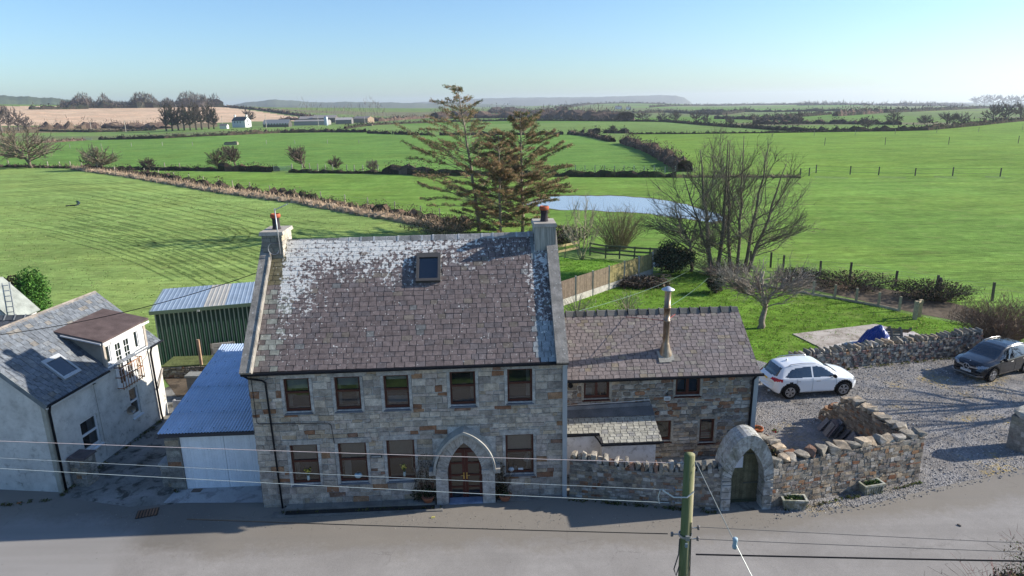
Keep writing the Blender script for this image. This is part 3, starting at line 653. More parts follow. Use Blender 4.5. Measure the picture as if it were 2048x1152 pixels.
# rainwater goods, cable, end board
b = MB(); b.tube([(-.12, -.27, 5.285), (11.05, -.27, 5.345)], .062, 10, (.012, .013, .016)); b.box((.2, -.2, 5.24), (10.7, -.06, 5.34), (.012, .013, .016)); b.build('gutter', M['black'], house)
tubeM(house, 'downpipe', [(-.04, -.27, 5.25), (.08, -.2, 5.12), (.5, -.1, 4.99), (.6, -.09, 4.9), (.64, -.09, 2.5), (.68, -.09, -.15)], .036, 'black')
tubeM(house, 'cable', [(.13, -.06, 5.2), (.13, -.06, 3.42), (.2, -.06, 3.35), (1.5, -.06, 3.31), (2.6, -.06, 3.29), (2.69, -.06, 3.2), (2.74, -.06, 2.5)], .012, 'black', n=5)
b = MB(); b.box((10.86, -.14, -.3), (11.02, -.03, 5.25), (.34, .36, .37)); b.build('corner_board', M['gloss'], house)
b = MB(); b.box((3.98, -.065, 1.86), (4.38, -.045, 1.97), (.03, .04, .045)); np_ = b.build('name_plate', M['gloss'], house)
b = MB(); 
for k in range(8): b.box((4.01+.043*k, -.068, 1.885), (4.037+.043*k, -.0655, 1.945), (.35, .37, .38))
b.build('lettering', M['gloss'], np_)
for x, y in ((.3, 3.5), (5.4, 2.58), (10.6, 3.0)): pass
# arched porch with hood
def arch(hw, zs, za, n=14, cx=0.0):
    h = za-zs; Rr = (hw*hw+h*h)/(2*hw); c = hw-Rr; a1 = math.asin(min(1, h/Rr))
    r_ = [(cx+c+Rr*math.cos(a1*k/n), zs+Rr*math.sin(a1*k/n)) for k in range(n+1)]; return r_+[(2*cx-p[0], p[1]) for p in r_[::-1][1:]]
def ring(b, inn, out, n0, n1, cols, pm, ins=.012, gap=.006, step=1, jit=1):
    for k in range(0, len(inn)-1, step):
        e = min(k+step, len(inn)-1); A, B, C, D = [np.array(q, float) for q in (inn[k], out[k], out[e], inn[e])]
        m = (A+B+C+D)/4; P = [q+(m-q)/np.linalg.norm(m-q)*gap for q in (A, B, C, D)]
        P = P if (P[1][0]-P[0][0])*(P[2][1]-P[0][1])-(P[1][1]-P[0][1])*(P[2][0]-P[0][0]) > 0 else P[::-1]
        b.prism(P, n0, n1+R(-.01, .012)*jit, cols(), pm, ins)
pw = lambda: tuple(np.array((.44, .425, .40))*R(.82, 1.1))
pc = empty('porch_arch', (0, 0, 0)); bpy.data.objects.remove(pc)
b = MB(); CXD = 7.325
inn = arch(.62, 1.15, 2.44, 9, CXD); out = arch(1.02, 1.25, 2.86, 9, CXD)
ring(b, inn, out, -.3, .30, pw, fr, .006, .007, 1, .3)
for a, e in ((6.27, 6.705), (7.945, 8.40)):
    z = -.3
    while z < 1.2:
        h = min(R(.24, .34), 1.2-z); m = R(.38, .62)*(e-a)+a
        for p, q in ((a, m), (m, e)): b.box((p+.004, -.30-R(0, .012), z+.004), (q-.004, .28, z+h-.004), pw())
        z += h
    b.box((a-.02, -.33, 1.2), (e+.02 if a > 7 else a+.36, .02, 1.36), pw()); b.box((a+.004, -.322, 1.36), (a+.20, .0, 1.5), pw()) if a < 7 else b.box((e-.2, -.322, 1.36), (e-.004, .0, 1.5), pw())
porch = b.build('porch', M['stone'], house)
b = MB(); hi = arch(1.03, 1.36, 2.87, 20, CXD); ho = arch(1.11, 1.36, 2.98, 20, CXD); ring(b, hi, ho, -.0, .52, lambda: (.33, .325, .30), fr, .0, .0, 1, 0)
for sx in (-1, 1): b.box((CXD+sx*1.14-.13, -.47, 1.30), (CXD+sx*1.14+.13, -.0, 1.46), (.30, .29, .27))
b.build('hood', M['concrete'], porch)
# double door, transom and fanlight
for k in (0, 1):
    a, e = (6.72, 7.32) if k == 0 else (7.33, 7.93); b = MB(); b.M = None
    y = .05
    b.box((a, y, -.12), (a+.1, y+.05, 1.98), (.078, .019, .015)); b.box((e-.1, y, -.12), (e, y+.05, 1.98), (.078, .019, .015))
    for z0, z1 in ((-.12, .05), (.46, .52), (.93, 1.01), (1.42, 1.50), (1.88, 1.98)): b.box((a+.1, y+.004, z0), (e-.1, y+.046, z1), (.078, .019, .015))
    d = b.build('door', M['gloss'], house); p = MB(); p.add([(a+.1, y+.025, .05), (e-.1, y+.025, .05), (e-.1, y+.025, 1.9), (a+.1, y+.025, 1.9)], [(0, 1, 2, 3)]); p.build('pane', M['glass'], d)
    h = MB(); hx = e-.05 if k == 0 else a+.05; h.box((hx-.02, y-.012, .82), (hx+.02, y, 1.08), (.55, .38, .12)); h.tube([(hx, y-.015, .98), (hx, y-.05, .98), (hx-.11 if k == 0 else hx+.11, y-.05, .985)], .012, 6, (.55, .38, .12)); h.build('handle', M['metal'], d)
b = MB(); b.box((6.69, .04, 1.99), (7.95, .1, 2.05), (.06, .016, .014)); b.box((6.69, .04, -.2), (6.715, .1, 1.98), (.05, .014, .012)); b.box((7.935, .04, -.2), (7.96, .1, 1.98), (.05, .014, .012)); dfm = b.build('door_frame', M['gloss'], house)
b = MB(); b.add([(6.7, .07, 2.05), (7.95, .07, 2.05), (7.95, .07, 2.46), (6.7, .07, 2.46)], [(0, 1, 2, 3)]); b.build('fanlight', M['glass'], house)
b = MB(); b.add([(6.5, .6, -.3), (8.1, .6, -.3), (8.1, .6, 2.5), (6.5, .6, 2.5)], [(0, 1, 2, 3)], (.16, .14, .12)); b.build('hall_curtain', M['fabric'], house)
b = MB(); b.box((6.72, -.32, -.02), (7.93, .06, .06), (.22, .27, .38)); b.build('doorstep', M['concrete'], house)
# low stone ledge along the front
b = MB(); x = .85
while x < 6.2: l = min(R(.6, 1.1), 6.22-x); b.box((x+.004, -.36-R(0, .01), -.3), (x+l-.004, -.05, .12+R(-.006, .006)), tuple(np.array((.20, .195, .18))*R(.8, 1.1))); x += l
b.box((.75, -.05, -.3), (6.25, .0, .05), (.05, .05, .045)); b.box((.45, -.72, -.3), (6.5, -.362, .045), (.17, .165, .155)); b.box((.9, -.6, .045), (6.2, -.364, .058), (.03, .03, .03)); b.build('ledge', M['concrete'], house)
b = MB(); b.box((8.46, -.25, -.3), (10.84, -.05, .06), (.19, .18, .17)); b.build('plinth', M['concrete'], house)
# television aerial and dish on the left chimney
ae = empty('roof_aerial', (HP[0], HP[1], 0), HR, 'thin grey television aerial strapped to the left chimney of the stone house', 'aerial')
tubeM(ae, 'mast', [(.66, 3.0, 8.75), (.62, 3.0, 10.45)], .022, 'metal', (.45, .46, .47)); b = MB(); b.tube([(.62, 3.0, 10.4), (1.12, 3.05, 10.62)], .016, 5, (.45, .46, .47))
for k in range(6): s = .1+.16*k; p = np.array([.62+.5*s, 3.0+.05*s, 10.4+.22*s]); b.bar(p-np.array([0, .16, 0]), p+np.array([0, .16, 0]), .012, .012, (.45, .46, .47))
b.build('antenna', M['metal'], ae)
b = MB(); an = np.linspace(.6*math.pi, 1.9*math.pi, 20); b.tube([(.42+.2*math.cos(q), 3.02, 8.95+.22*math.sin(q)) for q in an], .012, 5, (.5, .5, .5)); b.tube([(.3, 3.02, 9.15), (.75, 3.02, 9.15)], .014, 5, (.2, .2, .2)); b.tube([(.3, 3.02, 8.75), (.75, 3.02, 8.75)], .014, 5, (.2, .2, .2)); b.build('bracket', M['metal'], ae)
H_ = lambda u, n, z: np.array([HP[0]+u*math.cos(HR)-n*math.sin(HR), HP[1]+u*math.sin(HR)+n*math.cos(HR), z])
# things on the window sills, seen through the panes
def vase(u, z, lab, flower):
    r_ = empty('flower_vase', H_(u, .1, z), HR, lab, 'vase'); b = MB(); b.lathe((0, 0, 0), [(.0, 0), (.045, 0), (.055, .08), (.045, .16), (.05, .19)], 12, (.42, .5, .5)); b.build('vase', M['gloss'], r_, True)
    b = MB(); s = MB()
    for k in range(16):
        a, q, h = R(0, 6.28), R(.02, .14), R(.3, .46); p = np.array([q*math.cos(a), q*math.sin(a)*.6, h]); s.tube([(0, 0, .15), p*np.array([.4, .4, .8]), p], .005, 4, (.08, .14, .04))
        b.lathe(p, [(.0, -.02), (.028, 0), (.038, .02), (.0, .025)], 7, tuple(np.array(flower)*R(.8, 1.1)))
    s.build('stems', M['leaf'], r_); b.build('flowers', M['leaf'], r_)
vase(1.66, 1.0, 'glass vase of yellow daffodils in the ground floor window nearest the garage', (.65, .5, .09)); vase(5.12, 1.0, 'glass vase of drooping yellow daffodils in the window left of the arched door', (.65, .52, .12))
b = MB(); b.lathe((0, 0, 0), [(0, 0), (.07, 0), (.13, .05), (.15, .1), (.12, .16), (.06, .19), (.055, .17)], 18, (.45, .56, .6)); o = b.build('bowl', M['gloss'], None, True); o.location = H_(3.45, .12, 1.01); tag(o, 'round pale blue bowl on the sill of the window with a white curtain', 'bowl')
lp = empty('table_lamp', H_(9.6, .25, 1.06), HR, 'white shaded table lamp in the window right of the arched door', 'lamp'); b = MB(); b.lathe((0, 0, 0), [(.0, 0), (.07, 0), (.07, .02), (.02, .05), (.03, .2), (.012, .34)], 12, (.5, .5, .5)); b.build('base', M['gloss'], lp, True); b = MB(); b.lathe((0, 0, .32), [(.15, 0), (.08, .2), (.078, .2), (.148, 0)], 16, (.7, .68, .62)); b.build('lamp_shade', M['fabric'], lp, True)
b = MB(); b.box((0, 0, 0), (.12, .05, .16), (.35, .4, .45)); b.box((.16, 0, 0), (.34, .1, .09), (.55, .57, .6)); b.lathe((-.1, .02, 0), [(0, 0), (.1, .0), (.12, .06), (.07, .12), (0, .13)], 12, (.5, .55, .6)); o = b.build('ornaments', M['gloss']); o.location = H_(9.1, .1, 1.06); tag(o, 'pale china ornaments on the sill under the table lamp', 'ornament')
# ------------------------------------------------------------------ lower stone extension
XA = rad(2.4); XO = np.array([1.9, 24.5, 0])
ext = empty('stone_extension', tuple(XO), XA, 'lower two storey rubble stone wing with slate roof and tall steel flue', 'house')
XW = 7.62; XD = 5.3; XE = 3.63; XR = 5.44; XN = 2.65
WX = [(.85, 1.86, 2.72, 3.55), (4.5, 5.49, 2.73, 3.60), (5.56, 6.17, .63, 1.68), (3.77, 4.40, .77, 1.67)]
b = MB(); pierced(b, .05, XW, -.2, XE, fr, WX, .4, (.40, .385, .35))
xs_ = lambda u, z, d: np.stack([np.full_like(u, XW)+d, u, z], -1)
b.add(xs_(np.array([0, XD, XD, XN, 0.]), np.array([-.2, -.2, XE, XR, XE]), np.zeros(5)), [(0, 1, 2, 3, 4)], (.3, .285, .26)); b.add([(XW, XD, -.2), (0, XD, -.2), (0, XD, XE), (XW, XD, XE)], [(0, 1, 2, 3)], (.3, .285, .26))
trimX = [(w_[0]-.08, w_[1]+.08, w_[2]-.06, w_[3]+.03) for w_ in WX]
masonry(b, .05, XW, -.1, XE-.03, fr, trimX, (.09, .2), (.14, .46), (.015, .05), .02, .34, .13, .10, RUBBLE, .02)
masonry(b, 0, XD, -.1, XR, xs_, (), (.1, .2), (.16, .42), (.015, .045), .02, .34, .12, .1, RUBBLE, .02, top=lambda x: XE+(XR-XE)*(x/XN if x < XN else (XD-x)/(XD-XN))-.12)
for w_ in WX:
    c = (.33, .31, .27); b.box((w_[0]-.10, -.03, w_[2]-.04), (w_[0], .05, w_[3]), c); b.box((w_[1], -.03, w_[2]-.04), (w_[1]+.10, .05, w_[3]), c)
    if w_[3] < 3: b.box((w_[0]-.2, -.04, w_[3]+.003), (w_[1]+.22, .0, w_[3]+.16), (.27, .255, .225))
b.build('wall', M['stone'], ext)
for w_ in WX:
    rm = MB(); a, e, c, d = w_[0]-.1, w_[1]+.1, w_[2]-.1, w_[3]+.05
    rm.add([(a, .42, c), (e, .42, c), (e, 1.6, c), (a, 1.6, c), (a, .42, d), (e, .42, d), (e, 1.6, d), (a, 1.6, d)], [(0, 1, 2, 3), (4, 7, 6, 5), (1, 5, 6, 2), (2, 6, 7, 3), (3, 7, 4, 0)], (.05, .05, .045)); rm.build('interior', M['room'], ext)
for w_, br in zip(WX, (('v',), ('v',), (), ())): window(ext, fr, *w_, bars=br, fw=.085, sill=(.05, (.05, .016, .013)))
q = MB(); q.box((.95, .2, 2.8), (1.2, .22, 3.1), (.5, .5, .5)); q.box((4.95, .2, 2.85), (5.4, .24, 3.45), (.04, .12, .26)); q.box((4.62, .2, 2.9), (4.9, .22, 3.3), (.06, .15, .28)); q.box((4.95, .24, 3.35), (5.35, .25, 3.5), (.45, .42, .36)); q.build('curtain', M['fabric'], ext)
q = MB()
for k, c in enumerate([(.5, .5, .52), (.4, .1, .14), (.5, .5, .52), (.38, .2, .3), (.5, .5, .52), (.42, .12, .15)]): q.box((5.66, .16, .74+.05*k), (6.05, .34, .788+.05*k), c)
tag(q.build('towel_pile', M['fabric']), 'striped pile of folded towels behind the small right hand window of the stone wing', 'towels').matrix_world = Matrix.Translation(XO)@Matrix.Rotation(XA, 4, 'Z')
sl = math.hypot(XN+.16, XR-XE+.02); vx = np.array([0, XN+.16, XR-XE+.02])/sl; nx = np.array([0, -(XR-XE+.02), XN+.16])/sl
def xc(u, v):
    q = random.random(); k = R(.86, 1.14); c = (.190, .162, .158) if q < .74 else (.205, .185, .165) if q < .88 else (.172, .155, .158) if q < .97 else (.21, .178, .14)
    return (c[0]*k, c[1]*k, c[2]*k)
b = MB(); slates(b, (-.02, -.16, XE-.01), (1, 0, 0), vx, nx, XW+.22, sl-.04, .175, (.2, .34), xc)
b.add([(-.02, XD+.16, XE), (XW+.2, XD+.16, XE), (XW+.2, XN, XR), (-.02, XN, XR)], [(1, 0, 3, 2)], (.15, .14, .14)); b.add([(XW+.2, -.16, XE-.03), (XW+.2, XD+.16, XE-.03), (XW+.2, XN, XR-.02)], [(0, 1, 2)], (.1, .1, .1)); b.build('underside', M['slate'], None) if False else None
xroof = b.build('roof', M['slate'], ext)
b = MB(); x = .0
while x < XW+.15:
    e = min(x+R(.4, .46), XW+.2); z = XR+.05+R(-.008, .008); c = tuple(np.array((.12, .12, .115))*R(.8, 1.2)); P = [(x+.005, XN-.2, z-.15), (x+.005, XN-.05, z+.03), (x+.005, XN+.05, z+.03), (x+.005, XN+.2, z-.15)]; Q = [(e-.03, p[1], p[2]) for p in P]
    b.add(P+Q, [(0, 4, 5, 1), (1, 5, 6, 2), (2, 6, 7, 3), (0, 1, 2, 3), (7, 6, 5, 4)], c)
    P2 = [(p[0], p[1]*1.0+(p[1]-XN)*.12, p[2]+.035) for p in P]; Q2 = [(p[0]+.06, p[1], p[2]) for p in P2]; b.add(P2+Q2, [(0, 4, 5, 1), (1, 5, 6, 2), (2, 6, 7, 3), (3, 2, 1, 0), (4, 5, 6, 7)], c); x += .44
b.build('ridge', M['concrete'], xroof)
b = MB(); b.tube([(-.1, -.22, XE-.07), (XW+.3, -.22, XE-.04)], .06, 10); b.box((-.05, -.16, XE-.12), (XW+.2, -.06, XE-.03), (.012, .013, .016)); b.build('gutter', M['black'], ext)
tubeM(ext, 'downpipe', [(XW+.02, -.2, XE-.1), (XW-.05, -.1, XE-.3), (XW-.08, -.09, .2)], .045, 'black'); b = MB(); b.box((XW-.02, -.12, -.1), (XW+.16, .05, XE-.14), (.36, .38, .385)); b.build('corner_board', M['gloss'], ext)
# stainless flue with cone and cowl, guy ropes
fl = MB(); fu, fn, fz = 4.26, .82, 4.27
fl.lathe((fu, fn, fz-.2), [(.30, .02), (.27, .16), (.20, .34), (.16, .52), (.135, .6), (.125, .62), (.125, 1.5), (.14, 1.5), (.14, 1.56), (.125, 1.56), (.125, 2.05), (.145, 2.05), (.145, 2.1), (.125, 2.1), (.125, 2.76)], 20, (.23, .185, .13))
t = NT('sooty steel'); v = t.pos(True); M['flue'] = t.fin(t.mix(t.rng(t.noise(t.scale(v, (3, 3, 1)), 2.2, 5), .3, .7), (.30, .26, .21), (.16, .11, .065)), .42, .55, .5, t.bump(t.noise(v, 20, 3), .1, .01))
flue = fl.build('flue', M['flue'], xroof, True)
b = MB(); b.lathe((fu, fn, fz-.2), [(.1, 2.72), (.1, 2.8), (.26, 2.80), (.25, 2.82), (.05, 2.93), (0, 2.94)], 20, (.50, .53, .57)); b.build('cowl', M['metal'], flue, True)
b = MB(); o = np.array([fu-.3, 0, 0]); pz = lambda n: XE+(n+.16)*(XR-XE+.02)/(XN+.16)-.01
for k in range(2): b.obox(np.array([fu-.34, .45, pz(.45)])+nx*(.025+.012*k)-vx*.08*k, (.62-.12*k, 0, 0), vx*(.5-.2*k), nx*.012, (.30, .29, .26))
b.build('flashing', M['concrete'], xroof)
for e, c in (((2.95, 2.35, pz(2.35)+.05), (.25, .05, .04)), ((5.05, 2.4, pz(2.4)+.05), (.35, .07, .06))):
    b = MB(); b.tube([(fu, fn, fz+1.32), e], .011, 5, c); b.build('guy_rope', M['attr'], flue)
b = MB(); b.lathe((0, 0, 0), [(.1, -.03), (.1, 0), (.07, .015), (.065, 0), (0, 0)], 16, (.02, .02, .02), 'y'); o = b.build('vent_cowl', M['black'], ext); o.location = (.32, -.06, 3.34)
fd = MB(); fd.box((4.03, -.16, 2.6), (4.27, -.10, 2.76), (.6, .62, .62)); fd.box((4.06, -.163, 2.63), (4.24, -.159, 2.73), (.25, .28, .3)); fd.box((4.12, -.1, 2.66), (4.18, .0, 2.7), (.03, .03, .03)); fd.box((4.1, -.09, 2.78), (4.2, .0, 2.86), (.03, .03, .03)); fd.build('floodlight', M['gloss'], ext)
# lean-to against the wing
lt = empty('lean_to', tuple(XO), XA, 'small white walled lean-to with pale slates behind the garden wall', 'lean-to')
b = MB(); wc = (.66, .68, .70); b.box((1.35, -1.42, -.1), (3.42, -.02, 1.42), wc); b2 = MB(); b2.box((-.02, -1.02, -.1), (1.348, -.02, 1.75), wc); b.add([(3.42, -1.42, 1.42), (3.42, -.02, 1.42), (3.42, -.02, 2.0)], [(0, 1, 2)], wc)
t = NT('white render'); v = t.pos(); c = t.attr(); k = t.rng(t.noise(v, 1.6, 6, .65), .35, .7, 1.06, .72); c2 = t.mix(1., c, k, 'MULTIPLY'); st = t.math('MULTIPLY', t.rng(t.noise(v, 3.2, 7, .75), .56, .68), t.rng(t.sep(v)[2], 2.6, .2, .15, .85)); c2 = t.mix(st, c2, (.12, .115, .085))
ln = t.ramp(t.math('ABSOLUTE', t.math('SUBTRACT', t.noise(v, 1.1, 3, .5), .5)), [(.0, .55), (.008, 0)]); c2 = t.mix(t.math('MULTIPLY', ln, .5), c2, (.2, .2, .18))
M['render'] = t.fin(c2, .9, 0, .2, t.bump(t.noise(v, 18, 6, .7), .45, .02)); b.build('wall', M['render'], lt); b2.build('wall', M['render'], lt)
pl = lambda n: 1.60+(n+1.55)*.38; lv = np.array([0, 1, .38]); lL = np.linalg.norm(lv); lv /= lL; lnn = np.array([0, -lv[2], lv[1]])
def lc(u, v): k = R(.85, 1.12); c = (.34, .33, .285) if random.random() < .85 else (.27, .265, .25); return tuple(np.array(c)*k)
b = MB(); slates(b, (1.3, -1.55, pl(-1.55)), (1, 0, 0), lv, lnn, 2.33, .48*lL, .15, (.2, .28), lc, .012); slates(b, (-.05, -1.06, pl(-1.06)), (1, 0, 0), lv, lnn, 3.66, .72*lL, .15, (.2, .28), lc, .012); lr_ = b.build('roof', M['slate'], lt)
b = MB(); b.add([(-.05, -.345, pl(-.345)+.03), (3.62, -.345, pl(-.345)+.03), (3.55, -.03, 2.42), (-.05, -.03, 2.34)], [(0, 1, 2, 3)], (.10, .105, .115)); b.obox((-.05, -.1, 2.3), (3.55, 0, .08), (0, .1, 0), (0, -.02, .16), (.16, .175, .2)); b.box((.75, -.105, 2.36), (1.25, -.085, 2.43), (.28, .14, .06)); b.build('flashing', M['concrete'], lr_)
b = MB(); b.tube([(1.28, -1.62, 1.55), (3.66, -1.62, 1.58)], .05, 8); b.box((1.32, -1.55, 1.46), (3.55, -1.44, 1.56)); b.tube([(-.05, -1.12, 1.72), (1.27, -1.12, 1.74)], .05, 8); b.box((-.05, -1.07, 1.66), (1.33, -1.03, 1.76)); b.tube([(1.1, -1.12, 1.72), (1.22, -1.3, 1.62), (1.33, -1.6, 1.5)], .03, 8); b.build('gutter', M['black'], lt)
tubeM(lt, 'cable', [(.0, -.11, 2.52), (1.2, -.12, 2.56), (2.6, -.12, 2.6), (3.45, -.12, 2.66), (3.5, -.1, 2.5)], .012, 'attr', (.6, .6, .6), 5)

# ------------------------------------------------------------------ rendered house on the left
c0 = at(125, 985); LA = rad(83.79)
lh = empty('rendered_house', (c0[0], c0[1], 0), LA, 'pale rendered cottage with grey slate roof and a flat topped dormer, gable to the road', 'house')
LL, LD, LE, LRZ, LN = 6.85, 5.4, 3.70, 5.97, 2.7
lw = lambda u, z, d: np.stack([u, -d, z], -1)
WB = (1.46, 2.42, .86, 2.15); WS = (4.46, 5.05, .93, 2.27)
b = MB(); wc = (.60, .585, .55); pierced(b, 0, LL, -.3, LE, lw, [WB, WS], .35, wc)
gab = [(0, 0, -.3), (0, LD, -.3), (0, LD, LE), (0, LN, LRZ-.1), (0, 0, LE)]; b.add(gab, [(0, 4, 3, 2, 1)], wc); b.add([(LL, p[1], p[2]) for p in gab], [(0, 1, 2, 3, 4)], wc); b.add([(0, LD, -.3), (LL, LD, -.3), (LL, LD, LE), (0, LD, LE)], [(3, 2, 1, 0)], wc)
b.box((-.04, -.04, -.3), (.10, .12, LE-.1), (.36, .35, .30)); b.build('wall', M['render'], lh)
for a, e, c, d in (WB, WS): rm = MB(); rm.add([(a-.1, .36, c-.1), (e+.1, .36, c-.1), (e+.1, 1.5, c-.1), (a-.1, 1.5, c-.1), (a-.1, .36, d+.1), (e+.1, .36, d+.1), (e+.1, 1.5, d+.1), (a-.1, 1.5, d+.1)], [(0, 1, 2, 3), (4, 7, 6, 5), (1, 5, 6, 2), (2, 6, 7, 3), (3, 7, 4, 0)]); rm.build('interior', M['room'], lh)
WHT = (.68, .69, .70)
window(lh, lw, *WB, col=WHT, fw=.075, rail=.52, sill=(.09, (.6, .62, .64))); window(lh, lw, *WS, col=WHT, fw=.07, rail=.52, sill=(.09, (.6, .62, .64)))
q = MB(); q.box((2.05, .2, .95), (2.32, .22, 2.05), (.4, .42, .45)); q.box((1.56, .2, 1.0), (1.6, .22, 1.7), (.5, .5, .5)); q.build('curtain', M['fabric'], lh)
sl = math.hypot(LN+.15, LRZ-LE+.1); vl = np.array([0, LN+.15, LRZ-LE+.1])/sl; nl = np.array([0, -(LRZ-LE+.1), LN+.15])/sl
def gc(u, v):
    q = random.random(); k = R(.85, 1.15); c = (.13, .145, .165) if q < .8 else (.15, .16, .17) if q < .96 else (.18, .17, .155); return tuple(np.array(c)*k)
b = MB(); pzl = lambda n: LE-.06+(n+.15)*(LRZ-LE+.1)/(LN+.15)
slates(b, (-.1, -.15, LE-.06), (1, 0, 0), vl, nl, LL+.2, sl-.03, .2, (.22, .34), gc, .012, hole=[(1.5, 2.3, .6, 1.45)])
b.add([(-.1, LD+.15, LE-.05), (LL+.1, LD+.15, LE-.05), (LL+.1, LN, LRZ), (-.1, LN, LRZ)], [(1, 0, 3, 2)], (.12, .13, .14)); lroof = b.build('roof', M['slate'], lh)
b = MB(); x = -.1
while x < LL+.05: e = min(x+.45, LL+.1); P = [(x+.006, LN-.2, LRZ-.13), (x+.006, LN, LRZ+.06), (x+.006, LN+.2, LRZ-.13)]; Q = [(e-.006, p[1], p[2]) for p in P]; b.add(P+Q, [(0, 3, 4, 1), (1, 4, 5, 2), (0, 1, 2), (5, 4, 3)][:2], tuple(np.array((.24, .21, .18))*R(.85, 1.15))); x += .45
b.build('ridge', M['concrete'], lroof)
b = MB(); b.tube([(-.1, -.2, LE-.1), (3.3, -.2, LE-.08)], .05, 8, (.03, .035, .04)); b.build('gutter', M['black'], lh); b = MB(); b.tube([(6.1, -.2, LE-.07), (LL+.15, -.2, LE-.05)], .05, 8, (.03, .035, .04)); b.build('gutter', M['black'], lh)
b = MB(); b.box((-.05, -.155, LE-.24), (3.3, -.1, LE-.09), (.55, .56, .57)); b.build('fascia', M['gloss'], lh)
b = MB(); b.obox((-.12, -.12, LE-.20), (.02, 0, 0), vl*sl, nl*.18, (.16, .18, .19)); b.build('verge', M['concrete'], lh)
tubeM(lh, 'downpipe', [(.06, -.2, LE-.1), (.08, -.1, LE-.4), (.1, -.09, .05)], .045, 'black'); tubeM(lh, 'downpipe', [(6.12, -.2, LE-.1), (6.14, -.1, LE-.35), (6.2, -.09, .3), (6.22, -.12, -.05)], .045, 'black'); tubeM(lh, 'waste_pipe', [(6.85, -.05, 2.3), (6.4, -.1, 1.75), (6.24, -.1, 1.55)], .04, 'concrete', (.3, .27, .24))
sk = MB(); o = np.array([1.42, 0, 0])+np.array([0, -.15, LE-.06])+vl*.52; W_, L_ = .92, 1.12
for q, ex, ey in ((o, (W_, 0, 0), vl*.14), (o+vl*(L_-.16), (W_, 0, 0), vl*.16), (o+vl*.14, (.08, 0, 0), vl*(L_-.30)), (o+vl*.14+np.array([W_-.08, 0, 0]), (.08, 0, 0), vl*(L_-.30))): sk.obox(q, ex, ey, nl*(.09+.003*random.random()), (.36, .38, .40))
skl = sk.build('skylight', M['gloss'], lroof); b = MB(); q = o+nl*.06; b.add([q+vl*.12+np.array([.06, 0, 0]), q+vl*.12+np.array([W_-.06, 0, 0]), q+vl*(L_-.12)+np.array([W_-.06, 0, 0]), q+vl*(L_-.12)+np.array([.06, 0, 0])], [(0, 1, 2, 3)]); b.build('pane', M['carglass'], skl)
# dormer with french doors and a rusty balcony rail
D0, D1, DZ = 3.42, 6.05, 4.84
dm = MB(); df = lambda u, z, d: np.stack([u, -d, z], -1)
DW = [(3.52, 3.80, 3.82, 4.60), (5.34, 5.62, 3.82, 4.62)]; DD = (3.92, 5.06, 2.6, 4.62)
zz = 1.55
pierced(dm, D0, D1, LE-.12, DZ, lambda u, z, d: np.stack([u, -d-.02, z], -1), DW+[(DD[0], DD[1], LE-.2, DD[3])], .12, (.70, .71, .72))
for u, nx_ in ((D0, -1), (D1, 1)): dm.add([(u, -.02, LE-.1), (u, .02, DZ), (u, zz, DZ+.2), (u, zz, DZ+.1)], [(0, 1, 2, 3) if nx_ > 0 else (3, 2, 1, 0)], (.25, .24, .22))
for u in (D0, D1): dm.box((u-.06, -.06, LE-.1), (u+.06, .06, DZ), (.40, .35, .30))
dmo = dm.build('dormer', M['render'], lh)
b = MB(); o = np.array([D0-.22, -.2, DZ+.02]); ey = np.array([0, 2.1, .42]); b.obox(o, (D1-D0+.42, 0, .05), ey, (0, 0, .07), (.095, .072, .070)); b.build('roof', M['concrete'], dmo)
b = MB(); b.obox(o-np.array([.012, .0, .06]), (.03, 0, 0), ey, (0, 0, .09), (.1, .11, .13)); b.tube([o+np.array([-.05, .05, -.03]), o+np.array([-.05, 1.75, .31])], .04, 8, (.35, .37, .4)); b.box((D0-.2, -.2, DZ-.07), (D1+.2, -.17, DZ+.02), (.62, .63, .64)); b.build('gutter', M['gloss'], dmo)
for w_ in DW: window(dmo, df, *w_, col=WHT, fw=.04, bars=(), deep=-.08)
for a, e in ((3.96, 4.48), (4.50, 5.02)):
    d = MB(); 
    for q in ((a, a+.10, 2.6, 4.6), (e-.10, e, 2.6, 4.6), (a+.1, e-.1, 4.5, 4.6), (a+.1, e-.1, 2.6, 2.72)): d.box((q[0], -.035, q[2]), (q[1], .02, q[3]), WHT)
    for k in range(1, 6): d.box((a+.1, -.03, 2.72+k*.297), (e-.1, .01, 2.74+k*.297), WHT)
    d.box(((a+e)/2-.01, -.028, 2.72), ((a+e)/2+.01, .008, 4.5), WHT); d_ = d.build('french_door', M['gloss'], dmo); p = MB(); p.add([(a+.1, -.01, 2.7), (e-.1, -.01, 2.7), (e-.1, -.01, 4.52), (a+.1, -.01, 4.52)], [(0, 1, 2, 3)]); p.build('pane', M['carglass'], d_) if False else p.build('door_pane', M['carglass'], dmo)
d = MB(); d.box((3.86, -.04, 2.55), (3.955, .03, 4.65), WHT); d.box((5.025, -.04, 2.55), (5.12, .03, 4.65), WHT); d.box((3.86, -.05, 4.61), (5.12, .03, 4.7), WHT); d.box((3.9, -.06, 2.5), (5.08, .1, 2.59), WHT); d.box((3.4, -.1, 3.6), (3.85, -.02, 3.74), WHT); d.box((5.13, -.1, 3.6), (6.05, -.02, 3.72), WHT); d.build('door_frame', M['gloss'], dmo)
br = MB(); ru = (.26, .13, .075)
for z in (2.62, 3.1, 3.55): br.bar((3.8, -.32, z), (5.2, -.32, z), .03, .03, ru); br.bar((3.8, -.32, z), (3.8, -.03, z), .03, .03, ru); br.bar((5.2, -.32, z), (5.2, -.03, z), .03, .03, ru)
for k in range(9): br.bar((3.8+1.4*k/8, -.32, 2.55), (3.8+1.4*k/8, -.32, 3.57), .022, .022, ru)
for k in range(1, 3): br.bar((5.2, -.32+.1*k, 2.55), (5.2, -.32+.1*k, 3.55), .018, .018, ru)
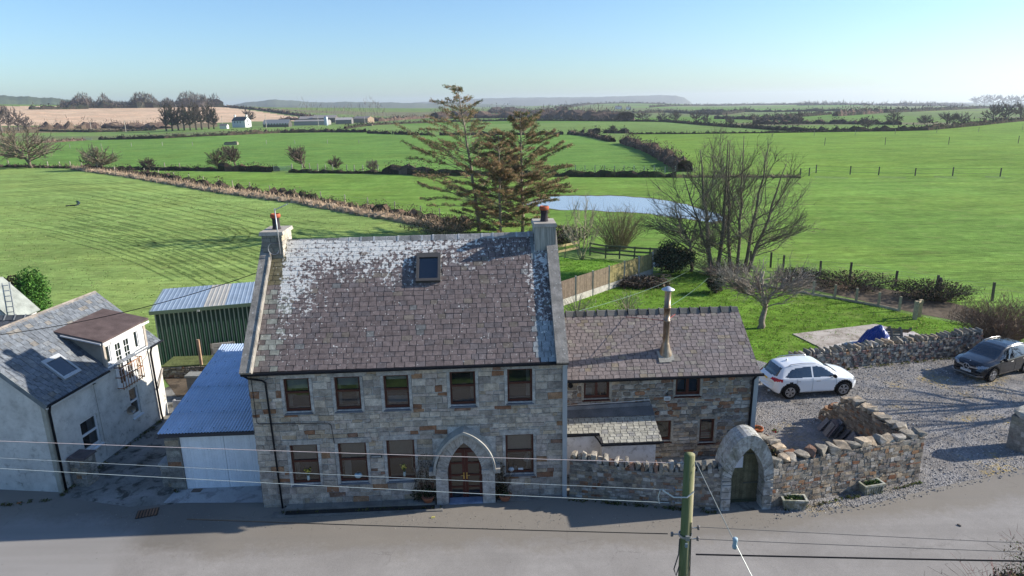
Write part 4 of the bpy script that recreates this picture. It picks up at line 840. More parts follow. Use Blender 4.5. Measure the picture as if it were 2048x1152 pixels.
br.bar((4.5, -.34, 3.0), (4.35, -.34, 3.6), .03, .03, (.4, .3, .2)); br.bar((4.75, -.34, 3.0), (5.0, -.34, 3.56), .03, .03, (.4, .3, .2)); br.build('balcony_rail', M['concrete'], dmo)
b = MB(); b.lathe((0, 0, 0), [(.0, 0), (.12, .02), (.2, .07), (.205, .07), (.12, .0), (0, -.02)], 18, (.38, .33, .27), 'y'); b.tube([(0, .05, 0), (0, .2, -.1), (0, .2, -.2)], .015, 6, (.3, .3, .3)); b.tube([(0, 0, 0), (-.22, -.18, -.02)], .012, 5, (.3, .3, .3)); o = b.build('satellite_dish', M['metal'], lh); o.location = (4.08, -.22, 1.5); o.rotation_euler = (0, 0, rad(-25)); o.scale = (1, -1, 1)
b = MB(); b.box((2.46, -.1, 3.38), (2.56, -.0, 3.46), (.05, .05, .05)); b.tube([(2.5, -.08, 3.42), (2.4, -.18, 3.44)], .02, 6, (.3, .3, .3)); b.build('wall_lamp', M['black'], lh)
tubeM(lh, 'cable', [(2.52, -.02, 3.4), (2.53, -.02, 2.4), (2.56, -.02, .3)], .008, 'attr', (.25, .24, .22), 4); tubeM(lh, 'cable', [(5.2, -.02, 2.95), (5.9, -.02, 3.25), (6.1, -.02, 3.5)], .008, 'attr', (.2, .2, .18), 4)

# ------------------------------------------------------------------ older building behind it, with ladder
nb = empty('slate_outbuilding', (-24.5, 31, 0), rad(1), 'dark slate roofed outbuilding behind the ridge of the rendered cottage', 'outbuilding')
b = MB(); b.box((-12, -2.4, 0), (1.7, 2.4, 2.8), (.4, .4, .38)); b.build('wall', M['render'], nb)
b = MB(); vq = np.array([0, 2.7, 1.75]); L = np.linalg.norm(vq); vq /= L; slates(b, (-12.2, -2.7, 2.8), (1, 0, 0), vq, np.array([0, -vq[2], vq[1]]), 14.0, L, .2, (.24, .34), lambda u, v: tuple(np.array((.085, .09, .10))*R(.8, 1.2)), .012); b.add([(-12.2, 2.7, 2.8), (1.8, 2.7, 2.8), (1.8, 0, 4.55), (-12.2, 0, 4.55)], [(1, 0, 3, 2)], (.09, .09, .1)); nr = b.build('roof', M['slate'], nb)
b = MB(); x = -12
while x < 1.7: b.add([(x+.01, -.22, 4.45), (x+.01, 0, 4.64), (x+.01, .22, 4.45), (x+.46, -.22, 4.45), (x+.46, 0, 4.64), (x+.46, .22, 4.45)], [(0, 3, 4, 1), (1, 4, 5, 2)], (.10, .105, .11)); b.add([(x-.03, -.24, 4.45), (x-.03, 0, 4.68), (x+.04, 0, 4.68), (x+.04, -.24, 4.45)], [(0, 3, 2, 1)], (.34, .34, .32)); x += .47
b.build('ridge', M['concrete'], nr)
ws = empty('white_shed', (atY(26, 627, 36)[0]-1.9, 36.0, 0), 0, 'white gabled shed with a small yellow box at the photo\'s left edge', 'shed')
b = MB(); b.add([(-1.8, 0, 0), (1.75, 0, 0), (1.75, 0, 2.9), (.1, 0, 4.75), (-1.8, 0, 2.9), (-1.8, 2, 0), (1.75, 2, 0), (1.75, 2, 2.9), (.1, 2, 4.75), (-1.8, 2, 2.9)], [(0, 1, 2, 3, 4), (6, 5, 9, 8, 7)], (.62, .63, .64)); b.add([(1.75, 0, 0), (1.75, 2, 0), (1.75, 2, 2.9), (1.75, 0, 2.9), (-1.8, 0, 0), (-1.8, 2, 0), (-1.8, 2, 2.9), (-1.8, 0, 2.9)], [(0, 1, 2, 3), (5, 4, 7, 6)], (.62, .63, .64)); b.build('wall', M['render'], ws)
b = MB(); b.obox((1.9, -.1, 2.75), (-1.8, 0, 2.02), (0, 2.2, 0), (.04, 0, .06), (.25, .27, .25)); b.obox((-1.95, -.1, 2.75), (2.05, 0, 2.02), (0, 2.2, 0), (-.04, 0, .06), (.25, .27, .25)); b.build('roof', M['concrete'], ws)
b = MB(); b.box((.55, -.12, 3.05), (.85, -.0, 3.35), (.55, .33, .03)); b.build('alarm_box', M['gloss'], ws)
ld = empty('ladder', (-27.0, 35.3, 0), 0, 'aluminium ladder standing upright at the white shed', 'ladder')
p0, p1 = atY(3, 571, 35.3), atY(17, 569, 35.3); b = MB()
for p in (p0, p1): b.bar((p[0]+27.0, -.15, 1.5), (p[0]+27.0, .1, p[2]+.1), .05, .08, (.5, .51, .53))
b.build('rails', M['metal'], ld); b = MB(); z = 1.7
while z < p0[2]: b.bar((p0[0]+27.0, 0, z), (p1[0]+27.0, 0, z+.03), .035, .035, (.5, .51, .53)); z += .3
b.build('rungs', M['metal'], ld)

# ------------------------------------------------------------------ garage with blue-grey corrugated roof
def corr(b, o, ux, vv, nn, W, L, pitch, amp, col, nseg=8, box=False, nv=1):
    o, ux, vv, nn = [np.array(q, float) for q in (o, ux, vv, nn)]; n = max(2, int(W/pitch*nseg)); x = np.linspace(0, W, n+1); ph_ = (x/pitch) % 1
    h = amp*(np.clip(np.abs(ph_-.5)*-8+1.6, 0, 1) if box else .5+.5*np.cos(2*math.pi*ph_)); V = []
    for k in range(nv+1): V.append(o+ux*x[:, None]+nn*h[:, None]+vv*(L*k/nv))
    V = np.concatenate(V); f = []
    for k in range(nv): i = np.arange(n)+k*(n+1); f.append(np.stack([i, i+1, i+n+2, i+n+1], -1))
    f = np.concatenate(f); c = np.array([col(x[q % (n+1)]) for q in f[:, 0]]) if callable(col) else col
    b.add(V, f, c)
t = NT('blue corrugated sheet'); v = t.pos(); c = t.attr(); M['sheet'] = t.fin(t.mix(1., c, t.rng(t.noise(v, 1.3, 5, .6), .3, .7, .85, 1.12), 'MULTIPLY'), .38, .15, .5, None)
gg = empty('garage', (-9.1, 23.0, 0), rad(2.4), 'garage with wide white boarded door and blue corrugated roof beside the stone house', 'garage')
gW, gD = 3.95, 6.9
b = MB(); gv = np.array([0, gD, .98]); gL = np.linalg.norm(gv); gv /= gL; gn = np.array([0, -gv[2], gv[1]]); u_ = np.array([1., 0, 0])
for k, (a, e, dz) in enumerate(((0, .19, 0), (.185, .47, .02), (.46, 1., .04))): corr(b, (-gW-.1, -.25, 2.5+dz-k*.0), u_, gv, gn, gW+.08, gL*(e-a), .115, .035, (.50, .58, .70)) if k == 0 else corr(b, np.array([-gW-.1, -.25, 2.5])+gv*gL*a+gn*.012*k, u_, gv, gn, gW+.08, gL*(e-a), .115, .035, [(.46, .56, .70), (.44, .54, .69)][k-1])
grf = b.build('roof', M['sheet'], gg, True)
b = MB()
for rw in (.03, .19, .3, .46, .6, .75, .9):
    for k in range(9): q = np.array([-gW+.2+k*.42, -.25, 2.5])+gv*gL*rw+gn*(.06+.012*(rw > .185)+.012*(rw > .46)); b.lathe(q, [(.022, 0), (.02, .012), (0, .016)], 6, (.06, .08, .12))
b.build('fixings', M['black'], grf)
b = MB(); b.box((-gW-.02, .02, -.1), (-3.45, .2, 2.42), (.24, .225, .20)); b.build('wall', M['concrete'], gg); b = MB(); b.box((-.2, .02, -.1), (-.02, .2, 2.42), (.24, .225, .20)); b.build('wall', M['concrete'], gg); b = MB(); b.box((-gW-.0, .2, -.1), (-gW+.2, gD-.3, 2.45), (.25, .24, .21)); b.add([(-gW, .2, 2.45), (-gW, gD-.3, 2.45), (-gW, gD-.3, 3.3)], [(0, 2, 1)], (.25, .24, .21)); b.build('wall', M['concrete'], gg)
masonry_b = MB(); masonry(masonry_b, -gW-.04, -3.47, -.1, 2.4, lambda u, z, d: np.stack([u, .03-d, z], -1), (), (.2, .26), (.3, .5), (.01, .02), .006, base=[(.26, .25, .22), (.22, .21, .19)], rust=.02); masonry_b.build('pier', M['stone'], gg)
b = MB(); b.box((-3.45, .04, 2.32), (-.2, .2, 2.44), (.05, .06, .07)); b.box((-gW-.08, -.28, 2.36), (0, -.22, 2.49), (.03, .035, .045)); b.build('fascia', M['gloss'], gg)
b = MB(); n = 30
for k in range(n): a = -3.44+3.22*k/n; e = a+3.22/n; b.box((a+.003, .09+R(-.004, .004), .02), (e-.003, .14, 2.33), tuple(np.array((.82, .85, .88))*R(.95, 1.03)))
b.box((-1.835, .08, .02), (-1.82, .1, 2.33), (.35, .37, .38)); b.build('garage_door', M['gloss'], gg)
# green metal shed
sg = at(325, 730); sA = rad(15.4); sh = empty('metal_shed', (-19.97, 36.0, 0), sA, 'long dark green ribbed metal shed with pale blue roof behind the garage', 'shed'); sW, sD, sHt = 9.2, 3.6, 3.2
b = MB(); corr(b, (0, 0, -.1), (1, 0, 0), (0, 0, 1), (0, -1, 0), sW, sHt, .24, .035, lambda x: (.32, .36, .28) if (x % .24) < .055 else (.012, .042, .026), 12, True)
corr(b, (0, sD, -.1), (0, -1, 0), (0, 0, 1), (-1, 0, 0), sD, sHt, .24, .03, (.02, .06, .04), 12, True); b.box((.02, .05, 0), (sW-.02, sD, sHt), (.02, .05, .035)); b.build('wall', M['gloss'], sh)
b = MB(); rv = np.array([0, sD+.35, .3]); rL = np.linalg.norm(rv); rv /= rL; corr(b, (-.15, -.2, sHt+.03), (1, 0, 0), rv, np.array([0, -rv[2], rv[1]]), sW+.3, rL, .24, .016, lambda x: (.42, .39, .33) if 2.7 < x < 3.85 else (.27, .33, .40), 12, True); b.build('roof', M['sheet'], sh)
b = MB(); b.box((-.2, -.24, sHt-.14), (sW+.2, -.19, sHt+.06), (.09, .13, .085)); b.obox((-.2, -.24, sHt-.12), (.05, 0, 0), (0, sD+.35, .3), (0, 0, .18), (.13, .17, .12)); b.build('trim', M['gloss'], sh)
b = MB(); b.box((2.25, -.3, sHt-.17), (2.4, -.24, sHt-.07), (.3, .32, .3)); b.build('floodlight', M['gloss'], sh)
# yard odds and ends
def pillar(name, x, y, h, s, rz, lab, cap):
    r_ = empty(name, (x, y, 0), rz, lab, 'gate pillar'); b = MB(); b.box((-s/2+.02, -s/2+.02, -.1), (s/2-.02, s/2-.02, h), (.26, .25, .22))
    for k in range(4):
        pmk = [lambda u, z, d: np.stack([u, -s/2+.02-d, z], -1), lambda u, z, d: np.stack([s/2-.02+d, u, z], -1), lambda u, z, d: np.stack([-u, s/2-.02+d, z], -1), lambda u, z, d: np.stack([-s/2+.02-d, -u, z], -1)][k]
        masonry(b, -s/2, s/2, -.05, h, pmk, (), (.12, .22), (.15, .35), (.01, .03), .01, .2, base=[(.28, .26, .23), (.24, .23, .2), (.32, .3, .27)], rust=.03)
    b.build('shaft', M['stone'], r_); c = MB(); c.add([(-s/2-.05, -s/2-.05, h), (s/2+.05, -s/2-.05, h), (s/2+.05, s/2+.05, h), (-s/2-.05, s/2+.05, h), (-s/2-.03, -s/2-.03, h+.09), (s/2+.03, -s/2-.03, h+.09), (s/2+.03, s/2+.03, h+.09), (-s/2-.03, s/2+.03, h+.09)], [(0, 3, 2, 1), (4, 5, 6, 7), (0, 1, 5, 4), (1, 2, 6, 5), (2, 3, 7, 6), (3, 0, 4, 7)], cap); c.build('cap', M['concrete'], r_)
pillar('gate_pillar', -16.75, 23.55, 1.15, .62, rad(-6), 'squat stone gate pillar with a dark flat cap by the rendered wall', (.12, .10, .10)); pillar('gate_pillar', -13.3, 23.35, .95, .5, rad(3), 'short pale stone gate pillar in front of the garage corner', (.30, .30, .29))
b = MB(); 
for k in range(4): b.box((-.02, -.02, .05+.16*k), (1.9, .02, .2+.16*k), tuple(np.array((.42, .43, .45))*R(.9, 1.05)))
for x in (0, .9, 1.8): b.box((x, .021, 0), (x+.08, .08, .72), (.4, .4, .4))
o = b.build('boarded_gate', M['attr']); o.location = (-16.2, 29.6, 0); tag(o, 'low white boarded gate between the rendered cottage and the garage', 'gate')
rb = empty('raised_bed', (-19.0, 34.0, 0), rad(2), 'raised grassy bed with a rubble front in front of the green shed', 'raised bed')
b = MB(); b.box((0, .06, -.1), (2.6, 1.7, .6), (.2, .17, .13)); masonry(b, 0, 2.6, -.05, .62, lambda u, z, d: np.stack([u, .06-d, z], -1), (), (.1, .18), (.12, .3), (.02, .06), .02, .3, base=RUBBLE); b.box((2.5, .0, -.1), (2.72, 1.7, .66), (.36, .30, .24)); b.build('wall', M['stone'], rb); b = MB(); b.box((.02, .1, .55), (2.5, 1.6, .66), (.10, .12, .05)); b.build('soil', M['grass'], rb)
b = MB(); b.box((0, 0, 0), (.12, .12, 1.5), (.30, .2, .14)); o = b.build('wooden_post', M['wood']); o.location = (-16.95, 34.2, .6); tag(o, 'upright brown post at the end of the raised bed', 'post')
b = MB(); b.box((0, 0, 0), (2.4, .5, 1.15), (.17, .165, .155)); b.box((-.05, -.05, 1.15), (2.45, .55, 1.24), (.24, .24, .22)); o = b.build('block_wall', M['concrete']); o.location = (-16.3, 31.3, 0); tag(o, 'short dark block wall left of the corrugated garage roof', 'wall')
gf = empty('metal_gate', (-17.4, 37.0, 0), rad(15), 'old timber and iron crate gate standing against the green shed', 'gate'); b = MB(); b.bar((0, 0, 1.55), (3.2, 0, 1.55), .06, .24, (.25, .22, .19)); b.bar((0, 0, 0), (0, 0, 1.6), .16, .16, (.25, .22, .19)); b.bar((3.2, 0, 0), (3.2, 0, 1.6), .16, .16, (.25, .22, .19)); b.build('frame', M['wood'], gf); b = MB()
for z in (.35, .75, 1.12): b.bar((0, -.02, z), (3.2, -.02, z), .05, .05, (.4, .41, .38))
for k in range(1, 14): b.bar((.22*k, .01, .1), (.22*k, .01, 1.45), .03, .03, (.25, .26, .24))
b.build('bars', M['metal'], gf)
b = MB(); b.box((0, 0, 0), (1.3, .12, .3), (.28, .27, .25)); b.box((.02, .02, .34), (1.28, .11, .58), (.33, .31, .28)); b.box((0, .0, -.6), (.1, .1, .58), (.25, .23, .2)); b.box((1.2, .0, -.6), (1.3, .1, .58), (.25, .23, .2)); o = b.build('plank_bench', M['wood']); o.location = (-17.2, 36.2, .55); o.rotation_euler = (0, 0, rad(15)); tag(o, 'pair of grey planks on posts before the green shed', 'planks')
# drain grating
b = MB(); b.box((-.36, -.26, 0), (.36, .26, .012), (.02, .02, .02))
for k in range(7): b.box((-.33+.1*k, -.25, .012), (-.28+.1*k, .25, .03), (.12, .08, .06))
o = b.build('drain_grating', M['metal']); o.location = tuple(at(295, 1027)[:2])+(.012,); o.rotation_euler = (0, 0, rad(18)); tag(o, 'rusty iron drain grating in the road by the yard mouth', 'drain')
b = MB(); b.box((-.18, -.12, 0), (.18, .12, .012), (.14, .10, .08)); o = b.build('access_cover', M['metal']); o.location = tuple(at(394, 982)[:2])+(.022,); tag(o, 'small rusty cover plate in the concrete apron by the garage door', 'cover')
# ------------------------------------------------------------------ garden walls, gate arch
def stone_lump(b, c, s, col, rz=0., sq=.75):
    """one rough angular stone: the convex hull of jittered points near a box"""
    import bmesh
    bm = bmesh.new(); ca, sa = math.cos(rz), math.sin(rz)
    for k in range(22):
        p = RNG.uniform(-1, 1, 3); a = RNG.integers(3); p[a] = np.sign(p[a])*1.0 if abs(p[a]) > .0 else 1.; p = np.clip(p*1.25, -1, 1)*RNG.uniform(.82, 1.05, 3); x, y, z = p*np.array(s)/2; bm.verts.new((x*ca-y*sa+c[0], x*sa+y*ca+c[1], z+c[2]))
    h = bmesh.ops.convex_hull(bm, input=bm.verts); bm.verts.ensure_lookup_table(); bm.faces.ensure_lookup_table(); bm.normal_update()
    vi = {v: k for k, v in enumerate(bm.verts)}; V = [tuple(v.co) for v in bm.verts]; Fs = [[vi[v] for v in f.verts] for f in bm.faces if len(f.verts) == 3]
    b.add(V, Fs, col); bm.free()
def rubble_wall(name, p, q, h, th, label, cop=(.2, .3), copk=1.0, rh=(.06, .15), sw=(.10, .34), base=RUBBLE, rust=.12, tan=.08, hfun=None, capw=None, cat='wall', cop_part=True, ends=True, d=(.008, .032)):
    p = np.array([p[0], p[1]], float); q = np.array([q[0], q[1]], float); L = np.linalg.norm(q-p); a = math.atan2(q[1]-p[1], q[0]-p[0])
    r_ = empty(name, (p[0], p[1], 0), a, label, cat); hf = hfun or (lambda u: h); b = MB(); hm = max(hf(L*k/30) for k in range(31)); n = 24
    for k in range(n): u0, u1 = L*k/n, L*(k+1)/n; hh = hf((u0+u1)/2)-.05; b.box((u0+.001, .02, -.1), (u1-.001, th-.02, hh), (.25, .235, .205))
    fF = lambda u, z, d: np.stack([u, .03-d, z], -1); fB = lambda u, z, d: np.stack([u, th-.03+d, z], -1)
    for f in (fF, fB): masonry(b, 0, L, -.06, hm, f, (), rh, sw, d, .02, .26, rust, tan, base, .009, top=lambda x: hf(min(max(x, 0), L))-.03)
    if ends:
        masonry(b, 0.03, th-.03, -.06, hf(L)-.04, lambda u, z, d: np.stack([np.full_like(u, L-.02)+d, u, z], -1), (), rh, sw, d, .02, .26, rust, tan, base, .009); masonry(b, .03, th-.03, -.06, hf(0)-.04, lambda u, z, d: np.stack([np.full_like(u, .02)-d, u, z], -1), (), rh, sw, d, .02, .26, rust, tan, base, .009)
    wl = b.build('stonework', M['stone'], r_)
    if cop:
        c = MB(); u = .05; alt = 0
        while u < L-.05:
            w_ = R(*cop); s = R(.75, 1.25) if copk == 1 else R(*((.55, .8) if alt % 2 else (1.0, 1.5))); hh = .24*s; cc = pick(rust*.6, .25, [(.30, .27, .225), (.25, .23, .195), (.34, .31, .265)]); stone_lump(c, (u+w_/2, th/2+R(-.03, .03), hf(u)+hh/2-.06), (w_*.93, th*R(.85, 1.1), hh), cc, R(-.12, .12)); u += w_; alt += 1
        c.build('coping', M['stone'], r_)
    return r_
rubble_wall('garden_wall', (1.98, 21.98), (5.0, 21.25), 1.45, .42, 'rubble garden wall between the stone house and the utility pole, jagged upright coping stones', (.12, .24), 2, hfun=lambda u: 1.55-.18*min(1, u/2.5))
rubble_wall('garden_wall', (5.0, 21.25), (7.35, 20.95), 1.4, .42, 'short rubble wall with upright coping between the utility pole and the arched gateway', (.12, .22), 2, hfun=lambda u: 1.37+.1*u)
rubble_wall('garden_wall', (9.02, 21.02), (15.3, 22.72), 1.72, .5, 'rubble wall with big rounded coping stones behind the two stone planters', (.3, .5), 1, rh=(.06, .17), sw=(.1, .36), hfun=lambda u: 1.62+.14*min(1, u/2))
rubble_wall('return_wall', (15.32, 22.95), (14.3, 28.0), 1.7, .55, 'broken rubble wall running back from the driveway entrance, slates leaning on it', (.22, .4), 1, hfun=lambda u: 1.62 if u < 3.4 else max(.3, 1.62-(u-3.4)*.85), base=[(.2, .17, .14), (.17, .14, .11), (.24, .2, .16)], rust=.2)
rubble_wall('drystone_wall', (14.7, 33.15), (26.2, 35.45), 1.05, .6, 'long dry stone wall between the gravel drive and the garden', (.1, .2), 2, rh=(.07, .16), sw=(.1, .26), base=[(.22, .155, .145), (.28, .265, .245), (.16, .155, .15), (.35, .34, .31)], rust=.04, hfun=lambda u: .85+.035*u, d=(.02, .1))
rubble_wall('bed_edging', (9.95, 25.6), (11.2, 22.4), .45, .5, 'low rubble edging running from the wing corner to the gateway', (.25, .45), 1, hfun=lambda u: .42)
gp = rubble_wall('gatepost', (20.6, 24.35), (21.4, 24.75), 1.5, .8, 'square stone gatepost cut by the photo\'s right edge at the drive entrance', None, base=[(.3, .29, .25), (.36, .34, .3), (.26, .25, .2)], rh=(.12, .24), sw=(.2, .5), rust=.02, cat='gatepost')
cq = MB(); stone_lump(cq, (.45, .4, 1.56), (1.0, .9, .24), (.36, .35, .31)); cq.build('cap', M['stone'], gp)
ga = at(1440, 1022); AA = math.atan2(.1, 1.8); arch_ = empty('gate_arch', (ga[0], ga[1], 0), AA, 'pointed stone gateway arch over an old plank door, lichen on its voussoirs', 'arch')
b = MB(); CX = .9; inn = arch(.57, 1.15, 2.40, 12, CX); out = [(CX+.94*math.cos(math.pi*k/24), 1.2+1.73*math.sin(math.pi*k/24)) for k in range(25)]; vo = lambda: tuple(np.array(random.choice([(.29, .28, .255), (.33, .32, .30), (.24, .235, .21), (.31, .30, .275)]))*R(.85, 1.1))
ring(b, inn, out, -.78, .02, vo, fr, .012, .010, 1, .8)
for a, e in ((-.03, .33), (1.47, 1.83)):
    z = -.1
    while z < 1.15: h = min(R(.22, .34), 1.17-z); b.prism([(a+R(0, .03), z+.01), (e, z+.01), (e, z+h-.008), (a+R(0, .03), z+h-.008)], -.78, .04+R(-.015, .015), vo(), fr, .012); z += h
b.build('stonework', M['lichen'] if 'lichen' in M else M['stone'], arch_)
t = NT('lichened stone'); v = t.pos(); c = t.attr(); c = t.mix(1., c, t.rng(t.noise(v, 6, 6), .3, .7, .7, 1.3), 'MULTIPLY'); c = t.mix(t.ramp(t.math('ADD', t.noise(v, 5, 6, .7), t.math('MULTIPLY', t.noise(v, 1.2, 2), .25)), [(.62, 0), (.68, .5)]), c, (.55, .56, .55)); c = t.mix(t.rng(t.noise(v, 2.3, 4), .55, .7, 0, .5), c, (.12, .12, .05)); M['lichen'] = t.fin(c, .95, 0, .2, t.bump(t.noise(v, 20, 6, .7), .6, .03)); arch_.children[0].data.materials[0] = M['lichen']
b = MB()
for k in range(9): a = .30+1.2*k/9; b.box((a+.004, .46+R(-.003, .003), .05), (a+1.2/9-.004, .51, 2.42), tuple(np.array((.115, .115, .075))*R(.8, 1.2)))
b.box((.3, .44, .02), (1.5, .52, .14), (.06, .07, .045)); dr = b.build('door', M['wood'], arch_); b = MB(); b.box((.95, .43, .78), (1.5, .455, .83), (.07, .085, .085)); b.box((.6, .43, 1.93), (1.5, .455, 1.98), (.07, .085, .085)); b.build('strap_hinge', M['metal'], dr)
b = MB(); b.box((.56, .435, 1.42), (.88, .452, 1.86), (.62, .66, .74)); b.build('notice', M['fabric'], dr); b = MB(); b.box((.5, .44, 1.88), (.85, .47, 1.93), (.45, .42, .36)); b.build('rail', M['wood'], dr)
# slates leaning on the return wall
def slate_stack(x, y, rz, n, lab):
    r_ = empty('slate_stack', (x, y, .004), rz, lab, 'slates'); b = MB()
    for k in range(n):
        o = np.array([.05*k, R(-.1, .1), 0]); h = R(.55, .8); w_ = R(.35, .5); tilt = .55; b.obox(o, np.array([math.sin(tilt)*h, 0, math.cos(tilt)*h]), (0, w_, 0), np.array([-math.cos(tilt)*.018, 0, math.sin(tilt)*.018]), tuple(np.array(random.choice([(.13, .13, .145), (.2, .2, .21), (.12, .105, .115), (.16, .15, .15)]))*R(.8, 1.2)))
        if k % 3 == 0: b.obox(o+np.array([-.1, w_+.1, 0]), np.array([math.sin(.7)*h, .1, math.cos(.7)*h]), (0, w_*.8, 0), np.array([-.015, 0, .012]), tuple(np.array((.15, .145, .155))*R(.7, 1.3)))
    b.build('slates', M['slate'], r_); return r_
slate_stack(13.75, 25.2, rad(-12), 8, 'stack of purple roof slates leaning on the broken return wall, nearer the road'); slate_stack(13.35, 26.15, rad(-5), 9, 'jumbled grey slates leaning at the far end of the broken return wall')
# planters
def foliage(b, c, s, n, sz, cols, flat=.0, seed=None):
    """n small leaf faces scattered through an ellipsoid"""
    u = RNG.normal(size=(n, 3)); u /= np.linalg.norm(u, axis=1)[:, None]; r_ = RNG.random(n)[:, None]**.45; P = u*r_*np.array(s)+np.array(c)
    A = RNG.normal(size=(n, 3)); A /= np.linalg.norm(A, axis=1)[:, None]; B = np.cross(A, RNG.normal(size=(n, 3))); B /= np.linalg.norm(B, axis=1)[:, None]+1e-9
    k = sz*(.6+.8*RNG.random((n, 1))); V = np.stack([P-A*k, P+B*k*.45, P+A*k, P-B*k*.45], 1).reshape(-1, 3); cc = np.array(cols)[RNG.integers(len(cols), size=n)]*(.7+.6*RNG.random((n, 1)))
    b.add(V, np.arange(4*n).reshape(n, 4), cc)
def planter(x, y, rz, lab):
    r_ = empty('stone_planter', (x, y, .006), rz, lab, 'planter'); b = MB(); w_, d_, h = .82, .42, .40; tp = [(-w_/2, -d_/2), (w_/2, -d_/2), (w_/2, d_/2), (-w_/2, d_/2)]; k = .82
    O = [(p[0]*k, p[1]*k, 0) for p in tp]+[(p[0], p[1], h-.07) for p in tp]+[(p[0]*1.07, p[1]*1.1, h-.07) for p in tp]+[(p[0]*1.07, p[1]*1.1, h) for p in tp]+[(p[0]*.88, p[1]*.8, h) for p in tp]+[(p[0]*.86, p[1]*.78, h-.08) for p in tp]
    f = [(3, 2, 1, 0)]
    for q in range(5):
        for j in range(4): f.append((4*q+j, 4*q+(j+1) % 4, 4*q+4+(j+1) % 4, 4*q+4+j))
    b.add(O, f, (.27, .27, .20)); 
    for j in range(7): u = -w_/2*.8+w_*.8*j/6; b.bar((u*.85, -d_/2*.9, .06), (u, -d_/2*1.01, h-.1), .05, .025, (.25, .25, .19))
    b.build('trough', M['lichen'], r_); b = MB(); b.box((-w_*.42, -d_*.38, h-.14), (w_*.42, d_*.38, h-.07), (.03, .025, .02)); foliage(b, (0, 0, h-.02), (.36, .15, .07), 220, .045, [(.06, .12, .03), (.09, .15, .04), (.04, .08, .03), (.2, .22, .12)]); b.build('plants', M['leaf'], r_)
planter(9.85, 21.05, rad(-6), 'stone trough planter nearest the arched gateway, low green plants in it'); planter(13.05, 21.95, rad(12), 'stone trough planter further right along the wall, fuller green plants')
def pot(x, y, s, lab, dead=False):
    r_ = empty('flower_pot', (x, y, .004), 0, lab, 'flower pot'); b = MB(); b.lathe((0, 0, 0), [(0, 0), (.13*s, 0), (.17*s, .24*s), (.19*s, .24*s), (.19*s, .31*s), (.165*s, .31*s), (.155*s, .25*s), (0, .25*s)], 18, (.36, .125, .06)); b.build('pot', M['terracotta'], r_, True); b = MB(); foliage(b, (0, 0, .29*s), (.13*s, .13*s, .06*s), 60, .03, [(.07, .06, .03), (.05, .07, .03)]); b.build('plant', M['leaf'], r_)
p = at(1513, 873); pot(p[0], p[1], 1.35, 'large terracotta pot at the corner of the stone wing'); p = at(1530, 884); pot(p[0], p[1], .9, 'small terracotta pot beside the larger one on the edging'); p = at(1553, 890); pot(p[0]-.2, p[1]-.2, .8, 'terracotta pot with red and green plants behind the gate arch')
b = MB(); foliage(b, (0, 0, .25), (.55, .9, .3), 900, .06, [(.10, .07, .04), (.06, .07, .03), (.15, .1, .06), (.05, .04, .03)]); o = b.build('withered_plants', M['leaf']); o.location = (10.25, 24.1, 0); tag(o, 'withered brown plants in the bed behind the gateway arch', 'plants')
b = MB(); foliage(b, (0, 0, .12), (.12, .12, .1), 80, .04, [(.05, .14, .03), (.3, .02, .03)]); o = b.build('bright_plant', M['leaf']); o.location = tuple(at(1548, 880))[:2]+(.3,); tag(o, 'little red and green plant among the pots by the arch', 'plant')
# climbers either side of the porch and pots beneath
def climber(u, n_, lab, w_, h):
    r_ = empty('climbing_plant', H_(u, n_, 0), HR, lab, 'climber'); b = MB(); l = MB()
    for k in range(26):
        x = R(-w_, w_)*.5; P = [np.array([x, 0, 0])]
        for j in range(7): P.append(P[-1]+np.array([R(-.14, .14), R(-.02, .02)-.0*j, h/7*R(.5, 1.1)]))
        b.tube(P, np.linspace(.012, .004, 8), 4, random.choice([(.13, .10, .07), (.30, .25, .18), (.08, .06, .045)]), False)
    foliage(l, (0, -.04, .35), (w_*.6, .12, .4), 420, .05, [(.025, .03, .015), (.04, .04, .02), (.06, .04, .03), (.03, .05, .02)]); foliage(l, (0, -.02, h*.5), (w_*.45, .06, h*.5), 260, .035, [(.05, .045, .03), (.09, .06, .04)]); b.build('stems', M['bark'], r_); l.build('leaves', M['leaf'], r_)
climber(5.85, -.12, 'dark tangled climber on the wall left of the arched porch', .9, 2.2); climber(8.62, -.12, 'bare pale climber stems on the wall right of the arched porch', .4, 1.7)
b = MB(); b.lathe((0, 0, 0), [(0, 0), (.16, 0), (.24, .2), (.25, .22), (.22, .2), (0, .16)], 16, (.30, .13, .08)); o = b.build('plant_bowl', M['terracotta'], None, True); o.location = H_(5.95, -.2, .12); tag(o, 'wide terracotta bowl left of the porch on the ledge', 'bowl'); b = MB(); b.lathe((0, 0, 0), [(0, 0), (.16, 0), (.24, .2), (.25, .22), (.22, .2), (0, .16)], 16, (.30, .13, .08)); foliage(b, (0, 0, .2), (.18, .18, .08), 80, .04, [(.05, .09, .03)]); o = b.build('plant_bowl', M['terracotta']); o.location = H_(8.75, -.2, .06); tag(o, 'wide terracotta bowl with green plant right of the porch', 'bowl')
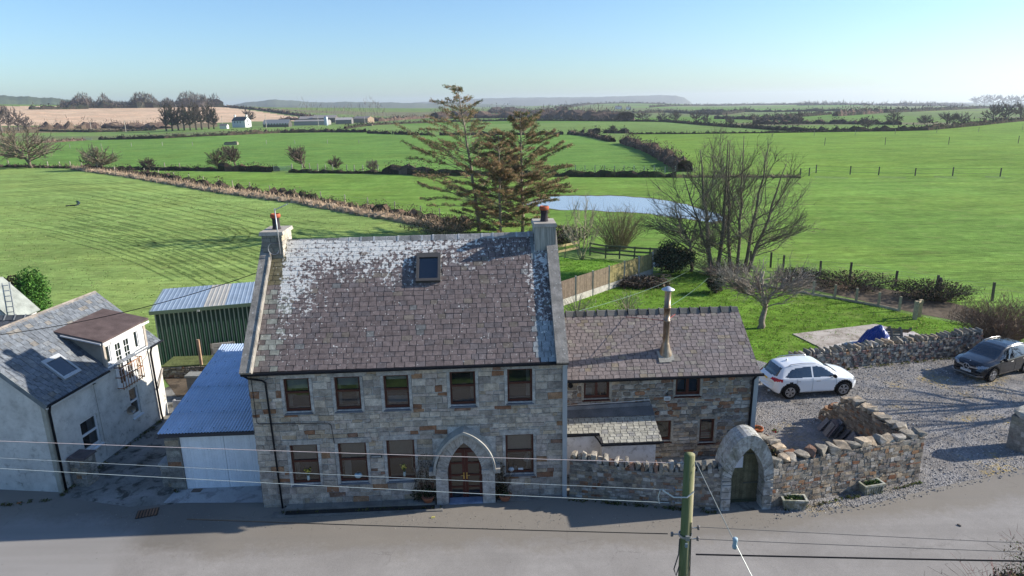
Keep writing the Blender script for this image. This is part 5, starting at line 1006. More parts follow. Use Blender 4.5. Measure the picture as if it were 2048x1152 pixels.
# builders' heap on the patio
tp = empty('tarpaulin', tuple(at(1752, 694)[:2])+(.05,), rad(5), 'crumpled bright blue tarpaulin thrown over a heap on the concrete patio', 'tarpaulin')
b = MB(); n = 22; Xg, Yg = np.meshgrid(np.linspace(-.95, .95, n), np.linspace(-.8, .9, n)); Zg = np.clip(1.25-1.0*np.abs(Xg)**1.4-.9*np.abs(Yg)**1.7, .02, 1.2)+.12*np.sin(Xg*5+Yg*3)*np.cos(Yg*6-Xg*2)+RNG.uniform(-.05, .05, Xg.shape); Zg = np.maximum(Zg, .01); V = np.stack([Xg, Yg, Zg], -1).reshape(-1, 3); i = np.arange(n-1)[:, None]*n; j = np.arange(n-1)[None, :]
b.add(V, np.stack([i+j, i+j+1, i+n+j+1, i+n+j], -1).reshape(-1, 4), (.012, .04, .22)); b.build('sheet', M['gloss'], tp); 
def pallet(loc, rx, rz, lab):
    r_ = empty('timber_pallet', loc, rz, lab, 'pallet'); b = MB()
    for k in range(7): b.box((-.6, -.5+.146*k, .0), (.6, -.5+.146*k+.12, .022), tuple(np.array((.27, .22, .15))*R(.8, 1.15)))
    b.build('boards', M['wood'], r_); c = MB()
    for x in (-.6, -.05, .5): c.box((x, -.5, .022), (x+.1, .49, .11), (.24, .2, .14)); c.box((x, -.5, .11), (x+.1, .49, .13), (.25, .2, .14))
    c.build('bearers', M['wood'], r_); r_.rotation_euler = (rx, 0, rz)
p = at(1772, 690); pallet((p[0]+.2, p[1]-.1, .48), rad(62), rad(-6), 'weathered pallet propped upright against the blue tarpaulin'); p = at(1792, 688); pallet((p[0]+.4, p[1]+.6, .62), rad(-28), rad(-20), 'grey pallet lying tilted on the heap right of the blue tarpaulin')
b = MB(); foliage(b, (0, 0, .1), (.6, .3, .12), 60, .16, [(.012, .04, .22), (.02, .06, .3)]); b.box((-.7, -.3, 0), (.6, .3, .1), (.012, .04, .2)); o = b.build('tarpaulin_scrap', M['gloss']); o.location = tuple(at(1795, 693)[:2])+(.05,); tag(o, 'loose scrap of blue tarpaulin in front of the tilted pallet', 'tarpaulin')
# compost heap behind
b = MB(); l = MB(); hp_ = at(1285, 572)
hg = empty('garden_waste', (hp_[0], hp_[1], 0), 0, 'heap of brown prunings at the end of the panel fence', 'heap'); foliage(b, (0, 0, .15), (2.2, 1.2, .65), 2600, .11, [(.07, .05, .035), (.11, .08, .055), (.05, .04, .03), (.16, .12, .09)]); b.build('litter', M['leaf'], hg)
for k in range(90): a = R(0, 6.28); p = np.array([R(-2, 2), R(-1, 1), R(.1, .6)]); l.tube([p, p+np.array([R(-.5, .5), R(-.4, .4), R(0, .35)]), p+np.array([R(-.9, .9), R(-.8, .8), R(0, .4)])], .012, 3, (.25, .2, .16), False)
l.build('twigs', M['bark'], hg)
b = MB(); stone_lump(b, (0, 0, .25), (1.0, .6, .5), (.6, .62, .65)); o = b.build('white_sack', M['fabric']); o.location = tuple(at(1318, 545)[:2])+(.5,); tag(o, 'white sack lying on the garden waste heap', 'sack')
b = MB(); b.lathe((0, 0, 0), [(0, 0), (.22, 0), (.28, .5), (.3, .5), (.29, .53), (.26, .5), (.2, .05)], 16, (.5, .07, .09)); o = b.build('red_bucket', M['gloss'], None, True); o.location = tuple(at(1334, 546)[:2])+(.45,); o.rotation_euler = (.9, .3, 0); tag(o, 'tipped red bucket on the garden waste heap', 'bucket')
# ------------------------------------------------------------------ cars
def carpaint(name, col, rough=.22, met=.3):
    t = NT(name); t.fin(col, rough, met, .5); t.p.inputs['Coat Weight'].default_value = 1.0; t.p.inputs['Coat Roughness'].default_value = .06; return t.m
M['white_paint'] = carpaint('white car paint', (.72, .74, .77), .25, .0); M['black_paint'] = carpaint('black car paint', (.012, .013, .017), .25, .4)
M['tyre'] = mat('rubber', (.012, .012, .013), .85, var=.15, bump=.2); M['alloy'] = mat('alloy wheel', None, .28, .8, .5, var=.05, bump=0); M['lamp_red'] = mat('red lamp glass', (.42, .012, .018), .15, 0, .6, var=.1, bump=0); M['lamp'] = mat('lamp glass', (.28, .30, .33), .08, .3, .8, var=.1, bump=0)
def car(name, loc, heading, label, S):
    """a closed body shell lofted along the length; glass, lamps and cladding are cut from the same skin"""
    r_ = empty(name, loc, heading, label, 'car'); Lh = S['L']/2; NX = 130
    xs = np.linspace(-Lh, Lh, NX); ip = lambda tab: np.interp(xs, [p[0] for p in tab], [p[1] for p in tab])
    def sm(a, k=4):
        for _ in range(k): a[1:-1] = (a[:-2]+2*a[1:-1]+a[2:])/4
        return a
    top = sm(ip(S['top']), 3); belt = np.minimum(ip(S['belt']), top-.05); bot = sm(ip(S['bot'])); w_ = sm(ip(S['w']), 3); wr = np.minimum(ip(S['wr']), w_*.99)
    sect = []
    for k in range(NX):
        t_, be, bo, hw, rw = top[k], belt[k], bot[k], w_[k], wr[k]; gh = max(0, min(1, (t_-be-.06)/.25))
        pts = [(0, bo), (hw*.80, bo), (hw*.93, bo+.05), (hw*.975, bo+.15), (hw*.985, bo+(be-bo)*.45), (hw*1.0, bo+(be-bo)*.62), (hw*.995, be-.10), (hw*.972, be)]
        if gh > .02: up = [(hw*.972*(1-f)+rw*f, be+(t_-.07-be)*f) for f in (.12, .35, .6, .85, 1.0)]+[(rw*.95, t_-.032), (rw*.82, t_-.010), (rw*.45, t_+.008), (0, t_+.012)]
        else: up = [(hw*.972*(1-f)+hw*.90*f, be+(t_-.02-be)*f) for f in (.15, .4, .65, .85, 1.0)]+[(hw*.80, t_-.008), (hw*.6, t_+.004), (hw*.3, t_+.012), (0, t_+.014)]
        pts += up; P = np.array(pts); s = np.concatenate([[0], np.cumsum(np.linalg.norm(np.diff(P, axis=0), axis=1))])
        # keep the ring rows aligned with section points so the belt line stays crisp
        q = []
        for a in range(len(P)-1):
            m = 3
            for f in range(m): q.append(P[a]*(1-f/m)+P[a+1]*f/m)
        q.append(P[-1]); sect.append(np.array(q))
    sect = np.array(sect); m = sect.shape[1]                                  # (NX, m, 2)
    full = np.concatenate([sect, sect[:, -2:0:-1]*np.array([-1, 1])], 1); mm = full.shape[1]
    V = np.concatenate([np.repeat(xs[:, None], mm, 1)[..., None], full], -1)  # x,y,z
    # round the nose and tail in plan
    pl_ = np.abs(V[..., 1])/S['w'][len(S['w'])//2][1]; endk = np.clip((np.abs(V[..., 0])-(Lh-.55))/.55, 0, 1); V[..., 0] -= np.sign(V[..., 0])*endk*pl_**2.6*S.get('round', .22)
    # lean of the end faces
    nose = np.clip((V[..., 0]-(Lh-.35))/.35, 0, 1); zz = np.clip((V[..., 2]-.55)/.5, -1, 1); V[..., 0] -= nose*zz**2*.10
    tail = np.clip((-V[..., 0]-(Lh-.35))/.35, 0, 1); V[..., 0] += tail*np.clip((V[..., 2]-.75)/.4, -1.3, 1.2)**2*.10
    Vf = V.reshape(-1, 3); i = np.arange(NX-1)[:, None]*mm; j = np.arange(mm)[None, :]; k = (j+1) % mm
    Fq = np.stack([i+j, i+k, i+mm+k, i+mm+j], -1).reshape(-1, 4); C = Vf[Fq].mean(1); Nn = np.cross(Vf[Fq[:, 1]]-Vf[Fq[:, 0]], Vf[Fq[:, 3]]-Vf[Fq[:, 0]])
    cut = np.zeros(len(Fq), int); ax = np.abs(C[:, 1]); ring_i = np.tile(np.arange(mm), NX-1); side = ax > .35
    def P2(poly, a, b_): return inpoly(poly, C[:, a], C[:, b_])
    wc = S['wheels']; rw_ = S['wr_']
    for x in wc:
        d = np.hypot(C[:, 0]-x, C[:, 2]-rw_); cut[(d < rw_+.07) & (ax > .5)] = 9; cut[(d >= rw_+.07) & (d < rw_+.145) & (ax > .55) & (C[:, 2] < 1.0)] = 3
    low = (C[:, 2] < S['clad']) & (cut == 0); cut[low] = 3
    hs = (ax > .5)
    for w__ in S['side_glass']: cut[P2(w__, 0, 2) & hs & (cut == 0)] = 1
    tl = np.interp(C[:, 0], xs, top)
    ws_ = S['screen']; g = (C[:, 0] > ws_[0]) & (C[:, 0] < ws_[1]) & (ax < np.interp(C[:, 0], [ws_[0], ws_[1]], [ws_[2], ws_[3]])) & (C[:, 2] > tl-.10) & (C[:, 2] > .9); cut[g & (cut == 0)] = 1
    rs = S['rear']; g = (C[:, 2] > rs[0]) & (C[:, 2] < rs[1]) & (ax < np.interp(C[:, 2], [rs[0], rs[1]], [rs[3], rs[4]])) & (C[:, 0] < rs[2]); cut[g & (cut == 0)] = 2
    for pr in S.get('glass_roof', []): cut[(C[:, 0] > pr[0]) & (C[:, 0] < pr[1]) & (ax < pr[2]) & (C[:, 2] > tl-.06) & (cut == 0)] = 1
    for q in S['tail']: cut[(C[:, 0] < q[0]) & P2(q[1], 1, 2) & (cut == 0)] = 4; cut[(C[:, 0] < q[0]) & inpoly([(-p[0], p[1]) for p in q[1]], C[:, 1], C[:, 2]) & (cut == 0)] = 4
    for q in S.get('tail_side', []): cut[P2(q, 0, 2) & hs & (cut == 0)] = 4
    for q in S['head']: cut[P2(q, 0, 2) & (ax > .42) & (cut == 0)] = 5
    for q in S.get('grille', []): cut[(C[:, 0] > q[0]) & (ax < q[1]) & (C[:, 2] > q[2]) & (C[:, 2] < q[3]) & (cut == 0)] = 3
    def part(nm, sel, m_, par=r_, off=0.0, sm_=True):
        if not sel.any(): return None
        b = MB(); f = Fq[sel]; u, inv = np.unique(f, return_inverse=True); b.add(Vf[u], inv.reshape(f.shape), (.02, .02, .02)); return b.build(nm, M[m_], par, sm_)
    bod = part('body', cut == 0, S['paint'])
    # end caps
    for kk in (0, NX-1): b = MB(); b.add(V[kk], [list(range(mm)) if kk else list(range(mm))[::-1]], (.02, .02, .02)); b.build('bumper_face', M[S['paint']], bod)
    part('window', cut == 1, 'carglass'); part('rear_window', cut == 2, 'carglass')
    part('cladding', cut == 3, 'black'); part('tail_light', (cut == 4) & (C[:, 1] > 0), 'lamp_red'); part('tail_light', (cut == 4) & (C[:, 1] <= 0), 'lamp_red'); part('headlight', (cut == 5) & (C[:, 1] > 0), 'lamp'); part('headlight', (cut == 5) & (C[:, 1] <= 0), 'lamp')
    b = MB(); b.box((-Lh+.35, -.72, .35), (Lh-.45, .72, .88), (.01, .01, .01)); b.box((-Lh+.5, -.55, .88), (.6, .55, 1.05), (.02, .02, .022))
    for sx in (.15, -.75):
        for sy in (-.36, .36): b.box((sx-.12, sy-.23, .9), (sx+.06, sy+.23, 1.28), (.03, .03, .032)); b.box((sx-.1, sy-.12, 1.28), (sx+.0, sy+.12, 1.42), (.03, .03, .032))
    b.build('interior', M['room'], r_)
    for x in wc:
        for s in (-1, 1):
            W = MB(); y = s*(S['track']); W.lathe((x, y-.0, rw_), [(rw_-.11, -.11), (rw_-.02, -.115), (rw_, -.085), (rw_, .085), (rw_-.02, .115), (rw_-.11, .11), (rw_-.14, .0), (rw_-.11, -.11)], 36, (.012, .012, .013), 'y'); wh = W.build('wheel', M['tyre'], r_, True)
            b = MB(); rr_ = rw_-.105; yo = y+s*.095; b.lathe((x, yo, rw_), [(rr_, 0.0), (rr_+.012, s*.015), (rr_-.035, s*.012), (rr_-.04, -s*.05), (0, -s*.06)], 32, [(.5, .5, .52), (.5, .5, .52), (.4, .4, .42), (.02, .02, .02)], 'y')
            for q in range(5):
                a = q*2*math.pi/5+.3; ca, sa = math.cos(a), math.sin(a); p0 = np.array([x+.03*ca, yo, rw_+.03*sa])
                for da in (-.2, .2): e = np.array([x+(rr_-.02)*math.cos(a+da), yo, rw_+(rr_-.02)*math.sin(a+da)]); b.bar(p0, e, .035, .05, (.55, .55, .57), up=(0, 1, 0))
            b.lathe((x, yo, rw_), [(.06, -s*.02), (.055, s*.03), (0, s*.032)], 14, (.4, .4, .42), 'y'); b.build('rim', M['alloy'], wh)
    for s in (-1, 1):
        mx, my, mz = S['mirror']; b = MB(); stone_lump_state = random.getstate(); b.lathe((mx, s*(my+.13), mz+.04), [(0, -.11), (.06, -.10), (.085, -.04), (.09, .03), (.06, .10), (0, .11)], 14, (.02, .02, .02), 'y'); b.bar((mx+.02, s*my, mz-.03), (mx, s*(my+.1), mz), .05, .05, (.02, .02, .02)); b.build('mirror', M[S['paint'] if S.get('mirror_paint') else 'black'], r_, True)
    for x, z in S['handles']:
        for s in (-1, 1): b = MB(); y = s*np.interp(x, xs, w_); b.box((x-.1, min(y*.985, y*1.012), z-.015), (x+.1, max(y*.985, y*1.012), z+.018), (.4, .4, .4)); b.build('door_handle', M[S.get('hm', S['paint'])], bod)
    b = MB()                                      # shut lines of the doors
    for x in S['seams']:
        k = np.abs(xs-x).argmin(); P = sect[k]; sel = (P[:, 1] > S['clad']+.02) & (P[:, 1] < S['belt'][2][1]-.01) & (P[:, 0] > .4); Q = P[sel]
        for s in (-1, 1): b.tube([(xs[k], s*(p[0]+.002), p[1]) for p in Q], .006, 4, (.03, .03, .03), False)
    b.build('door_seam', M['black'], bod)
    for s in (-1, 1): b = MB(); rail = S['rail']; b.tube([(rail[0], s*rail[2], np.interp(rail[0], xs, top)-.03), (rail[0]+.12, s*rail[2], np.interp(rail[0]+.12, xs, top)+.035), ((rail[0]+rail[1])/2, s*rail[2], np.interp((rail[0]+rail[1])/2, xs, top)+.035), (rail[1]-.12, s*rail[2], np.interp(rail[1]-.12, xs, top)+.03), (rail[1], s*rail[2], np.interp(rail[1], xs, top)-.03)], .018, 6, (.5, .5, .5)); b.build('roof_rail', M['alloy'], r_, True)
    S['extra'](r_, Lh); return r_
def plate(par, x, z, face, col, txt, w_=.52, tilt=0.):
    b = MB(); b.box((-w_/2, -.006, -.055), (w_/2, .006, .055), col); p = b.build('number_plate', M['gloss'], par); p.location = (x, 0, z); p.rotation_euler = (tilt, 0, rad(90) if face > 0 else rad(-90))
    cu = bpy.data.curves.new('text', 'FONT'); cu.body = txt; cu.size = .105; cu.align_x = 'CENTER'; cu.align_y = 'CENTER'; tmp = bpy.data.objects.new('tmp', cu); COL.objects.link(tmp); dg = bpy.context.evaluated_depsgraph_get(); me = bpy.data.meshes.new_from_object(tmp.evaluated_get(dg)); bpy.data.objects.remove(tmp); me.materials.clear(); me.materials.append(M['black']); o = bpy.data.objects.new('lettering', me); COL.objects.link(o); o.parent = p; o.rotation_euler = (rad(90), 0, 0); o.location = (0, -.008, 0)
def ex_white(r_, Lh):
    plate(r_, -Lh+.075, .93, -1, (.62, .36, .03), '', .52, rad(-14))
    b = MB(); b.lathe((-Lh+.09, -.5, .36), [(.05, -.08), (.05, .04), (.035, .04), (.035, -.08)], 10, (.5, .5, .5), 'x'); b.lathe((-Lh+.09, .5, .36), [(.05, -.08), (.05, .04), (.035, .04), (.035, -.08)], 10, (.5, .5, .5), 'x'); b.build('tailpipe', M['alloy'], r_)
    b = MB(); b.lathe((-1.15, 0, 1.69), [(.06, -.02), (.05, .03), (.02, .06), (0, .065)], 10, (.5, .5, .5)); b.build('aerial', M['white_paint'], r_, True); b = MB(); b.box((-.6, -.945, .335), (.75, -.925, .37), (.55, .56, .58)); b.box((-.6, .925, .335), (.75, .945, .37), (.55, .56, .58)); b.build('sill_trim', M['alloy'], r_)
WHITE = dict(L=4.57, paint='white_paint', round=.30, clad=.32, wheels=(-1.32, 1.40), wr_=.36, track=.80,
    top=[(-2.285, .98), (-2.2, 1.04), (-2.05, 1.14), (-1.72, 1.50), (-1.58, 1.575), (-1.2, 1.63), (-.5, 1.665), (.0, 1.655), (.35, 1.60), (.6, 1.50), (1.05, 1.22), (1.2, 1.135), (1.45, 1.09), (1.9, 1.00), (2.12, .90), (2.23, .80), (2.285, .66)],
    belt=[(-2.285, .92), (-1.9, 1.08), (-1.2, 1.06), (0, 1.01), (.9, .98), (1.3, .95), (2.0, .86), (2.285, .6)], bot=[(-2.285, .48), (-2.1, .30), (-1.9, .24), (1.9, .22), (2.15, .27), (2.285, .42)],
    w=[(-2.285, .76), (-2.1, .88), (-1.7, .925), (-.8, .935), (.5, .935), (1.4, .93), (1.9, .89), (2.15, .80), (2.285, .66)], wr=[(-2.2, .62), (-1.6, .60), (-.8, .63), (.2, .63), (.9, .68), (1.2, .75), (2.285, .6)],
    side_glass=[[(-1.62, 1.13), (-1.25, 1.42), (-.95, 1.50), (-.28, 1.545), (-.28, 1.07), (-1.35, 1.08)], [(-.20, 1.07), (-.20, 1.545), (.05, 1.54), (.33, 1.47), (.92, 1.10), (.92, 1.04)]],
    screen=(.42, 1.13, .60, .70), rear=(1.12, 1.50, -1.60, .66, .58), tail=[(-1.75, [(.32, .90), (.62, 1.02), (.95, 1.06), (.95, .94), (.62, .88)])], tail_side=[[(-2.3, 1.06), (-1.72, 1.05), (-1.85, .93), (-2.3, .9)]],
    head=[[(1.88, .80), (2.10, .84), (2.3, .72), (2.3, .62), (2.02, .72)]], grille=[(2.1, .55, .36, .70)], mirror=(.82, .88, 1.07), mirror_paint=False, handles=[(-.95, .90), (.05, .88)], hm='alloy', seams=(-.24, .98, -1.02), rail=(-1.35, .2, .58), extra=ex_white)
def ex_black(r_, Lh):
    plate(r_, Lh-.02, .50, 1, (.62, .64, .66), 'CX73 DFS')
    b = MB(); an = np.linspace(0, 2*math.pi, 25); b.tube([(Lh-.0, .15*math.cos(a), .70+.15*math.sin(a)) for a in an], .014, 6, (.6, .6, .62))
    for k in range(3): a = math.pi/2+k*2*math.pi/3; b.bar((Lh+.003, 0, .70), (Lh+.003, .15*math.cos(a), .70+.15*math.sin(a)), .022, .016, (.6, .6, .62))
    b.build('emblem', M['alloy'], r_)
    b = MB()
    for s in (-1, 1): b.bar((Lh-.03, s*.17, .70), (Lh-.10, s*.5, .71), .03, .035, (.55, .56, .58))
    for z in (.60, .65, .75):
        for s in (-1, 1): b.bar((Lh-.035, s*.15, z), (Lh-.095, s*.47, z), .012, .012, (.45, .46, .48))
    b.build('grille_bar', M['alloy'], r_); b = MB(); b.bar((Lh-.02, -.55, .31), (Lh-.02, .55, .31), .03, .03, (.5, .5, .5)); b.bar((Lh-.02, .55, .31), (Lh-.2, .78, .34), .03, .03, (.5, .5, .5)); b.bar((Lh-.02, -.55, .31), (Lh-.2, -.78, .34), .03, .03, (.5, .5, .5)); b.build('bumper_trim', M['alloy'], r_)
    b = MB(); b.lathe((Lh-.27, 0, .955), [(.03, 0), (.028, .008), (0, .01)], 12, (.6, .6, .6)); b.build('bonnet_badge', M['alloy'], r_)
BLACK = dict(L=4.41, paint='black_paint', round=.26, clad=.30, wheels=(-1.33, 1.40), wr_=.36, track=.79,
    top=[(-2.205, .95), (-2.12, 1.03), (-1.95, 1.20), (-1.65, 1.46), (-1.4, 1.54), (-.8, 1.60), (-.2, 1.61), (.2, 1.57), (.5, 1.46), (1.0, 1.16), (1.12, 1.10), (1.5, 1.04), (1.9, .96), (2.1, .87), (2.17, .78), (2.205, .6)],
    belt=[(-2.205, .9), (-1.9, 1.10), (-1.2, 1.07), (0, 1.01), (.9, .98), (1.3, .94), (2.0, .82), (2.205, .55)], bot=[(-2.205, .45), (-2.0, .28), (-1.8, .22), (1.9, .20), (2.1, .22), (2.205, .28)],
    w=[(-2.205, .74), (-2.0, .86), (-1.6, .905), (-.8, .915), (.5, .915), (1.4, .91), (1.9, .87), (2.1, .79), (2.205, .68)], wr=[(-2.1, .6), (-1.5, .58), (-.8, .61), (.2, .62), (.9, .67), (1.1, .73), (2.205, .6)],
    side_glass=[[(-1.55, 1.14), (-1.3, 1.36), (-1.0, 1.44), (-.28, 1.50), (-.28, 1.07), (-1.3, 1.10)], [(-.22, 1.07), (-.22, 1.50), (.05, 1.49), (.3, 1.43), (.86, 1.08), (.86, 1.04)]],
    screen=(.33, 1.06, .58, .70), glass_roof=[(-1.1, .12, .5)], rear=(1.12, 1.48, -1.6, .62, .55), tail=[(-1.7, [(.3, .88), (.9, 1.0), (.9, .9), (.3, .84)])],
    head=[[(1.72, .82), (1.95, .86), (2.25, .74), (2.25, .66), (1.95, .74)]], grille=[(2.05, .50, .56, .80), (2.0, .7, .3, .42)], mirror=(.76, .86, 1.06), handles=[(-.95, .92), (.02, .89)], hm='alloy', seams=(-.25, .95, -1.05), rail=(-1.3, .2, .57), extra=ex_black)
hd = math.atan2(.29, 2.71); car('white_car', (13.31+math.cos(hd)*1.32-math.sin(hd)*.80, 30.1+math.sin(hd)*1.32+math.cos(hd)*.80, .004), hd, 'white family SUV parked on the gravel right behind the stone wing, rear towards the house', WHITE)
fw = np.array([24.18, 31.7]); hb = rad(203.5); dv = np.array([math.cos(hb), math.sin(hb)]); lf = np.array([-dv[1], dv[0]]); c_ = fw-dv*1.40-lf*.80; car('black_car', (c_[0], c_[1], .004), hb, 'black SUV with a star emblem parked by the dry stone wall, facing the camera', BLACK)
# ------------------------------------------------------------------ fences
def fence(name, pts, h, w_, label, wires=(), rails=(), col=(.26, .22, .16), rad_=.006, lean=.04, wcol=(.3, .3, .3), railw=.09):
    p0 = pts[0]; r_ = empty(name, tuple(p0), 0, label, 'fence'); T = []
    for p in pts:
        q = np.array(p)-p0; b = MB(); hh = h*R(.92, 1.08); t = q+np.array([R(-lean, lean), R(-lean, lean), hh]); b.bar(q-np.array([0, 0, .2]), t, w_, w_, tuple(np.array(col)*R(.8, 1.2))); b.build('post', M['wood'], r_); T.append(q)
    if wires:
        b = MB()
        for z in wires:
            for a, e in zip(T[:-1], T[1:]): b.tube([a+np.array([0, 0, z*h]), e+np.array([0, 0, z*h])], rad_, 3, wcol, False)
        b.build('wire', M['metal'], r_)
    if rails:
        b = MB()
        for z in rails:
            for a, e in zip(T[:-1], T[1:]): b.bar(a+np.array([0, -.06, z*h]), e+np.array([0, -.06, z*h]), .04, railw, tuple(np.array(col)*R(.85, 1.2)))
        b.build('rail', M['wood'], r_)
    return r_
a, e = at(1151, 603), at(1304, 549); N_ = 5; st = (e-a)/N_; pts = [a+st*k for k in range(-1, N_+1)]
pf = empty('panel_fence', tuple(pts[0]), 0, 'closeboard panel fence with concrete posts and gravel boards crossing the back lawn', 'fence'); A_f = math.atan2(st[1], st[0]); sL = np.linalg.norm(st); dx = st/sL
for k, p in enumerate(pts):
    q = p-pts[0]; b = MB(); b.bar(q-np.array([0, 0, .2]), q+np.array([0, 0, 1.92]), .12, .12, (.38, .37, .34)); b.build('post', M['concrete'], pf)
    if k < len(pts)-1:
        g0 = q+dx*.06; b = MB(); b.bar(g0+np.array([0, 0, .24]), g0+dx*(sL-.12)+np.array([0, 0, .24]), .05, .5, (.42, .40, .36)); b.build('gravel_board', M['concrete'], pf)
        b = MB(); nb_ = 14; cc = [(.155, .12, .095), (.165, .13, .10), (.19, .15, .11), (.25, .215, .10), (.26, .22, .105), (.28, .245, .12)][min(k, 5)]
        for m in range(nb_): s0 = .06+(sL-.12)*m/nb_; b.bar(q+dx*s0+np.array([0, 0, 1.18]), q+dx*(s0+(sL-.12)/nb_-.006)+np.array([0, 0, 1.18]), .02+.008*(m % 2), 1.36, tuple(np.array(cc)*R(.85, 1.15)))
        b.build('panel', M['wood'], pf)
gate_p = pts[-1]
fence('rail_fence', [at(1304, 549)+np.array([0, .3, 0]), at(1322, 543), at(1335, 538)], 2.0, .1, 'taller section of pale slatted fence at the far end of the panel fence', rails=(.55, .75, .95), col=(.36, .30, .16), railw=.25)
fence('rail_fence', [at(1100, 522), at(1130, 516), at(1158, 510)], 1.35, .12, 'short yellowish post and rail fence beside the right chimney', rails=(.55, .92), col=(.40, .33, .18), railw=.2)
fence('rail_fence', [at(x, y) for x, y in [(1180, 511), (1211, 517), (1239, 518), (1268, 521), (1300, 523), (1330, 524)]], 1.25, .12, 'dark green weathered post and rail fence along the back of the small lawn', rails=(.35, .65, .95), col=(.13, .13, .085), railw=.16)
fence('post_fence', [at(x, y) for x, y in [(1520, 571), (1552, 577), (1585, 582), (1626, 590), (1669, 597), (1712, 605), (1757, 613), (1798, 622)]], 1.05, .13, 'row of pale round topped posts along the ditch at the garden edge', col=(.40, .34, .24), rails=(.06,), railw=.18, lean=.02)
fence('corner_post', [at(1837, 634), at(1829, 639)], 1.25, .2, 'pair of stout pale posts at the right end of the garden post row', col=(.38, .32, .22), rails=(.9,), railw=.12)
fence('field_fence', [at(x, y) for x, y in [(1500, 530), (1541, 535), (1566, 541), (1640, 551), (1699, 559), (1790, 573), (1871, 584), (1877, 590), (1984, 602), (2060, 614)]], 1.3, .13, 'dark posts of the wire fence between the ditch and the right hand field', wires=(.4, .7, .95), col=(.11, .09, .075))
fence('field_fence', [at(x, y) for x, y in [(1110, 345), (1132, 345.5), (1151, 346), (1170, 346), (1190, 346), (1209, 346.5), (1229, 347), (1248, 347), (1268, 347), (1288, 347.5), (1308, 348), (1330, 348), (1350, 348)]], 1.6, .14, 'pale posts standing behind the low hedge beyond the flooded hollow', wires=(.5, .9), col=(.40, .37, .30))
fence('field_fence', [at(x, y) for x, y in [(1600, 352), (1618, 352), (1632, 346), (1700, 349), (1757, 350.5), (1830, 351.5), (1905, 352), (2000, 353), (2100, 354)]], 1.5, .15, 'thin dark fence across the right hand field at the height of the bare trees', wires=(.3, .9), col=(.10, .09, .08), rad_=.02, wcol=(.1, .1, .09))
fence('field_fence', [at(x, y) for x, y in [(1535, 291), (1649, 291), (1770, 290), (1897, 289), (2036, 287)]], 2.2, .13, 'widely spaced dark posts high up in the right hand field', col=(.2, .18, .14))
fence('field_fence', [at(x, y) for x, y in [(1545, 275), (1628, 272), (1710, 270), (1790, 268), (1873, 266), (1957, 264), (2044, 261)]], 2.0, .12, 'farthest faint row of posts below the dark hedge at the top of the right field', col=(.26, .24, .18))
fence('field_fence', [at(x, y) for x, y in [(18, 333), (60, 334), (96, 335), (120, 335), (142, 336), (165, 338), (196, 341), (230, 346)]], 1.6, .16, 'short row of pale posts by the big leaning hawthorn at the left edge', wires=(.8,), col=(.42, .38, .3))
fence('field_fence', [at(x, y)+np.array([1.5, 3.0, 0]) for x, y in [(262, 352), (290, 357), (320, 362), (350, 367), (378, 372), (408, 377), (436, 381), (470, 387), (510, 393), (560, 400), (612, 407), (660, 416), (706, 424), (760, 433), (812, 442), (850, 449)]], 1.5, .12, 'long line of pale posts behind the bank of dry grass', wires=(.6, .9), col=(.40, .36, .28))
fence('field_fence', [at(x, y) for x, y in [(330, 338), (360, 338), (585, 341), (605, 341), (620, 341), (636, 342), (651, 342), (666, 342), (694, 343), (709, 343), (726, 343.5), (756, 344)]], 1.5, .16, 'posts on the low hedge bank right of the field gateway', col=(.36, .33, .26))
fence('field_fence', [at(x, y) for x, y in [(140, 296), (203, 295), (263, 293), (325, 292), (385, 291), (533, 288), (590, 288), (655, 287), (718, 287)]], 1.5, .14, 'faint spaced posts crossing the middle field near the water trough', col=(.32, .32, .27))

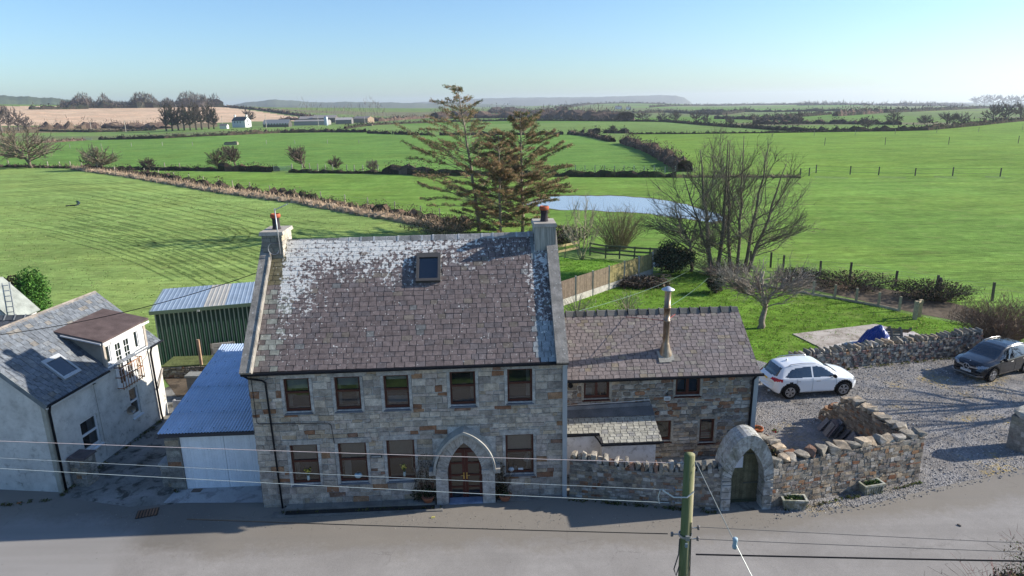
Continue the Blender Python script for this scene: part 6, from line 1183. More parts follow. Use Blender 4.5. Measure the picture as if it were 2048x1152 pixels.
# ------------------------------------------------------------------ trees
def bez(p, c, e, n):
    t = np.linspace(0, 1, n)[:, None]; return (1-t)**2*p+2*t*(1-t)*c+t*t*e
def wob(P, k):
    n = len(P); s = np.linspace(0, 1, n)[:, None]; P = P.copy(); P[1:-1] += RNG.normal(size=(n-2, 3))*k; return P
def bare_tree(name, base, label, trunks, env, nl=60, sub=7, tw=5, tr=.0, cols=((.10, .085, .065), (.075, .065, .05)), group=None, cat='tree', twr=.011, lr=.045, low=.25, trunk_r=.2):
    """trunks: list of (foot offset, top offset); env: (centre, radii) of the crown dome that the limbs reach out to"""
    r_ = empty(name, tuple(base), 0, label, cat, group); bt = MB(); bc = MB(); C, Rd = np.array(env[0], float), np.array(env[1], float); TP = []
    for f, t_, rr_ in trunks:
        f, t_ = np.array(f, float), np.array(t_, float); m = (f+t_)/2+np.array([R(-.25, .25), R(-.25, .25), 0]); P = wob(bez(f, m, t_, 9), .05); bt.tube(P, np.linspace(rr_, rr_*(.18 if t_[2]-f[2] > 4 else .55), 9), 7, random.choice(cols)); TP.append((P, rr_))
    def twig(p, d, L, r0, n, c):
        for _ in range(n):
            dd = d+RNG.normal(size=3)*.55; dd[2] += .18; dd /= np.linalg.norm(dd); l = L*R(.5, 1.1); m = p+dd*l*.5+RNG.normal(size=3)*l*.08; bc.tube([p, m, p+dd*l+np.array([0, 0, .06*l])], [r0, r0*.8, r0*.4], 3, c, False)
    for k in range(nl):
        th = R(0, 2*math.pi); v = R(-low, 1)**1 if low else R(0, 1); v = max(-.6, v); cz = v; rz = math.sqrt(max(0, 1-cz*cz)); e = C+Rd*np.array([rz*math.cos(th), rz*math.sin(th), cz])*R(.78, 1.03)
        P, rr_ = min(TP, key=lambda q: np.linalg.norm(q[0][4][:2]-e[:2])+R(0, 2)) if len(TP) > 1 else TP[0]
        hz_ = np.clip((e[2]*R(.5, .82)-.5)/(P[-1][2]+.01), .10, .97)*(len(P)-1); i0 = int(hz_); s = P[i0]+(P[min(i0+1, len(P)-1)]-P[i0])*(hz_-i0)
        out_ = e-s; L = np.linalg.norm(out_); c = s+out_*np.array([.62, .62, .40])+RNG.normal(size=3)*L*.07; n = 7; Q = wob(bez(s, c, e, n), L*.018); col = random.choice(cols); bc.tube(Q, np.linspace(min(lr, rr_*.5), twr*1.1, n), 4, col, False)
        for m in range(sub):
            i1 = random.randint(1, n-2); f = R(0, 1); p = Q[i1]*(1-f)+Q[i1+1]*f; d = (Q[i1+1]-Q[i1]); d /= np.linalg.norm(d)+1e-9; d = d+RNG.normal(size=3)*.5+np.array([0, 0, .15]); d /= np.linalg.norm(d); l = L*R(.13, .3)+.25; q2 = p+d*l; mid = p+d*l*.5+RNG.normal(size=3)*l*.06; bc.tube([p, mid, q2], [twr*1.6, twr*1.2, twr*.7], 3, col, False); twig(mid, d, l*.5, twr*.7, tw//2, col); twig(q2, d, l*.45, twr*.6, tw-tw//2, col)
    bt.build('trunk', M['bark'], r_, True); bc.build('crown', M['bark'], r_); return r_
BK = ((.17, .145, .11), (.13, .11, .085), (.20, .17, .13))
sy = at(1424, 548); ox = lambda px_, py_=548: at(px_, py_)-sy
bare_tree('bare_tree', sy, 'tall leafless tree with two dark trunks and long low limbs reaching left', [((0, 0, 0), (-1.5, .3, 10.2), .21), ((.5, .4, 0), (.9, .9, 10.9), .19), ((.1, .2, .5), (-2.9, -.2, 8.4), .13)], ((-.9, .2, 5.3), (4.7, 3.2, 5.9)), 64, 14, 8, low=.5, twr=.0095, lr=.042, cols=BK)
sy2 = at(1478, 545); bare_tree('bare_tree', sy2, 'tall leafless tree with a cluster of four straight trunks and limbs sweeping right', [((-.7, 0, 0), (-1.3, .6, 10.9), .16), ((-.1, .3, 0), (-.1, .9, 11.2), .15), ((.35, -.1, 0), (1.5, -.4, 10.6), .17), ((.75, .1, 0), (3.2, 0, 9.0), .17)], ((1.0, .2, 5.2), (4.8, 3.2, 5.9)), 66, 14, 8, low=.55, twr=.0095, lr=.042, cols=BK)
sy3 = at(1382, 543); bare_tree('bare_tree', sy3, 'small leafless tree with a crooked pale trunk left of the tall pair', [((0, 0, 0), (-.1, .2, 2.6), .15), ((-.1, .2, 2.3), (-1.4, 0, 4.8), .1)], ((-1.6, .1, 4.2), (2.6, 1.8, 1.7)), 40, 8, 5, low=.3, cols=((.22, .19, .13), (.12, .10, .07)))
# old fruit tree: pale trunk, flat tangled crown
ft = at(1520, 656); bare_tree('fruit_tree', ft, 'pale trunked old fruit tree with a low flat tangle of bare branches on the lawn', [((0, 0, -.1), (.2, 0, 2.05), .22), ((.12, 0, 1.5), (-1.7, .1, 3.3), .10), ((.15, 0, 1.6), (1.5, .2, 3.2), .10), ((.15, 0, 1.7), (.3, .9, 3.5), .09), ((.1, 0, 1.45), (-.7, -.5, 3.5), .09)], ((.1, 0, 3.15), (3.1, 2.2, .95)), 64, 9, 5, low=.5, cols=((.33, .29, .24), (.24, .20, .165), (.20, .15, .13)), twr=.012, lr=.04)
bt_ = at(1163, 519); bare_tree('young_birch', bt_, 'slender pale multi-stemmed young tree beside the right chimney', [((0, 0, 0), (-.9, 0, 5.8), .06), ((.1, 0, 0), (.3, .2, 6.3), .06), ((.2, .1, 0), (1.1, .1, 5.2), .05), ((-.1, 0, 0), (-1.6, .2, 4.6), .045)], ((0, 0, 3.3), (1.9, 1.4, 2.9)), 30, 6, 4, low=.5, cols=((.40, .34, .25), (.30, .26, .18)), twr=.011, lr=.03)
def stems(name, base, label, n, h, sp, cols, lean=0, twn=5, r0=.016, cat='bush', leaves=None):
    r_ = empty(name, tuple(base), 0, label, cat); b = MB()
    for _ in range(n):
        th = R(0, 6.28); q = math.sqrt(R(0, 1)); f = np.array([.25*sp*q*math.cos(th), .25*sp*q*math.sin(th), 0]); hh = h*R(.6, 1.05)*(1-.35*q); e = np.array([sp*q*math.cos(th)+lean*hh, sp*q*math.sin(th)*.8, hh]); P = wob(bez(f, (f+e)/2+np.array([-.12*e[0], -.12*e[1], .2*hh]), e, 6), .03*h*.3); c = random.choice(cols); b.tube(P, np.linspace(r0, r0*.4, 6), 3, c, False)
        for _ in range(twn): i = random.randint(1, 5); d = RNG.normal(size=3)*.5+np.array([0, 0, .8]); d /= np.linalg.norm(d); b.tube([P[i], P[i]+d*h*R(.06, .2)], [r0*.6, r0*.3], 3, c, False)
    b.build('stems', M['bark'], r_)
    if leaves: l = MB(); foliage(l, (0, 0, h*.45), (sp*.8, sp*.6, h*.42), *leaves); l.build('leaves', M['leaf'], r_)
    return r_
stems('willow_bush', at(1235, 498), 'fan shaped leafless olive brown bush behind the rail fence', 240, 4.6, 3.4, [(.22, .17, .11), (.17, .14, .08), (.26, .21, .13)], twn=7)
stems('twiggy_bush', at(1992, 688), 'round reddish brown twiggy bush behind the black car', 520, 2.9, 2.9, [(.21, .14, .10), (.16, .11, .075), (.26, .19, .13)], twn=9, r0=.014, leaves=(900, .05, [(.12, .10, .04), (.16, .11, .07)]))
stems('dead_canes', at(1148, 612)+np.array([0, -2, 0]), 'thin bare canes on the lawn behind the wing roof, next to the fence', 60, 1.7, 1.6, [(.36, .31, .24), (.25, .21, .16)], twn=4, r0=.012); stems('dead_canes', at(1248, 606)+np.array([0, -2, 0]), 'second patch of bare canes on the lawn, left of the flue', 60, 1.6, 1.5, [(.36, .31, .24), (.25, .21, .16)], twn=4, r0=.012)
stems('bramble_scrub', at(1440, 552), 'tangle of reddish bare scrub at the foot of the tall bare trees', 260, 1.7, 3.4, [(.23, .16, .125), (.18, .12, .10), (.30, .25, .2)], twn=6, r0=.014, leaves=(700, .07, [(.10, .07, .05), (.05, .06, .03)])); stems('bramble_scrub', at(1350, 522), 'dry brown bracken between the rail fence and the dark evergreen bush', 140, 1.5, 2.6, [(.30, .2, .14), (.24, .17, .12)], twn=4, leaves=(600, .09, [(.25, .16, .10), (.18, .12, .08)]))
stems('bramble_scrub', at(1120, 500)+np.array([0, 3, 0]), 'dark bramble thicket behind the right chimney', 200, 2.2, 4.5, [(.10, .075, .06), (.14, .10, .08)], twn=5, leaves=(1600, .12, [(.05, .055, .03), (.09, .06, .045), (.04, .04, .03)])); stems('ditch_brambles', at(1700, 574), 'brown brambles hanging over the far bank of the ditch', 200, 1.2, 4.6, [(.17, .12, .09), (.24, .18, .13)], twn=4, leaves=(2200, .08, [(.09, .065, .045), (.05, .045, .03), (.05, .07, .03)])); stems('ditch_brambles', at(1862, 598), 'darker brambles in the ditch by the reddish bush', 220, 1.5, 3.6, [(.10, .075, .06), (.17, .12, .09)], twn=4, leaves=(2400, .08, [(.045, .04, .028), (.08, .06, .04), (.05, .065, .03)])); stems('ditch_brambles', at(1600, 558), 'low brambles in the ditch right of the fruit tree', 120, 1.0, 2.6, [(.12, .09, .07), (.2, .15, .11)], twn=4, leaves=(1400, .08, [(.05, .045, .03), (.05, .065, .03)]))
def leafy(name, base, label, h, sp, cols, n=2600, sz=.1, cat='bush', lumps=7, trunk=True, top=1.0):
    r_ = empty(name, tuple(base), 0, label, cat); l = MB(); b = MB(); b.tube([(0, 0, -.1), (0, 0, h*.6)], [.12, .05], 6, (.1, .08, .06)); b.build('trunk', M['bark'], r_)
    for k in range(lumps): z = R(.25, .85)*h; q = (1-abs(z/h-.4))*sp*.6*top; th = R(0, 6.28); foliage(l, (q*math.cos(th), q*math.sin(th), z), (sp*.5, sp*.5, h*.24), n//lumps, sz, cols)
    foliage(l, (0, 0, h*.45), (sp*.75, sp*.75, h*.45), n//2, sz, cols); l.build('crown', M['leaf'], r_); return r_
leafy('evergreen_bush', at(1345, 546), 'dark glossy evergreen bush at the end of the panel fence', 2.9, 1.9, [(.03, .045, .025), (.05, .065, .035), (.10, .11, .07), (.02, .03, .018)], 4200, .09)
leafy('ivy_stump', at(1432, 586), 'dark ivy covered stump on the lawn under the bare trees', 1.5, .85, [(.03, .04, .02), (.06, .055, .035), (.09, .07, .05)], 1400, .08)
cb = atY(72, 622, 44); leafy('conifer_bush', (cb[0], 44, 0), 'bright green feathery conifer bush beyond the cottage ridge', 3.9, 1.35, [(.06, .15, .03), (.09, .19, .04), (.04, .10, .025)], 5200, .085, lumps=9, top=.8); cb = atY(48, 622, 44); leafy('dark_shrub', (cb[0]-1.2, 44.2, 0), 'dark brown shrub between the ladder and the bright green conifer', 3.6, 1.5, [(.03, .035, .02), (.06, .045, .03), (.02, .022, .015)], 3600, .09)
# pines behind the house
def pine(name, base, label, h, spread, lean, dens, cols, br=(4, 7), z0=.12, droop=.1, whorls=26, wind=.0, bare=.35):
    r_ = empty(name, tuple(base), 0, label, 'pine tree'); b = MB(); l = MB(); k = MB(); P = np.array([[lean*(s**1.3)*h+R(-.05, .05), R(-.08, .08), s*h] for s in np.linspace(0, 1, 12)]); b.tube(P, np.linspace(.24*h/16, .03, 12), 8, (.24, .20, .155)); b.build('trunk', M['bark'], r_, True); FP = []; FD = []; FC = []
    for w__ in range(whorls):
        s = z0+(1-z0)*(w__/(whorls-1))**.9; s = min(s, .985); p = np.array([np.interp(s*h, P[:, 2], P[:, 0]), 0, s*h]); prof = spread*(min(1, (1.02-s)*1.75)**.8)*(.75 if s < .25 else 1)
        for _ in range(random.randint(*br)):
            s = min(.985, max(z0, s+R(-.02, .02))); p = np.array([np.interp(s*h, P[:, 2], P[:, 0]), 0, s*h]); th = R(0, 6.28); L = prof*R(.45, 1.1)*(1+wind*(-math.cos(th))); up = R(-.05, .55)+.35*s; d = np.array([math.cos(th), math.sin(th), up]); e = p+d*L; e[2] -= droop*L; Q = wob(bez(p, p+d*L*.55, e, 6), .05*L*.3); c_ = (.27, .235, .18) if random.random() < bare else (.13, .10, .075); k.tube(Q, np.linspace(.045*(1-s*.6), .012, 6), 4, c_, False)
            m = max(4, int(L*dens)); 
            for _ in range(m):
                f = R(.22, 1)**.7*5; i0 = min(4, int(f)); q = Q[i0]+(Q[i0+1]-Q[i0])*(f-i0); sd = R(-1, 1); side = np.array([-math.sin(th), math.cos(th), R(-.35, .2)])*sd; dd = np.array([math.cos(th), math.sin(th), R(.0, .5)])*.8+side; dd /= np.linalg.norm(dd); ll = R(.3, .9)*(.35+.65*(1.05-f/5.5))*min(1.2, L/2.5+.3); e2 = q+dd*ll; k.tube([q, e2], [.010, .006], 3, c_, False); nc = random.randint(6, 11); col = cols[RNG.choice(len(cols), p=None)] 
                for _ in range(nc): t = R(.15, 1.05); FP.append(q+dd*ll*t+RNG.normal(size=3)*.06); FD.append(dd+RNG.normal(size=3)*.55+np.array([0, 0, .25])); FC.append(np.array(col)*R(.65, 1.3))
    FP = np.array(FP); FD = np.array(FD); FD /= np.linalg.norm(FD, axis=1)[:, None]; S = np.cross(FD, RNG.normal(size=FD.shape)); S /= np.linalg.norm(S, axis=1)[:, None]; n = len(FP); ln = RNG.uniform(.14, .30, (n, 1)); wd = RNG.uniform(.013, .032, (n, 1)); V = np.stack([FP-S*wd, FP+FD*ln*.5-S*wd*1.4, FP+FD*ln, FP+FD*ln*.5+S*wd*1.4], 1).reshape(-1, 3); l.add(V, np.arange(4*n).reshape(n, 4), np.array(FC)); k.build('limbs', M['bark'], r_); l.build('crown', M['needles'], r_); return r_
BRN = [(.36, .245, .15), (.42, .29, .175), (.27, .195, .12), (.22, .20, .10), (.11, .15, .06)]
GRN = [(.10, .14, .05), (.075, .11, .045), (.17, .15, .075)]
p = at(958, 463); pine('pine_tree', p, 'tallest pine behind the roof, sparse half dead crown leaning left at the top', 15.7, 6.4, -.12, 6.5, BRN+[(.14, .15, .07)], (3, 6), .10, .06, 28, .3, .6)
p = at(1046, 466); pine('pine_tree', p, 'bushy rust brown pine beside the right chimney, green at the tip', 13.0, 5.0, -.01, 14.0, BRN+BRN+GRN, (4, 7), .06, .08, 28, -.15, .3)
p = at(1002, 464)+np.array([0, -3, 0]); pine('pine_tree', p, 'short dying brown pine between the tall sparse pine and the bushy one', 11.2, 4.8, .0, 12.5, BRN+[(.30, .20, .11)]*3, (4, 7), .05, .1, 22, .0, .4)
stems('bramble_scrub', at(930, 470)+np.array([-2, 1, 0]), 'bare fallen boughs and scrub under the pines, showing above the roof ridge', 160, 2.4, 7.0, [(.30, .25, .18), (.2, .15, .1)], twn=4, r0=.02, leaves=(1200, .12, [(.14, .10, .06), (.07, .07, .03)]))

ot = np.array([33.5, 30.2, 0.]); bare_tree('bare_tree', ot, 'bare tree standing past the photo\'s right edge, its branch shadows falling across the gravel', [((0, 0, 0), (.6, .3, 9.5), .26), ((.1, 0, 1.5), (-2.0, .4, 8.2), .18), ((0, .1, 1.2), (.3, -1.8, 8.6), .17)], ((0, 0, 5.6), (4.2, 3.6, 4.8)), 26, 4, 2, low=.3, twr=.02, lr=.085)
# ------------------------------------------------------------------ hedges, banks and far trees
def resample(pts, step):
    P = np.array(pts, float); s = np.concatenate([[0], np.cumsum(np.linalg.norm(np.diff(P[:, :2], axis=0), axis=1))]); n = max(3, int(s[-1]/step)); t = np.linspace(0, s[-1], n); return np.stack([np.interp(t, s, P[:, k]) for k in range(3)], -1), s[-1]
def hedge(name, pts, h, w_, label, cols, dens=1.0, cat='hedge', gaps=0.0, rag=.3, up=.0, kind=None, group=None, core=True, lsz=0.):
    P, L = resample(pts, max(h*.7, .7)); D = np.median(np.hypot(P[:, 0], P[:, 1])); b = MB(); n = len(P); T = np.gradient(P[:, :2], axis=0); T /= np.linalg.norm(T, axis=1)[:, None]+1e-9; Nn = np.stack([-T[:, 1], T[:, 0]], -1)
    hs = h*(1+rag*(RNG.random(n)-.5)*1.8); ws = w_*(.75+.5*RNG.random(n))
    if core:
        V = []
        for k in range(n):
            for a, z in ((-.42, -.1), (-.40, .40), (-.20, .66), (.20, .66), (.40, .40), (.42, -.1)): q = a*R(.75, 1.15); V.append((P[k, 0]+Nn[k, 0]*q*ws[k], P[k, 1]+Nn[k, 1]*q*ws[k], P[k, 2]+z*hs[k]*R(.75, 1.15)))
        i = np.arange(n-1)[:, None]*6; j = np.arange(5)[None, :]; f = np.stack([i+j, i+6+j, i+7+j, i+1+j], -1).reshape(-1, 4)
        if gaps: f = f[np.repeat(RNG.random(n-1) > gaps, 5)]
        cc = np.array(cols)[RNG.integers(len(cols), size=len(f))]*(.55+.35*RNG.random((len(f), 1))); b.add(np.array(V), f, cc)
    sz = lsz or max(.05, D*.0013); N = int(min(26000 if lsz else 14000, max(200, dens*L*(h+w_)*.9/(sz*sz)*.22))); k = RNG.integers(0, n-1, N); f = RNG.random(N); u = RNG.uniform(-.5, .5, N); lim = np.sqrt(np.clip(1-(u/.58)**2, 0, 1)); z = RNG.random(N)**.6*lim*1.12; hl = hs[k]*(1-f)+hs[k+1]*f
    Q = np.stack([P[k, 0]*(1-f)+P[k+1, 0]*f+Nn[k, 0]*u*ws[k], P[k, 1]*(1-f)+P[k+1, 1]*f+Nn[k, 1]*u*ws[k], P[k, 2]*(1-f)+P[k+1, 2]*f+z*hl], -1)
    A = RNG.normal(size=(N, 3)); A[:, 2] += .8+up*3; A /= np.linalg.norm(A, axis=1)[:, None]; B = np.cross(A, RNG.normal(size=(N, 3))); B /= np.linalg.norm(B, axis=1)[:, None]; ll = sz*(.8+1.5*RNG.random((N, 1)))*(1+up); ww = sz*(.34/(1+up))
    V = np.stack([Q-A*ll*.4, Q+B*ww, Q+A*ll, Q-B*ww], 1).reshape(-1, 3); cc = np.array(cols)[RNG.integers(len(cols), size=N)]*(.6+.9*RNG.random((N, 1))); b.add(V, np.arange(4*N).reshape(N, 4), cc)
    o = b.build(name, M['leaf']); return tag(o, label, cat, group, kind)
hp = lambda l: [hit(x, y) for x, y in l]
DK = [(.055, .05, .035), (.075, .06, .045), (.045, .05, .03)]; BR = [(.15, .105, .085), (.12, .085, .07), (.18, .13, .10)]; GB = [(.06, .075, .035), (.08, .07, .045), (.05, .06, .03)]; DRY = [(.42, .31, .21), (.48, .37, .26), (.34, .25, .17)]
bank = [(150, 339), (200, 346), (260, 354), (340, 367), (420, 381), (520, 395), (600, 406), (700, 424), (800, 441), (880, 456), (930, 463)]
hedge('dry_grass_bank', hp(bank), .75, 2.6, 'long bank of pale dead grass along the edge of the left field', DRY, 1.2, 'grass bank', up=.8, rag=.5)
hedge('bramble_hedge', [p+np.array([.9, 2.2, 0]) for p in hp(bank[:7])], 1.3, 1.8, 'dark bramble hedge on the bank behind the pale grass, far half', DK+[(.13, .09, .07)], 1.2, rag=.8)
hedge('bramble_hedge', [p+np.array([.9, 1.9, 0]) for p in hp(bank[6:])], 1.1, 1.8, 'bramble hedge on the bank running down to the pines, near half', DK+[(.2, .14, .1)], 1.2, rag=.8)
HL = [([(-60, 335), (60, 335), (150, 337)], .8, 2, 'low brown bank under the leaning hawthorn', BR+GB), ([(230, 339), (330, 341), (440, 342)], 1.1, 1.6, 'thin dark hedge left of the thick clipped one', DK), ([(440, 342), (500, 343), (552, 343.5)], 2.3, 2.6, 'thick dark hedge ending square at the field gateway', DK+[(.15, .10, .07)]),
      ([(580, 345), (700, 347), (770, 348)], .9, 1.6, 'low bank right of the field gateway', DK+GB), ([(768, 348), (820, 349), (864, 351)], 2.4, 2.4, 'taller brown topped hedge left of the pines', BR+DK), ([(862, 351), (1000, 352), (1112, 353)], 1.5, 1.8, 'dark hedge seen through the pines', DK+GB), ([(1108, 353), (1250, 354), (1352, 355)], 1.4, 1.8, 'dark green low hedge above the flooded hollow', GB+DK), ([(1350, 355), (1480, 354), (1600, 356)], .55, 2.4, 'pale brown rushy bank behind the tall bare trees', [(.30, .24, .15), (.22, .18, .11), (.14, .15, .06)]),
      ([(70, 287), (120, 284), (170, 281)], 1.4, 2, 'rusty low hedge left of the pale gate', BR), ([(200, 280), (330, 277), (452, 271)], 2.0, 2.4, 'long dark hedge under the pine windbreak', DK), ([(452, 271), (560, 266), (650, 264.5), (730, 265)], 2.4, 2.6, 'long dark hedge in front of the farmyard', DK+[(.09, .07, .05)]), ([(734, 267), (800, 269), (862, 271)], 1.8, 2.2, 'thin broken hedge right of the farmyard hedge', DK), ([(880, 271), (1000, 270.5), (1126, 269.5)], 1.9, 2.4, 'dark hedge behind the pine crowns', DK),
      ([(1140, 269), (1180, 273), (1226, 284)], 2.0, 2.6, 'short brown hedge running down to the gap beyond the pond', BR+DK), ([(1248, 287), (1290, 300), (1330, 320), (1370, 344)], 3.3, 3.6, 'big purplish brown hedge casting a shadow behind the bare trees', BR+[(.10, .075, .06)]), ([(1145, 267), (1200, 266.5), (1258, 267)], 2.4, 1.2, 'thin gappy row of clipped hedge stems beyond the pond', DK+BR), ([(1258, 269), (1400, 268), (1550, 266), (1700, 264)], 1.0, 1.6, 'thin low hedge line across the top of the green fields', GB+DK),
      ([(1320, 243), (1400, 250), (1478, 256)], 2.4, 2.6, 'dark hedge slanting down right of the far clump of trees', DK), ([(1484, 255), (1560, 261), (1660, 264), (1760, 263)], 2.4, 2.6, 'dark hedge along the top of the right field, left part', DK), ([(1760, 263), (1850, 261), (1950, 252), (2048, 242), (2200, 230)], 2.8, 3, 'dark hedge climbing to the right edge at the top of the field', DK),
      ([(690, 258), (740, 251), (800, 248), (900, 244), (1010, 242)], 2.2, 2.6, 'dark hedge from the barns to the pine tops', DK), ([(1010, 242), (1130, 242), (1240, 243), (1330, 244)], 2.2, 2.6, 'dark hedge right of the pine tops below the brown scrub', DK), ([(80, 263), (180, 265), (312, 261)], 2.0, 3, 'dark hedge at the foot of the pale stubble field', DK), ([(430, 213), (520, 221), (600, 232), (640, 239)], 4, 5, 'hedge on the crest of the stubble field, right end', DK+BR), ([(560, 240), (640, 241), (760, 243), (870, 235)], 4, 6, 'brown hedge behind the barns', BR),
      ([(1110, 217), (1180, 209), (1250, 206.5), (1330, 208)], 6, 6, 'far hedge on the rounded hill above the white farm', DK), ([(1050, 226), (1130, 226), (1240, 227)], 5, 6, 'far hedge left of the white farm', DK), ([(1210, 229), (1330, 225), (1440, 230), (1500, 222)], 4.5, 6, 'far hedge in the patchwork above the clump of trees', DK), ([(1300, 215), (1400, 212), (1500, 210), (1600, 209.5)], 6, 7, 'horizon hedge right of the headland', DK+GB), ([(1600, 209.5), (1750, 209), (1900, 210)], 6, 8, 'horizon hedge towards the right hand wood', DK+BR), ([(1500, 240), (1560, 237), (1660, 229)], 4, 5, 'far hedge slanting up in the right patchwork', DK), ([(1505, 249), (1620, 248), (1800, 250)], 3, 4, 'far dark hedge above the right field hedge', DK+BR), ([(1670, 233), (1720, 229), (1762, 226)], 6, 8, 'bushy hedge in the middle of the right patchwork', DK+BR), ([(1770, 226), (1900, 220), (2060, 214)], 5, 6, 'long straight hedge below the right hand wood', DK), ([(1390, 223), (1550, 224), (1680, 222)], 4.5, 6, 'far hedge line across the right patchwork', DK), ([(1430, 238), (1500, 239), (1600, 242)], 3.5, 5, 'short far hedge left of the lone far tree', DK+BR), ([(60, 219), (120, 219), (175, 218)], 5, 8, 'dark hedge on the skyline left of the wood', DK)]
for q, h, w_, lab, cols in HL: hedge('hedge', hp(q), h, w_, lab, cols, 1.1, gaps=.25 if 'gappy' in lab or 'broken' in lab else 0, rag=.5)
hedge('scrub', hp([(868, 238), (950, 236), (1050, 236), (1150, 238), (1250, 241)]), 8, 26, 'belt of purplish brown bare scrub right of the pine tops', BR+[(.13, .10, .09)], .8, 'scrub', rag=.6, kind='stuff', up=.5); hedge('scrub', hp([(50, 258), (130, 257), (220, 256), (330, 257)]), 5, 16, 'bare scrub along the foot of the stubble field', BR+[(.2, .15, .11)], .7, 'scrub', rag=.8, kind='stuff', up=.5)
hedge('woodland', hp([(125, 215.5), (200, 216), (300, 215), (400, 214), (432, 214)]), 12, 30, 'grey brown wood on the crest above the stubble field', [(.11, .09, .08), (.09, .075, .07), (.07, .07, .05)], 7, 'wood', rag=.7, kind='stuff', up=.4); hedge('woodland', hp([(1600, 211), (1800, 212), (1930, 212)]), 7, 40, 'low hazy wood along the right skyline', [(.11, .09, .08), (.08, .08, .06)], .8, 'wood', rag=.8, kind='stuff', up=.3); hedge('woodland', hp([(990, 226), (1060, 227), (1130, 227)]), 9, 40, 'far wood around the hazy village', [(.11, .09, .085), (.09, .08, .07)], .8, 'wood', rag=.7, kind='stuff', up=.3); hedge('woodland', hp([(600, 238), (650, 236), (700, 236), (770, 240)]), 15, 20, 'row of thin bare trees behind the silo', [(.17, .14, .12), (.13, .11, .09)], .35, 'wood', rag=.5, kind='stuff', up=1.2, core=False)
def far_tree(px_, py_, hpx, spx, lab, lean=0., cols=((.12, .095, .075), (.09, .075, .06)), nl=26, flat=1.0, trunks=1, name='bare_tree', group=None):
    p = hit(px_, py_); D = np.hypot(p[0], p[1]); k = D/F*1.03; h = hpx*k; s = spx*k/2; tw = max(.012, D*.00022)
    T = [((R(-.1, .1)*s*(trunks > 1), 0, 0), (lean*h+(q-(trunks-1)/2)*s*.5, 0, h*.8), max(.12, h*.035)) for q in range(trunks)]
    return bare_tree(name, p, lab, T, ((lean*h, 0, h*.55), (s, s*.8, h*.47*flat)), nl, 7, 5, low=.45, cols=cols, twr=tw, lr=tw*2.6, group=group)
far_tree(66, 336, 62, 120, 'large hawthorn with two leaning trunks at the far left edge', -.25, ((.22, .18, .13), (.16, .13, .10)), 70, trunks=2, name='hawthorn'); far_tree(200, 341, 38, 56, 'round pale bare bush right of the big leaning hawthorn', 0, ((.22, .19, .13), (.15, .13, .09)), 60, name='hawthorn'); far_tree(300, 339, 17, 28, 'small dark thorn bush on the thin hedge', 0, ((.10, .075, .06),), 30, name='hawthorn'); far_tree(438, 339, 33, 40, 'greenish thorn tree left of the windswept pair', 0, ((.12, .11, .07), (.09, .085, .05)), 46, name='hawthorn'); far_tree(472, 334, 42, 36, 'windswept thorn tree standing behind the thick dark hedge', -.2, ((.14, .105, .085), (.11, .08, .065)), 46, .7, name='hawthorn')
far_tree(610, 337, 46, 36, 'lone windswept thorn tree right of the field gateway', -.3, ((.15, .115, .09), (.12, .09, .07)), 46, .7, name='hawthorn'); far_tree(674, 338, 20, 26, 'stubby thorn bush on the bank between the lone tree and the pines', -.1, ((.12, .085, .07),), 30, name='hawthorn'); far_tree(746, 342, 18, 24, 'pale thorn bush on the bank left of the brown topped hedge', 0, ((.20, .17, .12),), 30, name='hawthorn')
for k, (x, y, h, s) in enumerate([(333, 262, 40, 26), (345, 262, 42, 24), (357, 261, 40, 24), (369, 261, 43, 22), (381, 261, 41, 24), (393, 260, 45, 22), (404, 259, 48, 26), (418, 258, 44, 30), (428, 258, 34, 20)]): far_tree(x, y, h, s, 'dark pine in the windbreak left of the white farmhouse', 0, ((.075, .065, .05), (.06, .065, .04), (.09, .07, .055)), 34, group='windbreak pines', name='far_pine')
for k, (x, y, h, s) in enumerate([(4, 264, 42, 26), (20, 263, 40, 24), (38, 262, 36, 24), (54, 261, 22, 22)]): far_tree(x, y, h, s, 'bare grey tree in the clump at the left edge below the stubble field', 0, ((.17, .14, .12), (.14, .115, .10)), 22, group='bare trees at the left edge')
for x, y, h, s, lab in [(500, 246, 26, 22, 'bare tree behind the white farmhouse'), (1226, 266, 14, 16, 'small dark bush above the clipped hedge beyond the pond'), (1392, 245, 22, 30, 'largest round bare tree in the far clump'), (1350, 244, 20, 24, 'brown bare tree left of the largest one in the far clump'), (1324, 243, 17, 20, 'slim bare tree in the far clump'), (1285, 242, 16, 30, 'leftmost spreading tree of the far clump'), (1236, 240, 14, 30, 'low bare tree left of the far clump'), (1412, 247, 18, 14, 'thin bare tree right of the far clump'), (1459, 252, 16, 22, 'dark round tree on the slanting far hedge'), (1598, 250, 22, 16, 'thin hazy tree in the right patchwork'), (1736, 258, 20, 28, 'round dark thorn on the right field hedge'), (1786, 251, 24, 26, 'pale spreading bare tree above the right field hedge'), (1850, 250, 15, 24, 'low tree right of the pale spreading one'), (1893, 250, 20, 28, 'brown bare tree right of centre on the far right hedge'), (1922, 250, 20, 30, 'spreading bare tree next to the far right pair'), (1985, 244, 26, 34, 'tall bare tree near the right edge'), (2010, 242, 28, 30, 'tall bare tree nearer the right edge'), (2040, 240, 28, 34, 'tall bare tree cut by the right edge')]: far_tree(x, y, h, s, lab, 0, ((.13, .105, .09), (.10, .085, .07)), 24)
for x, h in [(1952, 14), (1968, 18), (1986, 17), (2004, 16), (2022, 15), (2040, 16)]: far_tree(x, 211, h, 20, 'hazy bare tree of the wood on the right skyline', 0, ((.13, .115, .105),), 18, group='trees on the right skyline')
